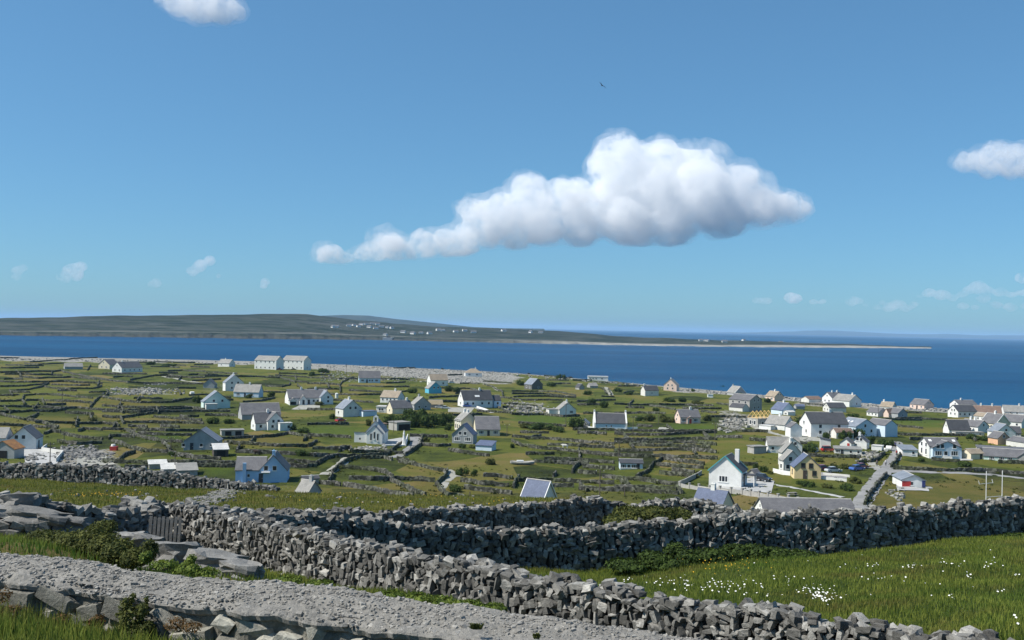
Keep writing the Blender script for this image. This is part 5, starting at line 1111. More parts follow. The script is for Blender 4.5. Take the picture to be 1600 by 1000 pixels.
MB().box(L / 2 + .01, L / 2 + .10, W * .36, W * .5, .1, 1.6).build('blue_panel', MT['navy'], pv); MB().box(L / 2 - .5, L / 2 + 1.2, W / 2 + .03, W / 2 + 1.3, -.5, .25).build('ramp', MT['concrete'], pv)
# --- the unfinished house with timber roof frames
rt = Hs('the unfinished house', 'unfinished grey block house with bare yellow roof timbers', (1184, 668), 'L', 16, 24, 44, 14, 14.3, 'block', 'pale', 'w.3 w.7', 't.3 t.7 s.5', (), rtype='flat', name='house', cat='house')
for c in list(rt.children):
    if c.name.startswith('roof'): bpy.data.objects.remove(c)
L, W, he = rt['L'], rt['W'], rt['he']
for k in range(5):
    x = -L / 2 + L * k / 4; h = 2.7
    MB().tube((x, -W / 2, he), (x, 0, he + h), .11, n=4).tube((x, W / 2, he), (x, 0, he + h), .11, n=4).tube((x, -W / 2, he + .06), (x, W / 2, he + .06), .08, n=4).tube((x, 0, he), (x, 0, he + h), .07, n=4).build('roof_truss', MT['timber'], rt)
# --- tiny houses of the far village
isl = [(520, 512), (526, 511.5), (545, 510), (553, 509), (565, 507.5), (572, 507), (582, 506.5), (590, 508), (596, 511), (605, 512.5), (612, 513.5), (602, 524), (630, 520), (645, 522), (658, 521), (671, 522), (685, 516.5), (692, 517), (712, 519), (726, 517.5), (740, 520), (787, 517.5), (829, 520), (845, 520), (1095, 533), (1104, 533), (1132, 535), (1162, 532.5), (1220, 534), (560, 511), (577, 512), (587, 514)]
um = MB(); um.add([(-.5, -.5, -.4), (.5, -.5, -.4), (.5, .5, -.4), (-.5, .5, -.4), (-.5, -.5, .6), (.5, -.5, .6), (.5, .5, .6), (-.5, .5, .6), (-.5, 0, 1.05), (.5, 0, 1.05)], [(0, 1, 5, 4), (2, 3, 7, 6), (1, 2, 6, 9, 5), (3, 0, 4, 8, 7)]); fw_me = um.data('wall', MT['white'])
ur = MB(); ur.add([(-.54, -.6, .5), (.54, -.6, .5), (.54, 0, 1.08), (-.54, 0, 1.08), (-.54, .6, .5), (.54, .6, .5)], [(0, 1, 2, 3), (3, 2, 5, 4)]); fr_me = ur.data('roof', RF['grey'])
NUM = 'first second third fourth fifth sixth seventh eighth ninth tenth eleventh twelfth thirteenth fourteenth fifteenth sixteenth seventeenth eighteenth nineteenth twentieth'.split(); NUM += ['twenty-' + q for q in NUM[:9]] + ['thirtieth'] + ['thirty-' + q for q in NUM[:9]]
for i, (x, y) in enumerate(isl):
    p = G_isl(x, y); e = empty('far_house', p, rnd.uniform(-.9, .9)); e.scale = (rnd.uniform(11, 19), rnd.uniform(8, 10), rnd.uniform(5.5, 8))
    ob('wall', fw_me, e); ob('roof', fr_me, e)
    tag(e, f'tiny white house on the far island, {NUM[sorted(isl).index((x, y))]} from the left', 'house', 'white houses on the far island')
pp = G_isl(608, 529); e = empty('jetty', pp); tag(e, 'small dark pier on the shore of the island across the sound', 'pier'); MB().box(-14, 14, -40, 5, -8, 3).build('deck', MT['block'], e); MB().box(-5, 5, -20, -12, 3.01, 7).build('shed', MT['dark'], e)

# ------------------------------------------------------------------ dry stone field walls of the village
FW = """
0,560 30,560|38,568 60,570 100,568|0,583 40,582 95,580|96,580 118,586 150,592 175,596|80,587 82,580|30,590 60,592 110,590 150,594|0,597 50,598 100,597 160,600|0,605 40,604 75,600|25,611 48,609 65,605 76,599|70,605 110,608 145,608 160,604
0,619 30,618|32,627 38,619 55,617 75,617 110,620 145,623|0,628 28,627 34,626|34,625 38,634|40,627 60,626 90,628 145,631|141,637 150,626 156,621 168,622|0,636 50,637 95,639 120,638 160,642|0,646 45,644|45,643 80,644 98,641 104,637
160,585 230,585|204,595 222,591 240,588 262,587 300,591|160,594 200,598 240,600 280,600 320,601|262,581 285,579 320,581|260,590 320,591|160,621 190,627 220,630 250,630 270,629 272,626|272,628 290,625 303,621|160,635 200,638 240,638 290,637 320,641|160,642 200,643 240,641 300,639|240,566 305,567
160,644 220,645 300,643 360,644|160,652 190,654 210,651 240,646|188,653 193,663|193,661 240,661 290,662 318,663|160,662 180,664|176,670 180,663 186,667|160,672 200,673 260,674 320,674|195,673 205,677 215,682|170,687 172,683 190,683 210,684|215,679 260,681 300,681|215,682 235,687 255,691 285,692|253,692 260,697 266,705|175,690 190,695 205,702|205,702 230,707 262,707|263,707 285,714 310,717 345,719|182,723 195,713 210,708|160,723 230,725 290,725 320,725 372,726|195,732 240,731 275,729|300,729 370,730
0,649 30,655 60,660 92,668|38,657 50,653 60,647|55,661 100,662 160,663|0,665 40,667 90,671|68,679 80,675 95,677|123,675 130,671 160,673|95,679 120,684 160,688|90,691 120,695 160,694
320,589 380,589|320,582 370,585|376,589 400,589 435,591 437,587|420,588 438,590 455,596 462,598|415,604 440,605 452,603 453,599|430,587 480,590|460,597 480,598|410,613 450,614 475,611|380,629 410,627 430,623|320,650 345,650 380,651
480,591 530,593 560,593|480,600 530,602|532,614 531,603 534,598 542,594 553,590|480,609 530,609|545,603 600,605 640,605|545,611 600,614 640,612|505,616 560,618 620,616|480,641 525,641|490,567 520,566 565,569|615,576 640,575
640,576 674,575|690,577 725,578|700,587 722,586|690,607 735,608 755,611|757,601 770,605 783,611 786,619|770,621 800,623|773,634 785,641 800,647|680,629 715,629|745,643 800,647
825,585 848,584|850,588 870,589|880,592 920,591|895,595 925,595|800,612 840,612 870,613 900,619|800,616 850,616 880,619 900,622|802,621 850,620 900,622|800,625 840,626 880,626|940,606 948,616|950,608 955,618|940,620 960,621|800,648 850,649 880,652 905,651|810,662 865,665 885,667|895,672 960,673
960,598 985,601|965,604 1000,603|975,615 990,612|960,632 1015,633|1015,635 1035,637 1055,641|1030,633 1070,633 1115,635|960,647 1000,646 1040,647|1095,644 1120,646|995,667 1020,668|960,674 1030,675 1120,675|1042,666 1051,674|960,679 1040,680 1060,679 1120,677
973,678 980,686 982,688|960,689 1020,689 1080,687 1120,688|960,693 1020,693 1080,693 1120,696|984,694 990,701|985,696 1020,698 1060,698 1110,701|960,706 1010,705 1060,704 1085,704 1120,708|960,713 1000,714 1040,714 1080,716 1120,718|1083,703 1087,712|1096,676 1110,687|995,748 1010,739 1022,726 1036,717|1036,718 1065,722 1100,727|1025,728 1060,731 1100,732|1050,737 1085,740|1030,741 1060,743 1090,746|960,748 1000,751 1030,756 1062,759|960,764 985,765 1020,765 1058,767|970,752 983,760|1058,763 1066,772
800,683 830,685 845,682|800,690 815,698 840,701 880,705 920,709 960,713|820,686 860,687 880,689 920,693 960,695|855,696 910,698 960,701|835,723 880,725 920,727|850,719 900,721 960,725|893,740 896,733 906,727|910,731 940,733 960,735|865,746 868,740|803,763 806,752 811,746|810,753 860,753 920,755 960,757|942,746 975,751 983,760|905,766 940,768 985,768 1060,773|906,758 918,769
480,664 545,664|480,682 520,683 548,685|483,698 495,691|488,702 530,703 546,702|530,706 532,701 548,701 549,707|550,708 590,709 630,709|490,714 525,714 560,714 605,712 612,707|492,729 505,721 522,713|520,739 530,729 545,720 560,716 600,717 613,720|480,730 495,730|620,719 640,722|602,710 615,703 628,693 636,687|530,732 560,734 590,737 603,740 613,747|520,741 517,749 512,753|545,750 580,751 610,751 640,751|610,751 630,761 650,771 665,776|535,760 560,763 590,768 620,774 645,779|500,756 520,758 532,760
640,752 680,753|700,736 695,746 686,753 682,759 690,769 700,777 715,776 726,783|622,723 650,728 680,735 697,738|720,753 755,758 795,761|725,764 760,768 800,773|755,745 780,746 800,749|660,682 657,696 645,704 632,713|660,696 685,698 705,697|700,705 730,709 765,713|640,682 700,684
345,687 385,685 430,683 450,678 475,682 485,686|392,693 398,685|350,694 400,696 440,698 480,699|370,708 374,698|368,708 420,709 460,711 490,713|435,719 470,723 500,726|445,729 480,731|475,690 478,684
1120,669 1160,675 1200,676|1120,684 1160,685|1392,731 1402,720 1408,709 1405,696|1395,733 1450,736 1540,738 1600,742|1455,719 1500,723|1360,723 1370,719 1382,710|1340,725 1355,722|1260,713 1300,715 1345,717|1400,656 1440,654|1440,655 1480,657|1385,679 1440,681 1470,681|1460,681 1515,682 1525,689|1120,631 1150,637|1375,656 1440,657|1560,724 1600,725|1250,630 1285,634|1405,645 1440,646|1350,790 1362,772 1376,752 1386,742
"""
def strip_wall(pts, h=1.3, seed=0, mat='fieldwall', w=0.46, ymin=150, name='field_wall'):
    P = [G(x, y, ymin) for x, y in pts]; r = random.Random(seed); S = []
    for a, b in zip(P, P[1:]):
        step = max(.5, a.y / 520); n = max(2, int((b - a).xy.length / step)); S += [a.lerp(b, i / n) for i in range(n)]
    S.append(P[-1]); base = P[0]
    root = empty(name, base); V = []; Fc = []; K = 6; ph = r.uniform(0, 9)
    for i, p in enumerate(S):
        d = S[min(i + 1, len(S) - 1)] - S[max(i - 1, 0)]; d.z = 0; d.normalize(); n = Vector((-d.y, d.x, 0)); z = float(H(p.x, p.y))
        wob = .12 * math.sin(i * .37 + ph) + .1 * math.sin(i * .13 + ph * 2)
        hh = h * (1 + .10 * math.sin(i * .14 + ph) + r.uniform(-.10, .10))
        for (k, (ww, zz)) in enumerate(((-.62, -.5), (-.55, .35), (-.36, .93), (.36, 1.0), (.55, .35), (.62, -.5))):
            q = p + n * (ww * w + wob + r.uniform(-.05, .05)) + d * r.uniform(-.06, .06)
            V.append((q.x - base.x, q.y - base.y, z + hh * zz + (r.uniform(-.06, .06) if 0 < k < 5 else 0) - base.z))
    for i in range(len(S) - 1):
        for k in range(K - 1): a = i * K + k; Fc.append((a, a + 1, a + K + 1, a + K))
    m = len(S) - 1; Fc += [(0, 3, 2, 1), (0, 5, 4, 3)]; e_ = m * K; Fc += [(e_, e_ + 1, e_ + 2, e_ + 3), (e_, e_ + 3, e_ + 4, e_ + 5)]
    me = mesh_data(name, V, Fc, MT[mat]); bpy.data.objects.remove(root)
    o = ob(name, me, loc=base); return o, S, (P[0] - P[-1]).xy.length
used = {}
ORD = ['nearest', 'second', 'third', 'fourth', 'fifth', 'sixth', 'seventh', 'eighth', 'ninth', 'tenth', 'eleventh', 'twelfth', 'thirteenth', 'fourteenth']
WALLS = []
idx = 0
SEGS = [[tuple(float(v) for v in q.split(',')) for q in seg.split()] for row in FW.strip().split('\n') for seg in row.split('|')]
# further walls of the dense field grid between the traced ones
def near_any(x, y, lim):
    for sg in SEGS:
        for (xa, ya), (xb, yb) in zip(sg, sg[1:]):
            if min(xa, xb) - 4 <= x <= max(xa, xb) + 4 and min(ya, yb) - lim <= y <= max(ya, yb) + lim:
                t = 0 if abs(xb - xa) < 1 else (x - xa) / (xb - xa); yy = ya + (yb - ya) * min(1, max(0, t))
                if abs(yy - y) < lim: return True
    for hh in HOUSES:
        L_ = hh[3]['L'] + hh[3]['W']; ext = L_ * F / hh[3].location.y * .55
        if abs(x - hh[1]) < ext + 4 and -ext * .25 - 4 < y - hh[2] < 6: return True
    return in_poly(np.array([x]), np.array([y]), [(1330, 800), (1375, 730), (1395, 690), (1420, 690), (1400, 730), (1600, 735), (1600, 800)])[0] or in_poly(np.array([x]), np.array([y]), [(425, 560), (560, 562), (720, 568), (830, 584), (800, 598), (640, 590), (500, 578)])[0] or in_poly(np.array([x]), np.array([y]), [(550, 675), (665, 675), (665, 716), (550, 712)])[0] or in_poly(np.array([x]), np.array([y]), [(170, 600), (275, 600), (275, 620), (170, 620)])[0]
wr = random.Random(21)
AREAS = [(0, 330, 566, 640, 36), (330, 560, 582, 640, 8), (480, 700, 590, 625, 4), (700, 830, 590, 650, 8), (800, 1140, 592, 680, 14), (1100, 1250, 618, 730, 4), (1380, 1490, 640, 690, 2), (800, 1080, 680, 765, 5), (0, 330, 640, 700, 8)]
for (ax0, ax1, ay0, ay1, cnt) in AREAS:
    made = 0; tries = 0
    while made < cnt and tries < cnt * 60 and len(SEGS) < 299:
        tries += 1; y = wr.uniform(ay0, ay1); x = wr.uniform(ax0, ax1 - 25); gap = 2.2 + (y - 560) * .022
        steep = wr.random() < .06; sl0 = wr.gauss(0.015, .035); pts = []
        if steep:
            dx = wr.uniform(-9, 9); hgt = gap * wr.uniform(2.0, 3.4)
            if near_any(x, y, 1) or near_any(x + dx, y + hgt, 1): continue
            pts = [(x, y), (x + dx * .5 + wr.uniform(-1, 1), y + hgt * .5), (x + dx, y + hgt)]
        else:
            for k in range(wr.randint(4, 9)):
                xx = x + k * 15; yy = y + sl0 * k * 15 + wr.uniform(-.5, .5)
                if xx > ax1 + 30 or near_any(xx, yy, gap): break
                pts.append((xx, yy))
            if len(pts) < 3: continue
        SEGS.append(pts); made += 1
if True:
    for pts in SEGS:
        idx += 1
        o, S, ln = strip_wall(pts, 1.0 if pts[0][1] > 600 else 1.2, idx)
        mx = sum(p[0] for p in pts) / len(pts); my = sum(p[1] for p in pts) / len(pts)
        best = min(HOUSES, key=lambda hh: (hh[1] - mx) ** 2 + ((hh[2] - my) * 2.2) ** 2)
        dx, dy = mx - best[1], my - best[2]
        rel = ('in front of' if dy > 0 else 'beyond') if abs(dx) < 2.2 * abs(dy) + 6 else ('right of' if dx > 0 else 'left of')
        px0, px1 = pts[0], pts[-1]; sl_ = abs(px1[1] - px0[1]) / (abs(px1[0] - px0[0]) + 1e-6)
        form = 'steep short' if sl_ > .55 else ('slanting' if sl_ > .2 else ('long level' if abs(px1[0] - px0[0]) > 60 else 'short level'))
        WALLS.append((o, form, rel, best[0], math.hypot(dx, dy)))
grp = {}
for w in WALLS: grp.setdefault(w[1:4], []).append(w)
for key, lst in grp.items():
    lst.sort(key=lambda w: w[4])
    for i, w in enumerate(lst):
        q = '' if len(lst) == 1 else (ORD[i] if i < len(ORD) else f'{i + 1}th') + ' '
        lab = f'{q}{key[0]} dry stone field wall {key[1]} {key[2]}'
        if len(lab.split()) > 16: lab = lab.replace('dry stone field wall', 'field wall')
        if len(lab.split()) > 16: lab = lab.replace('long level', 'long').replace('short level', 'short').replace('steep short', 'steep')
        tag(w[0], lab, 'stone wall', 'dry stone walls dividing the village fields', 'thing')

# rough growth that hugs the wall feet and the fields
def undergrowth():
    R = np.random.RandomState(77); C = []; SZ = []
    for o, form, rel, ref, dd in WALLS:
        me = o.data; n = len(me.vertices); co = np.empty(n * 3, np.float32); me.vertices.foreach_get('co', co); co = co.reshape(-1, 3)[::6] + np.array(o.location)
        k = R.uniform(0, 1, len(co)) < .16; q = co[k] + np.stack([R.normal(0, .5, k.sum()), R.normal(0, .5, k.sum()), np.zeros(k.sum())], 1); C.append(q); SZ.append(R.uniform(.25, .75, len(q)))
    X = R.uniform(-1, 1, 9000); Y = np.exp(R.uniform(np.log(190), np.log(820), 9000)); X = X * Y * .55; w = undul(X * 2.3, Y * 2.3) > .12; u = 800 + F * X / Y
    w &= Y < np.interp(u, SHU, SHD) - 60; C.append(np.stack([X[w], Y[w], 0 * X[w]], 1)); SZ.append(R.uniform(.15, .45, w.sum()))
    C = np.concatenate(C); SZ = np.concatenate(SZ); C[:, 2] = H(C[:, 0], C[:, 1]); m = 14
    P = np.repeat(C, m, 0); S = np.repeat(SZ, m); N_ = len(P); d = R.normal(size=(N_, 3)); d[:, 2] = np.abs(d[:, 2]) * .8; d /= np.linalg.norm(d, axis=1)[:, None]
    P = P + d * (S * R.uniform(.4, 1.1, N_))[:, None] * np.array([1.3, 1.3, 1]); nn = d + R.normal(size=(N_, 3)) * .6; nn /= np.linalg.norm(nn, axis=1)[:, None]
    t = np.cross(nn, R.normal(size=(N_, 3))); t /= np.linalg.norm(t, axis=1)[:, None]; b = np.cross(nn, t); s = (S * .42)[:, None]
    V = np.stack([P - t * s, P - b * s * .7, P + t * s, P + b * s * .7], 1).reshape(-1, 3)
    tag(ob('undergrowth', np_mesh('undergrowth', V, np.arange(N_ * 4).reshape(-1, 4), MT['scrub'])), 'rough grass and low scrub along the field walls', kind='stuff')
MT['scrub'] = leaf_mat('scrub_leaves', (0.075, 0.092, 0.018), (0.016, 0.026, 0.006), .25, .25)
undergrowth()

# the garden wall with piers of the white house
gw_pts = [(1063, 762), (1092, 766), (1125, 769), (1160, 773), (1200, 779), (1232, 784), (1262, 790)]
GP = [G(x, y, 130) for x, y in gw_pts]; gr = empty('garden_wall', GP[0]); tag(gr, 'grey block garden wall with piers in front of the white house with the driveway', 'wall', kind='thing')
for a, b in zip(GP, GP[1:]):
    n = max(1, round((b - a).xy.length / 2.9))
    for i in range(n):
        p0 = a.lerp(b, i / n); p1 = a.lerp(b, (i + 1) / n)
        for P_ in (p0, p1): P_.z = float(H(P_.x, P_.y))
        d = p1 - p0; ang = math.atan2(d.y, d.x); l = d.xy.length
        o = MB().box(.22, l - .22, -.09, .09, -.6, 1.0).build('panel', MT['block'], gr, p0 - GP[0], ang); MB().box(-.2, .2, -.2, .2, -.6, 1.3).box(-.25, .25, -.25, .25, 1.301, 1.4).build('pier', MT['block'], gr, p0 - GP[0], ang)
def slim_wall(pts, label, h, mat, t=.22, ymin=120):
    P = [G(x, y, ymin) for x, y in pts]; root = empty('boundary_wall', P[0]); tag(root, label, 'wall', kind='thing')
    for a, b in zip(P, P[1:]):
        d = b - a; l = d.xy.length; q = (a - P[0]); n = max(1, int(l / 4))
        V = []; Fc = []; ex = d.normalized(); nn = Vector((-ex.y, ex.x, 0)).normalized() * t / 2
        for i in range(n + 1):
            c = a.lerp(b, i / n); z = float(H(c.x, c.y)); c = c - P[0]
            for s_, zz in ((-1, -.6), (-1, h), (1, h), (1, -.6)): V.append((c.x + nn.x * s_, c.y + nn.y * s_, z - P[0].z + zz))
        for i in range(n):
            for k in range(4): Fc.append((i * 4 + k, i * 4 + (k + 1) % 4, i * 4 + 4 + (k + 1) % 4, i * 4 + 4 + k))
        Fc += [(0, 1, 2, 3), (n * 4 + 3, n * 4 + 2, n * 4 + 1, n * 4)]
        ob('section', mesh_data('section', V, Fc, MT[mat]), root)
slim_wall([(1060, 759), (1080, 750), (1096, 741)], 'low stone edged wall slanting up beside the garden of the white house', 1.0, 'block')
slim_wall([(65, 705), (73, 699)], 'short white topped yard wall at the white farmhouse', 1.0, 'offwhite'); slim_wall([(65, 705), (98, 710), (88, 722)], 'white topped concrete yard wall bending round the left farmyard', 1.1, 'offwhite')
slim_wall([(1283, 749), (1323, 753)], 'low white wall along the car park by the yellow house', .7, 'white'); slim_wall([(1286, 742), (1328, 746)], 'pale wall behind the parked white car', .6, 'offwhite')
slim_wall([(634, 697), (637, 688)], 'bright white gate wall at the chapel lane', 2.0, 'white'); slim_wall([(597, 697), (632, 697)], 'white chapel forecourt kerb', .35, 'white')
slim_wall([(919, 670), (929, 671)], 'white wall left of the parapet cottage', .9, 'white'); slim_wall([(979, 671), (996, 671)], 'white wall right of the parapet cottage', .9, 'white')
slim_wall([(745, 637), (758, 641), (766, 644)], 'curving white garden wall by the long dark-roofed house', .8, 'white'); slim_wall([(1455, 716), (1488, 718)], 'white garden wall in front of the large blue-white house', .8, 'offwhite')
slim_wall([(1208, 738), (1220, 741), (1235, 743)], 'white picket wall left of the yellow house', 1.0, 'white')

# ------------------------------------------------------------------ bushes and trees
def leaf_cloud(lumps, n, size, seed, up=0.25):
    """n leaf quads over a set of ellipsoids (c, radii)"""
    R = np.random.RandomState(seed); vol = np.array([r[0] * r[1] * r[2] for c, r in lumps]) ** (2 / 3.); k = R.choice(len(lumps), n, p=vol / vol.sum())
    C = np.array([c for c, r in lumps])[k]; RR = np.array([r for c, r in lumps])[k]
    d = R.normal(size=(n, 3)); d /= np.linalg.norm(d, axis=1)[:, None]; rad = (R.uniform(.55, 1.12, n) + (R.uniform(0, 1, n) < .12) * .16)[:, None]
    P = C + d * RR * rad
    nn = d + R.normal(size=(n, 3)) * .55; nn[:, 2] += up; nn /= np.linalg.norm(nn, axis=1)[:, None]
    t = np.cross(nn, R.normal(size=(n, 3))); t /= np.linalg.norm(t, axis=1)[:, None]; b = np.cross(nn, t); s = size * R.uniform(.6, 1.4, n)[:, None]
    V = np.stack([P - t * s, P - b * s * .55 + t * s * .1, P + t * s, P + b * s * .55 + t * s * .1], 1).reshape(-1, 3)
    return V, np.arange(n * 4).reshape(-1, 4)
def bush_mesh(seed, mat, n=900, size=.075):
    r = random.Random(seed); lumps = []
    for i in range(r.randint(6, 9)):
        a = r.uniform(0, 6.3); q = r.uniform(0, .62); rr = r.uniform(.22, .42)
        lumps.append(((math.cos(a) * q, math.sin(a) * q, r.uniform(.15, .62 - q * .3)), (rr, rr, rr * r.uniform(.8, 1.1))))
    V, Fc = leaf_cloud(lumps, n, size, seed)
    # leafy dark heart so that the crown is not see-through everywhere
    bm = bmesh.new()
    for c, rr in lumps: bmesh.ops.create_icosphere(bm, subdivisions=1, radius=1, matrix=Matrix.Translation(c) @ Matrix.Diagonal((rr[0] * .72, rr[1] * .72, rr[2] * .72, 1)))
    cv = np.array([v.co[:] for v in bm.verts]); cf = np.array([[v.index for v in f.verts] + [f.verts[2].index] for f in bm.faces]); bm.free()
    me = bpy.data.meshes.new('bush'); fs = [tuple(q) for q in Fc.tolist()] + [tuple(q[:3] + len(V)) for q in cf]
    me.from_pydata([tuple(p) for p in np.concatenate([V, cv])], [], fs); me.materials.append(MT[mat]); me.update(); return me
BUSH = [bush_mesh(40 + i, 'leaf') for i in range(5)]; BRIGHT = [bush_mesh(60 + i, 'bramble') for i in range(4)]
TRUNK = MB().tube((0, 0, -.3), (0, 0, .5), .05, .03, 7).tube((0, 0, .35), (.18, .05, .6), .025, .012, 5).tube((0, 0, .3), (-.16, -.06, .58), .025, .012, 5).data('trunk', MT['pole'])
def bush(px, py, w, h, label, bright=False, tree=False, ymin=110, group='bushes and hedges in the village'):
    P = G(px, py, ymin); s = F / P.y; me = rnd.choice(BRIGHT if bright else BUSH)
    if tree:
        e = empty('tree', P); tag(e, label, 'tree', group); o = ob('crown', me, e); o.scale = (w / s * .62, w / s * .62, h / s * 1.05); o.rotation_euler.z = rnd.uniform(0, 6.3)
        t = ob('trunk', TRUNK, e); t.scale = (h / s, h / s, h / s * .9)
    else:
        o = ob('bush', me, loc=P); o.location.z -= .1; o.scale = (w / s * .62, w / s * .62, h / s * 1.05); o.rotation_euler.z = rnd.uniform(0, 6.3); tag(o, label, 'bush', group)
for i, (x, y, w, h) in enumerate([(612, 664, 30, 20), (632, 666, 32, 24), (652, 668, 34, 27), (672, 667, 34, 26), (692, 664, 30, 23), (660, 655, 30, 20), (640, 653, 28, 18), (700, 672, 16, 10)]):
    bush(x, y, w, h, ['first tree from the chapel in the thick dark hedge', 'second tree from the chapel in the thick dark hedge', 'tallest tree in the middle of the thick dark hedge', 'fourth tree of the thick dark hedge', 'last tree of the thick dark hedge, near the tall cream house', 'tree at the back of the thick dark hedge', 'tree at the back left of the thick dark hedge', 'low bush at the right foot of the thick dark hedge'][i], tree=True, group='trees of the thick hedge')
VB = [(646, 614, 22, 10, 0), (700, 612, 18, 12, 0), (715, 613, 16, 10, 0), (520, 655, 12, 12, 0), (575, 665, 16, 12, 1), (900, 668, 30, 20, 0), (925, 632, 26, 12, 0), (942, 637, 18, 14, 0), (875, 592, 16, 9, 0), (862, 604, 20, 9, 0), (812, 602, 16, 10, 0), (918, 617, 16, 9, 0), (845, 670, 44, 12, 0), (875, 674, 30, 11, 0), (820, 668, 24, 9, 1), (800, 700, 14, 9, 0), (1035, 660, 26, 15, 1), (1015, 658, 22, 13, 1), (1050, 660, 14, 11, 1), (1000, 658, 18, 10, 0), (1105, 658, 16, 12, 1), (975, 663, 16, 8, 1),
 (268, 712, 14, 9, 0), (335, 662, 26, 13, 0), (356, 662, 24, 10, 0), (48, 656, 10, 8, 0), (146, 658, 12, 10, 1), (390, 622, 18, 8, 0), (425, 620, 20, 11, 0), (470, 712, 34, 12, 0), (452, 672, 26, 14, 0), (476, 676, 22, 10, 0), (310, 630, 16, 14, 0), (500, 633, 18, 9, 1), (235, 570, 20, 7, 0), (262, 573, 22, 6, 0), (502, 582, 22, 9, 0), (488, 587, 18, 8, 0), (712, 768, 30, 15, 0), (720, 743, 22, 15, 0), (742, 742, 16, 11, 0), (765, 726, 20, 15, 1), (722, 700, 16, 9, 0), (737, 700, 20, 8, 1), (665, 690, 14, 9, 1), (748, 780, 12, 8, 0), (724, 779, 14, 9, 0), (672, 778, 20, 6, 0),
 (1180, 733, 10, 11, 0), (1193, 737, 18, 12, 0), (1203, 741, 12, 7, 1), (1210, 706, 22, 12, 0), (1270, 704, 34, 16, 0), (1255, 707, 20, 12, 0), (1290, 686, 16, 14, 0), (1318, 686, 24, 17, 0), (1340, 684, 26, 18, 0), (1362, 694, 22, 16, 0), (1378, 698, 30, 15, 0), (1395, 697, 18, 12, 0), (1248, 757, 22, 9, 0), (1262, 761, 30, 12, 0), (1290, 762, 24, 10, 1), (1325, 765, 34, 14, 0), (1335, 755, 24, 12, 1), (1300, 730, 16, 8, 1), (1320, 731, 26, 8, 1), (1280, 722, 22, 8, 1), (1218, 670, 9, 9, 0), (1158, 620, 12, 8, 0), (1200, 629, 12, 9, 0), (1222, 658, 34, 9, 0), (1255, 660, 28, 12, 0), (1335, 652, 26, 8, 0), (1300, 655, 18, 6, 1), (1520, 686, 28, 10, 0), (1537, 688, 26, 9, 0), (1510, 730, 34, 12, 0), (1442, 721, 14, 8, 0), (1082, 612, 8, 6, 0), (1065, 628, 26, 9, 0), (1090, 632, 22, 8, 1), (1045, 628, 20, 8, 0), (1130, 610, 14, 9, 0), (1455, 690, 8, 5, 1), (1025, 642, 14, 7, 0), (965, 612, 18, 9, 0), (985, 617, 18, 7, 0), (1090, 739, 12, 5, 1), (1010, 746, 16, 6, 1), (650, 625, 20, 6, 1)]
bl_ = {}
for (x, y, w, h, br) in VB:
    best = min(HOUSES, key=lambda hh: (hh[1] - x) ** 2 + ((hh[2] - y) * 1.5) ** 2); rel = 'right of' if x > best[1] + 8 else ('left of' if x < best[1] - 8 else ('in front of' if y > best[2] else 'behind'))
    bl_.setdefault((br, rel, best[0]), []).append((x, y, w, h))
for (br, rel, ref), lst in bl_.items():
    lst.sort(key=lambda q: -q[2] * q[3])
    for i, (x, y, w, h) in enumerate(lst):
        sz = '' if len(lst) == 1 else ['largest ', 'second largest ', 'third largest ', 'smaller fourth ', 'smaller fifth ', 'sixth largest ', 'seventh largest '][i]
        bush(x, y, w, h, f'{sz}{"bright green" if br else "dark green"} bush {rel} {ref}', bool(br))

# near brambles: separate plants with more and finer leaves
def bramble(name, label, spots, n, size, mat, seed, cat='bramble'):
    lumps = [((c.x, c.y, c.z), (a, b, h)) for c, a, b, h in spots]; base = Vector(lumps[0][0])
    lumps = [((c[0] - base.x, c[1] - base.y, c[2] - base.z), r) for c, r in lumps]
    V, Fc = leaf_cloud(lumps, n, size, seed, .3); o = ob(name, np_mesh(name, V, Fc, MT[mat]), loc=base); tag(o, label, cat, 'brambles and weeds along the near walls'); return o
def spots(lst): return [(at(px, py, D), w * .5 * D / F, dp, h * .5 * D / F) for px, py, D, w, h, dp in lst]
bramble('bramble', 'brown green bramble patch in front of the left rubble wall', spots([(85, 848, 20, 44, 34, .5), (112, 850, 19.5, 50, 40, .5), (140, 850, 19.5, 50, 44, .6), (165, 856, 19, 44, 40, .5), (60, 842, 20.5, 34, 26, .4)]), 9000, .034, 'bramble', 1)
bramble('bramble', 'green bramble reaching towards the row of slabs below the gate', spots([(185, 862, 18.5, 40, 34, .5), (210, 872, 18, 36, 26, .4), (232, 862, 20, 22, 34, .35), (160, 826, 23, 36, 22, .5)]), 6000, .032, 'bramble', 2)
bramble('ivy', 'bright leafy ivy at the foot of the slab row', spots([(255, 882, 16, 40, 7, .25), (290, 888, 16, 44, 9, .25), (320, 894, 16, 44, 7, .25), (298, 876, 18, 12, 16, .2), (228, 870, 17.6, 14, 16, .2)]), 2200, .03, 'ivy', 3, 'ivy')
bramble('ivy', 'bright green ivy along the foot of the slanting wall', spots([(610, 929, 13, 40, 5, .2), (650, 933, 13, 50, 6, .2), (690, 940, 13, 50, 8, .25), (730, 946, 12.8, 50, 8, .25), (770, 950, 12.6, 40, 6, .2), (450, 905, 14.5, 40, 6, .2), (500, 912, 14, 36, 5, .2)]), 3600, .026, 'ivy', 4, 'ivy')
bramble('bramble', 'dark green bush with brown tips in the gap between the far near walls', spots([(985, 806, 50, 50, 26, 1.2), (1025, 806, 51, 60, 26, 1.2), (1060, 808, 52, 50, 22, 1.2), (965, 815, 48, 40, 16, 1)]), 9000, .10, 'bramble', 5)
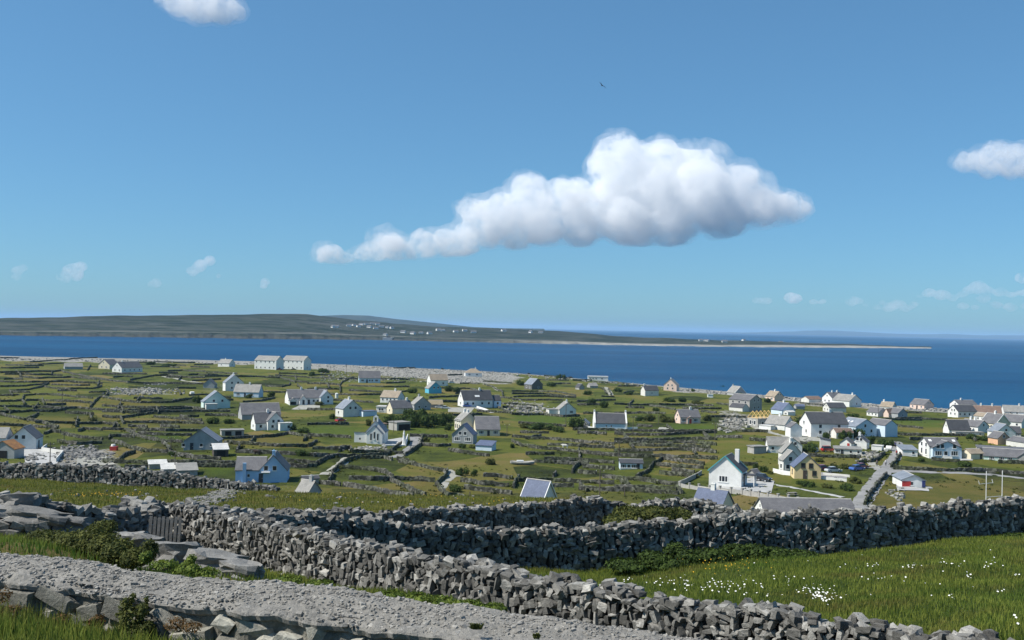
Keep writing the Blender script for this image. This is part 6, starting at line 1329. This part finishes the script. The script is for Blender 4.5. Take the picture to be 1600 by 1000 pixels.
bramble('bramble', 'long low bramble thicket along the foot of the high wall behind the daisies', spots([(1020, 872, 36.5, 44, 18, .7), (1055, 864, 37.5, 34, 30, .5), (1075, 870, 37.2, 40, 20, .6), (1110, 868, 37.5, 60, 18, .7), (1150, 864, 38, 50, 24, .6), (1180, 862, 38, 40, 20, .6), (1212, 866, 38, 50, 18, .7), (1250, 868, 38, 54, 13, .7), (980, 882, 36, 60, 11, .8), (1040, 880, 36.3, 70, 10, .7), (1590, 844, 41, 40, 16, .8)]), 15000, .07, 'leaf', 6)
bramble('bramble', 'tall green weed clump against the face of the mortared wall', spots([(205, 970, 7.75, 34, 44, .12), (215, 990, 7.7, 50, 30, .16), (196, 946, 7.8, 16, 22, .07), (222, 956, 7.75, 16, 28, .07), (190, 985, 7.75, 26, 26, .1), (232, 982, 7.7, 20, 24, .09), (207, 934, 7.85, 9, 16, .04), (228, 938, 7.8, 7, 14, .03), (186, 960, 7.8, 9, 14, .04)]), 3000, .013, 'bramble', 7)
bramble('bramble', 'rusty brown weeds at the foot of the mortared wall', spots([(20, 955, 7.9, 40, 18, .1), (95, 968, 7.8, 26, 16, .1), (150, 972, 7.8, 24, 20, .1), (275, 975, 7.6, 34, 18, .1), (8, 930, 8.1, 14, 26, .08), (300, 980, 7.5, 30, 12, .1)]), 1500, .011, 'rusty_leaf', 8)
TF = [(70, 912, 8.45, 14, 26, 'green weed tuft high on the left of the mortared wall face'), (322, 938, 7.95, 16, 14, 'weed tuft on the upper edge of the mortared wall, left'), (345, 946, 7.9, 12, 12, 'small weed tuft just right of the upper edge tuft'), (440, 938, 8.1, 30, 10, 'brownish tuft on the coping of the mortared wall'), (500, 946, 7.8, 14, 9, 'small weed tuft right of the brownish coping tuft'), (626, 962, 7.4, 20, 10, 'dark green tuft on the coping near the bottom'), (745, 975, 6.9, 16, 9, 'yellowish tuft on the right part of the coping'), (145, 914, 8.3, 18, 9, 'moss tuft on the wall face left of the tall weed clump'), (838, 990, 6.7, 10, 8, 'small tuft by the bottom edge of the coping'), (570, 928, 9.5, 24, 6, 'reddish tuft at the back of the coping'), (40, 920, 8.3, 12, 14, 'olive tuft near the left end of the wall face')]
for i, (x, y, D, w, h, lab) in enumerate(TF):
    rr = random.Random(300 + i); c = at(x, y + h * .4, D); q = D / F; V = []; T = []
    for k in range(90):
        a_ = rr.uniform(0, 6.3); sp = rr.uniform(0, .5) * w * q; hh = rr.uniform(.4, 1.1) * h * q; bw = .0035; b0 = Vector((math.cos(a_) * sp * .5 + rr.uniform(-.3, .3) * w * q, math.sin(a_) * sp * .4, -.02)); tp = b0 + Vector((math.cos(a_) * sp, math.sin(a_) * sp, hh)); n0 = len(V)
        V += [b0 - Vector((bw, 0, 0)), b0 + Vector((bw, 0, 0)), b0.lerp(tp, .6) + Vector((bw * 1.4, 0, .01)), tp, b0.lerp(tp, .6) - Vector((bw * 1.4, 0, -.01))]; T += [(n0, n0 + 1, n0 + 2), (n0, n0 + 2, n0 + 4), (n0 + 4, n0 + 2, n0 + 3)]
    tag(ob('weed_tuft', np_mesh('weed_tuft', V, T, MT['rusty_leaf' if i in (3, 9) else 'bramble']), loc=c), lab, 'weed', 'brambles and weeds along the near walls')

# ------------------------------------------------------------------ grass: uncountable blades
def poly_y(spec, X):
    P = sorted((at(px, py, D).x, D) for px, py, D, h in spec); return np.interp(X, [p[0] for p in P], [p[1] for p in P])
def blades(name, label, X, Y, hmin, hmax, w, mat, seed, lean=.45):
    R = np.random.RandomState(seed); n = len(X); Z = H(X, Y)
    h = R.uniform(hmin, hmax, n) * (0.7 + 0.6 * (0.5 + 0.5 * np.sin(X * 1.1) * np.sin(Y * .9 + 1))); a = R.uniform(0, 2 * np.pi, n); la = R.uniform(0, 2 * np.pi, n); ll = R.uniform(0, lean, n) * h
    ww = w * R.uniform(.6, 1.3, n); bx = np.cos(a) * ww; by = np.sin(a) * ww
    tip = np.stack([X + np.cos(la) * ll, Y + np.sin(la) * ll, Z + h], 1); mid = np.stack([X + np.cos(la) * ll * .35, Y + np.sin(la) * ll * .35, Z + h * .55], 1)
    b0 = np.stack([X - bx, Y - by, Z - .03], 1); b1 = np.stack([X + bx, Y + by, Z - .03], 1); dv = np.stack([bx, by, 0 * bx], 1) * .8
    V = np.stack([b0, b1, mid + dv, tip, mid - dv], 1).reshape(-1, 3); i = np.arange(n) * 5
    T = np.concatenate([np.stack([i, i + 1, i + 2], 1), np.stack([i, i + 2, i + 4], 1), np.stack([i + 4, i + 2, i + 3], 1)])
    o = ob(name, np_mesh(name, V, T, MT[mat])); tag(o, label, kind='stuff')
R = np.random.RandomState(3)
def field(n, x0, x1, y0, y1, keep):
    X = R.uniform(x0, x1, n); Y = R.uniform(y0, y1, n); k = keep(X, Y); return X[k], Y[k]
X, Y = field(330000, -3, 30, 11, 46, lambda X, Y: (Y > poly_y(WALL_A, X) + .35) & (Y < poly_y(WALL_B, X) - .2) & (X < Y * .62) & (R.uniform(0, 1, len(X)) < 30 / (Y + 8)))
blades('grass', 'lush green meadow grass of the daisy field', X, Y, .05, .17, .009, 'grass', 1)
X, Y = field(150000, -55, 26, 36, 102, lambda X, Y: (Y > np.maximum(poly_y(WALL_C, X), poly_y(WALL_F, X)) + .8) & (np.abs(X) < Y * .62) & (R.uniform(0, 1, len(X)) < .8))
blades('grass', 'olive rough grass of the meadow beyond the near walls', X, Y, .07, .22, .022, 'meadow', 2)
X, Y = field(60000, -7, 1, 3.5, 9.2, lambda X, Y: (Y < 8.98 - (X + 8) * .351 + .42) & (X < -1.2) & (np.abs(X) < Y * .75 + 1))
blades('grass', 'bright green grass in the bottom left corner', X, Y, .05, .17, .0045, 'grass', 4)
X, Y = field(60000, -22, 2, 10, 29, lambda X, Y: (Y > 10.9 - (X + 8) * .351) & (Y < poly_y(WALL_F, X)) & (Y < poly_y(WALL_A, X) - .4) & (np.abs(X) < Y * .62))
blades('grass', 'green grass between the mortared wall and the rubble wall', X, Y, .06, .18, .009, 'grass', 5)
# daisies and yellow flowers
def flowers(name, label, pts, rad, h, mat, ymin):
    V = []; T = []; r = random.Random(2)
    for (x, y) in pts:
        p = G(x, y, ymin); c = p + Vector((0, 0, h * r.uniform(.8, 1.3))); nrm = Vector((r.uniform(-.5, .5), r.uniform(-.9, .2), 1)).normalized(); t = nrm.orthogonal().normalized(); b = nrm.cross(t); q = rad * r.uniform(.7, 1.25); k = len(V)
        V += [c - nrm * q * .2] + [c + (t * math.cos(a * math.pi / 4) + b * math.sin(a * math.pi / 4)) * q * (1 if a % 2 else .8) for a in range(8)]; T += [(k, k + 1 + a, k + 1 + (a + 1) % 8) for a in range(8)]
    o = ob(name, np_mesh(name, V, T, MT[mat])); tag(o, label, kind='stuff')
r = random.Random(9); pts = []
for (x, y, sx, sy, n) in [(1283, 941, 20, 12, 60), (1262, 930, 30, 12, 16), (1060, 920, 60, 9, 36), (1130, 925, 50, 12, 26), (1110, 930, 30, 8, 14), (1362, 891, 14, 4, 9), (1425, 891, 10, 5, 9), (1480, 888, 22, 5, 9), (1550, 886, 16, 8, 9), (1513, 909, 9, 4, 7), (1488, 945, 8, 7, 5), (1372, 912, 12, 5, 4), (1560, 934, 8, 5, 4), (980, 912, 30, 6, 7), (1225, 912, 40, 8, 9), (1400, 900, 160, 30, 26), (1590, 985, 14, 14, 4), (1590, 910, 16, 6, 5), (1180, 936, 60, 8, 14)]:
    for _ in range(n):
        yy = y + r.gauss(0, sy * .55); xx = x + r.gauss(0, sx * .6)
        top = np.interp(xx, [q[0] for q in WALL_A], [q[1] for q in WALL_A]) - 5
        if yy < top: pts.append((xx, min(yy, top)))
flowers('daisies', 'white ox-eye daisies scattered in clusters over the green field', pts, .023, .17, 'petal', 16)
flowers('yellow_flowers', 'orange yellow flowers in the meadows', [(r.gauss(180, 18), r.gauss(775, 2)) for _ in range(34)] + [(r.gauss(125, 10), r.gauss(777, 2)) for _ in range(14)] + [(r.uniform(450, 900), r.uniform(772, 792)) for _ in range(60)], .035, .15, 'yellowflower', 40)
flowers('yellow_flowers', 'small yellow flowers at the right of the daisy field', [(r.gauss(1130, 35), r.gauss(893, 7)) for _ in range(60)], .018, .25, 'yellowflower', 16)

# ------------------------------------------------------------------ loose stones, gravel track, rubble heaps
def scatter_rocks(name, label, pts, smin, smax, ymin, mat, seed):
    r = random.Random(seed); Vs = []; Fs = []; n = 0
    for (x, y) in pts:
        p = G(x, y, ymin); s = r.uniform(smin, smax); A = np.array(Matrix.Translation(p + Vector((0, 0, s * .2))) @ Matrix.Rotation(r.uniform(0, 6.3), 4, 'Z') @ Matrix.Rotation(r.uniform(-.4, .4), 4, 'X') @ Matrix.Diagonal((s * r.uniform(.9, 1.7), s, s * r.uniform(.5, .9), 1)))
        v, f = SV[id(r.choice(STONES))]; Vs.append(v @ A[:3, :3].T + A[:3, 3]); Fs.append(f + n); n += len(v)
    o = ob(name, np_mesh(name, np.concatenate(Vs), np.concatenate(Fs), MT[mat])); tag(o, label, kind='stuff')
r = random.Random(4)
g_ = lambda x, y, sx, sy, n: [(r.gauss(x, sx), r.gauss(y, sy)) for _ in range(n)]
scatter_rocks('loose_stones', 'pale loose stones strewn over the open left field', g_(222, 612, 26, 2.4, 260) + g_(185, 609, 10, 1, 40) + g_(245, 601, 8, .7, 30), .4, 1.3, 300, 'pale_rock', 1)
scatter_rocks('loose_stones', 'pale rubble below the bright field house', g_(825, 640, 16, 4, 150) + g_(810, 632, 14, 4, 60), .4, 1.2, 300, 'pale_rock', 2)
scatter_rocks('loose_stones', 'grey rubble heaps beside the left farmyard', g_(110, 708, 12, 5, 260) + g_(140, 706, 8, 5, 140) + g_(150, 714, 14, 4, 100) + g_(50, 715, 8, 3, 60), .3, .9, 160, 'slab', 3)
scatter_rocks('loose_stones', 'boulder heap beside the unfinished house', g_(1155, 660, 12, 4, 120) + g_(1140, 670, 14, 4, 60), .5, 1.5, 250, 'pale_rock', 4)
scatter_rocks('loose_stones', 'pale stones in the yard and verge near the crossroads', g_(1362, 711, 9, 2.5, 90) + g_(1352, 720, 6, 2, 30) + g_(1400, 772, 8, 5, 30), .3, .9, 160, 'pale_rock', 5)
scatter_rocks('loose_stones', 'grey stones spilled down the meadow as a stony track', g_(345, 773, 10, 4, 300) + g_(325, 782, 12, 3, 260) + g_(365, 768, 7, 2, 120) + [(r.uniform(170, 250), r.gauss(776 - 0, 2.0)) for _ in range(14)], .10, .26, 45, 'slab', 6)
scatter_rocks('loose_stones', 'small stones lying in the grass of the middle meadow', [(r.uniform(400, 480), r.gauss(763, 1.5)) for _ in range(40)] + [(r.uniform(415, 460), r.gauss(776, 1)) for _ in range(18)] + [(r.uniform(480, 800), r.uniform(770, 795)) for _ in range(36)] + [(r.uniform(0, 260), r.uniform(760, 785)) for _ in range(14)], .08, .24, 45, 'slab', 7)
scatter_rocks('shore_boulders', 'grey boulders along the near shore', [(r.uniform(0, 1600), 0) for _ in range(0)] + [(x_, np.interp(x_, [0, 250, 400, 600, 800, 1000, 1200, 1400, 1600], [559, 563, 566, 573, 583, 601, 619, 636, 646]) + r.uniform(0, 4)) for x_ in [r.uniform(0, 1600) for _ in range(900)]], .5, 1.7, 350, 'pale_rock', 8)
scatter_rocks('loose_stones', 'broken limestone blocks over the pale shore flats', [(r.uniform(500, 790), r.uniform(574, 597)) for _ in range(1500)], .3, 1.1, 400, 'pale_rock', 9)
scatter_rocks('loose_stones', 'pale stones in the field below the chapel', g_(575, 702, 16, 2, 120), .3, .8, 180, 'pale_rock', 10)

# ------------------------------------------------------------------ cars, people, poles, boat, goals, animals
CARM = {}
def paint(name, c):
    m, nt, N, L, B = nodes_of(name); B.inputs['Base Color'].default_value = (*c, 1); B.inputs['Roughness'].default_value = .3; B.inputs['Coat Weight'].default_value = .5; return m
for k, c in dict(black=(.02, .022, .03), silver=(.55, .57, .58), blue=(.06, .14, .45), red=(.45, .03, .03), white=(.75, .75, .75), darkred=(.25, .03, .05)).items(): CARM[k] = paint('car_paint_' + k, c)
def loft(sections, mat_name='x'):
    pass
def car(px, py, col, ang, label, tall=False, ymin=110):
    P = G(px, py, ymin); e = empty('car', P, ang); tag(e, label, 'car', 'cars parked about the village')
    h0, h1 = (.55, 1.05) if tall else (.42, .86); ht = 1.75 if tall else 1.42
    prof = [(-2.05, h0 - .1), (-2.1, h0 + .2), (-2.0, h1), (-1.2, h1 + .05), (1.0, h1 + .03), (1.95, h1 - .14), (2.1, h0 + .15), (2.05, h0 - .1)]
    n = len(prof); V = [(x, -.82, z) for x, z in prof] + [(x, .82, z) for x, z in prof]
    b = MB().add(V, [tuple(range(n)), tuple(range(2 * n - 1, n - 1, -1))] + [(i, n + i, n + (i + 1) % n, (i + 1) % n) for i in range(n)]).build('body', CARM[col], e)
    cab = [(-1.85 if tall else -1.5, h1), (-1.6 if tall else -1.0, ht), (.35, ht), (1.05, h1)]
    V = [(x, -.78 if z < ht else -.62, z) for x, z in cab] + [(x, .78 if z < ht else .62, z) for x, z in cab]
    c = MB().add(V, [(0, 1, 2, 3), (7, 6, 5, 4), (0, 4, 5, 1), (1, 5, 6, 2), (2, 6, 7, 3)]).build('cabin', MT['glass'], e)
    MB().box(-1.5 if tall else -.95, .32, -.63, .63, ht - .02, ht + .05).build('car_roof', CARM[col], c)
    for x in (-1.3, 1.3):
        for y in (-.8, .8):
            w = MB().tube((x, y - .09, .32), (x, y + .09, .32), .32, n=12).build('wheel', MT['black'], e); MB().tube((x, y - .10 if y < 0 else y + .092, .32), (x, y - .092 if y < 0 else y + .10, .32), .18, n=8).build('rim', CARM['silver'], w)
    for y in (-.6, .6): MB().box(2.03, 2.12, y - .16, y + .16, h0 + .22, h0 + .34).build('headlight', MT['trim'], e); 
car(1192, 752, 'black', -.9, 'dark off-road car on the driveway of the white house', True)
car(1302, 738, 'silver', .25, 'silver car parked behind the pale wall by the yellow house'); car(1339, 735, 'blue', .5, 'blue car parked at the crossroads verge'); car(1346, 732, 'darkred', .5, 'dark red car beside the blue one at the crossroads')
car(687, 638, 'white', .1, 'white car left of its twin by the straw roofed shed'); car(696, 639, 'white', .1, 'white car right of its twin by the straw roofed shed'); car(532, 659, 'red', .9, 'red car beside the grey gable house')
car(437, 578, 'red', .3, 'red car at the foot of the left twin building'); car(459, 578, 'black', .3, 'dark car at the foot of the right twin building'); car(1294, 706, 'red', .2, 'red car left of the low white school', True); car(1286, 735, 'darkred', .3, 'dark red car half hidden behind the yellow house')
car(730, 636, 'blue', .1, 'blue car in front of the long dark-roofed house'); car(706, 599, 'white', .2, 'white car right of the white house behind the turquoise one')
def skin_body(verts, edges, radii, root=0):
    me = bpy.data.meshes.new('body'); me.from_pydata(verts, edges, []); o = bpy.data.objects.new('tmp', me); COL.objects.link(o)
    o.modifiers.new('s', 'SKIN'); o.modifiers.new('u', 'SUBSURF').levels = 1
    for i, sv in enumerate(me.skin_vertices[0].data):
        sv.radius = (radii[i], radii[i]); sv.use_root = (i == root)
    dg = bpy.context.evaluated_depsgraph_get(); out = bpy.data.meshes.new_from_object(o.evaluated_get(dg)); bpy.data.objects.remove(o); return out
PV = [(0, 0, .95), (0, 0, 1.2), (0, 0, 1.42), (0, .01, 1.52), (0, .02, 1.66), (0, .02, 1.74), (.19, 0, 1.4), (.25, .03, 1.12), (.27, .10, .88), (-.19, 0, 1.4), (-.25, -.02, 1.12), (-.26, .04, .86), (.1, 0, .9), (.12, .10, .5), (.13, .05, .08), (.13, .17, .04), (-.1, 0, .9), (-.12, -.06, .5), (-.13, -.16, .1), (-.13, -.05, .05), (.27, .14, .80), (-.26, .07, .78)]
PE = [(0, 1), (1, 2), (2, 3), (3, 4), (4, 5), (2, 6), (6, 7), (7, 8), (2, 9), (9, 10), (10, 11), (0, 12), (12, 13), (13, 14), (14, 15), (0, 16), (16, 17), (17, 18), (18, 19), (8, 20), (11, 21)]
PR = [.15, .15, .16, .06, .10, .07, .08, .055, .04, .08, .055, .04, .1, .075, .05, .045, .1, .075, .05, .045, .04, .04]
BODY = skin_body(PV, PE, PR)
def person(px, py, top, low, ang, label, ymin=110):
    P = G(px, py, ymin); me = BODY.copy()
    ms = [pm('cloth_top', top), pm('cloth_low', low), pm('skin', (.6, .38, .28))]; me.materials.clear()
    for m in ms: me.materials.append(m)
    for f in me.polygons:
        z = f.center.z; f.material_index = 2 if z > 1.5 or (abs(f.center.x) > .2 and z < .92) else (0 if z > .93 else 1)
    o = ob('person', me, loc=P, rz=ang); tag(o, label, 'person'); bm = bmesh.new(); bmesh.ops.create_icosphere(bm, subdivisions=2, radius=.118, matrix=Matrix.Translation((0, -.005, 1.70)))
    bmesh.ops.delete(bm, geom=[v for v in bm.verts if v.co.z < 1.66 and v.co.y > -.02], context='VERTS'); hm = bpy.data.meshes.new('hair'); bm.to_mesh(hm); bm.free(); hm.materials.append(MT['brown']); ob('hair', hm, o)
person(420, 754, (.75, .04, .22), (.05, .05, .08), 2.6, 'person in a bright pink top standing by the blue house', 150)
person(1384, 728, (.75, .72, .70), (.04, .04, .06), 3.0, 'person in a pale top walking at the crossroads'); person(1370, 729, (.10, .10, .10), (.05, .05, .05), 2.5, 'person in dark clothes left of the crossroads')
person(1401, 712, (.5, .07, .06), (.06, .06, .1), 3.2, 'person in a red top walking down the lane'); person(1399, 699, (.12, .12, .25), (.06, .05, .05), 3.1, 'person in navy farthest up the lane'); person(1406, 705, (.45, .12, .08), (.1, .1, .1), 3.1, 'person in a rust coloured top by the lane wall')
def pole(px, py, h, label, arm=True, mat='pole', ymin=110):
    P = G(px, py, ymin); e = empty('utility_pole', P); tag(e, label, 'pole', 'wooden utility poles'); t = h * P.y / F
    MB().tube((0, 0, -.4), (0, 0, t), .13, .09, 8).build('post', MT[mat], e)
    if arm:
        a = MB().box(-.9, .9, -.05, .05, t - .55, t - .43).build('crossarm', MT[mat], e)
        for x in (-.8, 0, .8): MB().tube((x, 0, t - .43), (x, 0, t - .22), .04, n=6).build('insulator', MT['trim'], a)
for x, y, h, lab in [(97, 638, 30, 'tall dark pole among the walls of the far left fields'), (78, 727, 36, 'pole standing in the left farmyard'), (267, 706, 24, 'pole left of the grey byre'), (273, 738, 28, 'pole behind the low white corrugated shed'), (884, 664, 34, 'pole in front of the white gable by the bright field'), (967, 716, 28, 'pole beside the mobile home'), (989, 676, 26, 'slim pole right of the parapet cottage'), (1117, 688, 28, 'dark pole right of the pink-fronted cottage'), (937, 775, 42, 'nearest pole, with a green box, below the mobile home field'), (606, 588, 20, 'pole on the limestone flats beside the far slate bungalow'), (541, 588, 20, 'pole left of the far slate bungalow'), (792, 682, 20, 'pole right of the cream bungalow'), (1029, 663, 16, 'pole in the bushes left of the pink-fronted cottage'), (1372, 660, 26, 'pole below the low white row on the right'), (615, 675, 18, 'pole beside the open cattle shed'), (100, 690, 18, 'pole beyond the left farmyard'), (976, 775, 16, 'short pole right of the nearest one'), (734, 782, 14, 'short post among bushes below the lane')]: pole(x, y, h, lab, h > 18)
def goal(px0, py0, px1, py1, h, bar, label, lean=0.0, ymin=150):
    a = G(px0, py0, ymin); b = G(px1, py1, ymin); e = empty('goal_posts', a); tag(e, label, 'goal'); z1 = float(H(b.x, b.y)) - a.z; t = h
    d = b - a; d.z = 0
    MB().tube((0, 0, -.3), (lean, 0, t), .075, n=8).build('post', MT['trim'], e); MB().tube((d.x, d.y, z1 - .3), (d.x + lean, d.y, z1 + t), .075, n=8).build('post', MT['trim'], e)
    MB().tube((lean * bar / t, 0, bar), (d.x + lean * bar / t, d.y, z1 + bar), .055, n=8).build('crossbar', MT['trim'], e)
goal(1540.5, 792, 1565.5, 790, 7.0, 1.9, 'tall white H-shaped goal posts on the pitch'); goal(1531, 757, 1552, 755, .9, .1, 'small low white training goal behind the tall goal posts', -.3)
P = G(816, 726); bt = empty('boat', P, .08); tag(bt, 'grey wooden boat lying in the field with a white cover', 'boat'); bs = F / P.y; bL = 38 / bs / 2; V = []; Fc = []
for i in range(13):
    t = -1 + i / 6; w = .85 * (1 - abs(t) ** 2.4 * .86); z0 = .05 + .25 * t * t
    V += [(t * bL, -w, .85 + .3 * t * t), (t * bL, -w * .6, z0 + .1), (t * bL, 0, z0 - .1), (t * bL, w * .6, z0 + .1), (t * bL, w, .85 + .3 * t * t), (t * bL, w * .85, .7 + .3 * t * t), (t * bL, 0, z0 + .1), (t * bL, -w * .85, .7 + .3 * t * t)]
for i in range(12):
    for k in range(8): Fc.append((i * 8 + k, i * 8 + (k + 1) % 8, i * 8 + 8 + (k + 1) % 8, i * 8 + 8 + k))
Fc += [tuple(range(7, -1, -1)), tuple(range(96, 104))]
ob('hull', mesh_data('hull', V, Fc, MT['block'], True), bt); MB().box(-bL * .45, bL * .1, -.55, .55, .75, 1.15).build('cover', MT['trim'], bt)
for x in (-.6, 0, .6): MB().box(x * bL - .1, x * bL + .1, -.75, .75, .62, .68).build('thwart', MT['oldwood'], bt)
COW = skin_body([(0, -.6, 1.0), (0, 0, 1.0), (0, .6, 1.05), (0, .95, 1.25), (0, 1.3, 1.15), (.2, -.62, .55), (.2, -.55, .05), (-.2, -.62, .55), (-.2, -.7, .05), (.18, .6, .5), (.18, .6, .05), (-.18, .6, .5), (-.18, .68, .05), (0, -.95, .8)], [(0, 1), (1, 2), (2, 3), (3, 4), (0, 5), (5, 6), (0, 7), (7, 8), (2, 9), (9, 10), (2, 11), (11, 12), (0, 13)], [.36, .4, .36, .2, .13, .14, .07, .14, .07, .13, .07, .13, .07, .04], 1)
def cow(px, py, c, ang, label):
    me = COW.copy(); me.materials.clear(); me.materials.append(pm('hide', c, tuple(v * .7 for v in c), 1.5)); o = ob('cow', me, loc=G(px, py), rz=ang); tag(o, label, 'cow')
cow(402, 711, (.05, .035, .03), 1.4, 'dark cow grazing above the blue house'); cow(883, 701, (.75, .72, .66), 1.5, 'white cow between two field walls left of centre')
def bale(px, py, rr, label):
    P = G(px, py); rr = rr * P.y / F; o = empty('silage_bale', P, rnd.uniform(0, 3)); tag(o, label, 'bale'); MB().tube((-rr * 1.0, 0, rr * .9), (rr * 1.0, 0, rr * .9), rr, n=18).build('wrap', MT['white'], o); MB().tube((-rr * 1.03, 0, rr * .9), (-rr * 1.001, 0, rr * .9), rr * .7, n=14).build('end_wrap', MT['offwhite'], o)
bale(1273, 706, 4.2, 'white wrapped bale beside the dark hedge'); bale(1389, 704, 4.0, 'white wrapped bale by the lane wall'); bale(1384, 705, 2.6, 'smaller white bale left of the lane wall bale'); bale(300, 617, 2.8, 'pale bale at the edge of the stony field')
P = G(526, 622); e = empty('water_tank', P); tag(e, 'white round water tank right of the long white cottage', 'tank'); t_ = 7 * P.y / F; MB().tube((0, 0, -.3), (0, 0, t_), t_ * .36, n=16).build('drum', MT['white'], e); MB().tube((0, 0, t_ + .005), (0, 0, t_ * 1.15), t_ * .38, t_ * .1, 16).build('lid', MT['white'], e)
P = G(1238, 775, 130); e = empty('picnic_table', P, .3); tag(e, 'grey garden table on the lawn of the white house', 'table'); MB().box(-1, 1, -.4, .4, .68, .75).build('table_top', MT['oldwood'], e)
for x in (-.8, .8): MB().box(x - .05, x + .05, -.35, .35, -.1, .679).build('leg', MT['oldwood'], e)
for y in (-.75, .75): MB().box(-1, 1, y - .13, y + .13, .4, .45).build('bench_seat', MT['oldwood'], e)
P = G(178, 704); e = empty('fish_box_stack', P); tag(e, 'orange and white plastic tank on the rubble by the left farmyard', 'tank'); MB().box(-.9, .9, -.7, .7, -.1, 1.2).build('tank_body', MT['red'], e); MB().tube((-.2, 0, 1.2), (-.2, 0, 1.75), .65, .5, 14).build('tank_lid', MT['white'], e)
# bird in the air
bp = at(941, 134, 110); b = empty('bird', bp); b.rotation_euler = (.2, .5, .6); tag(b, 'small dark bird flying high in the blue sky', 'bird')
V = [(0, .28, 0), (.05, .1, .03), (.05, -.12, .02), (0, -.3, 0), (-.05, -.12, .02), (-.05, .1, .03), (0, 0, -.05)]; ob('body', mesh_data('body', V, [(0, 1, 6), (1, 2, 6), (2, 3, 6), (3, 4, 6), (4, 5, 6), (5, 0, 6), (0, 5, 4, 3, 2, 1)], MT['dark']), b)
for s_ in (-1, 1): ob('wing', mesh_data('wing', [(s_ * .03, .1, .03), (s_ * .3, .14, .13), (s_ * .62, -.02, .08), (s_ * .3, -.03, .12), (s_ * .03, -.1, .03)], [(0, 1, 2, 3, 4)], MT['dark']), b)
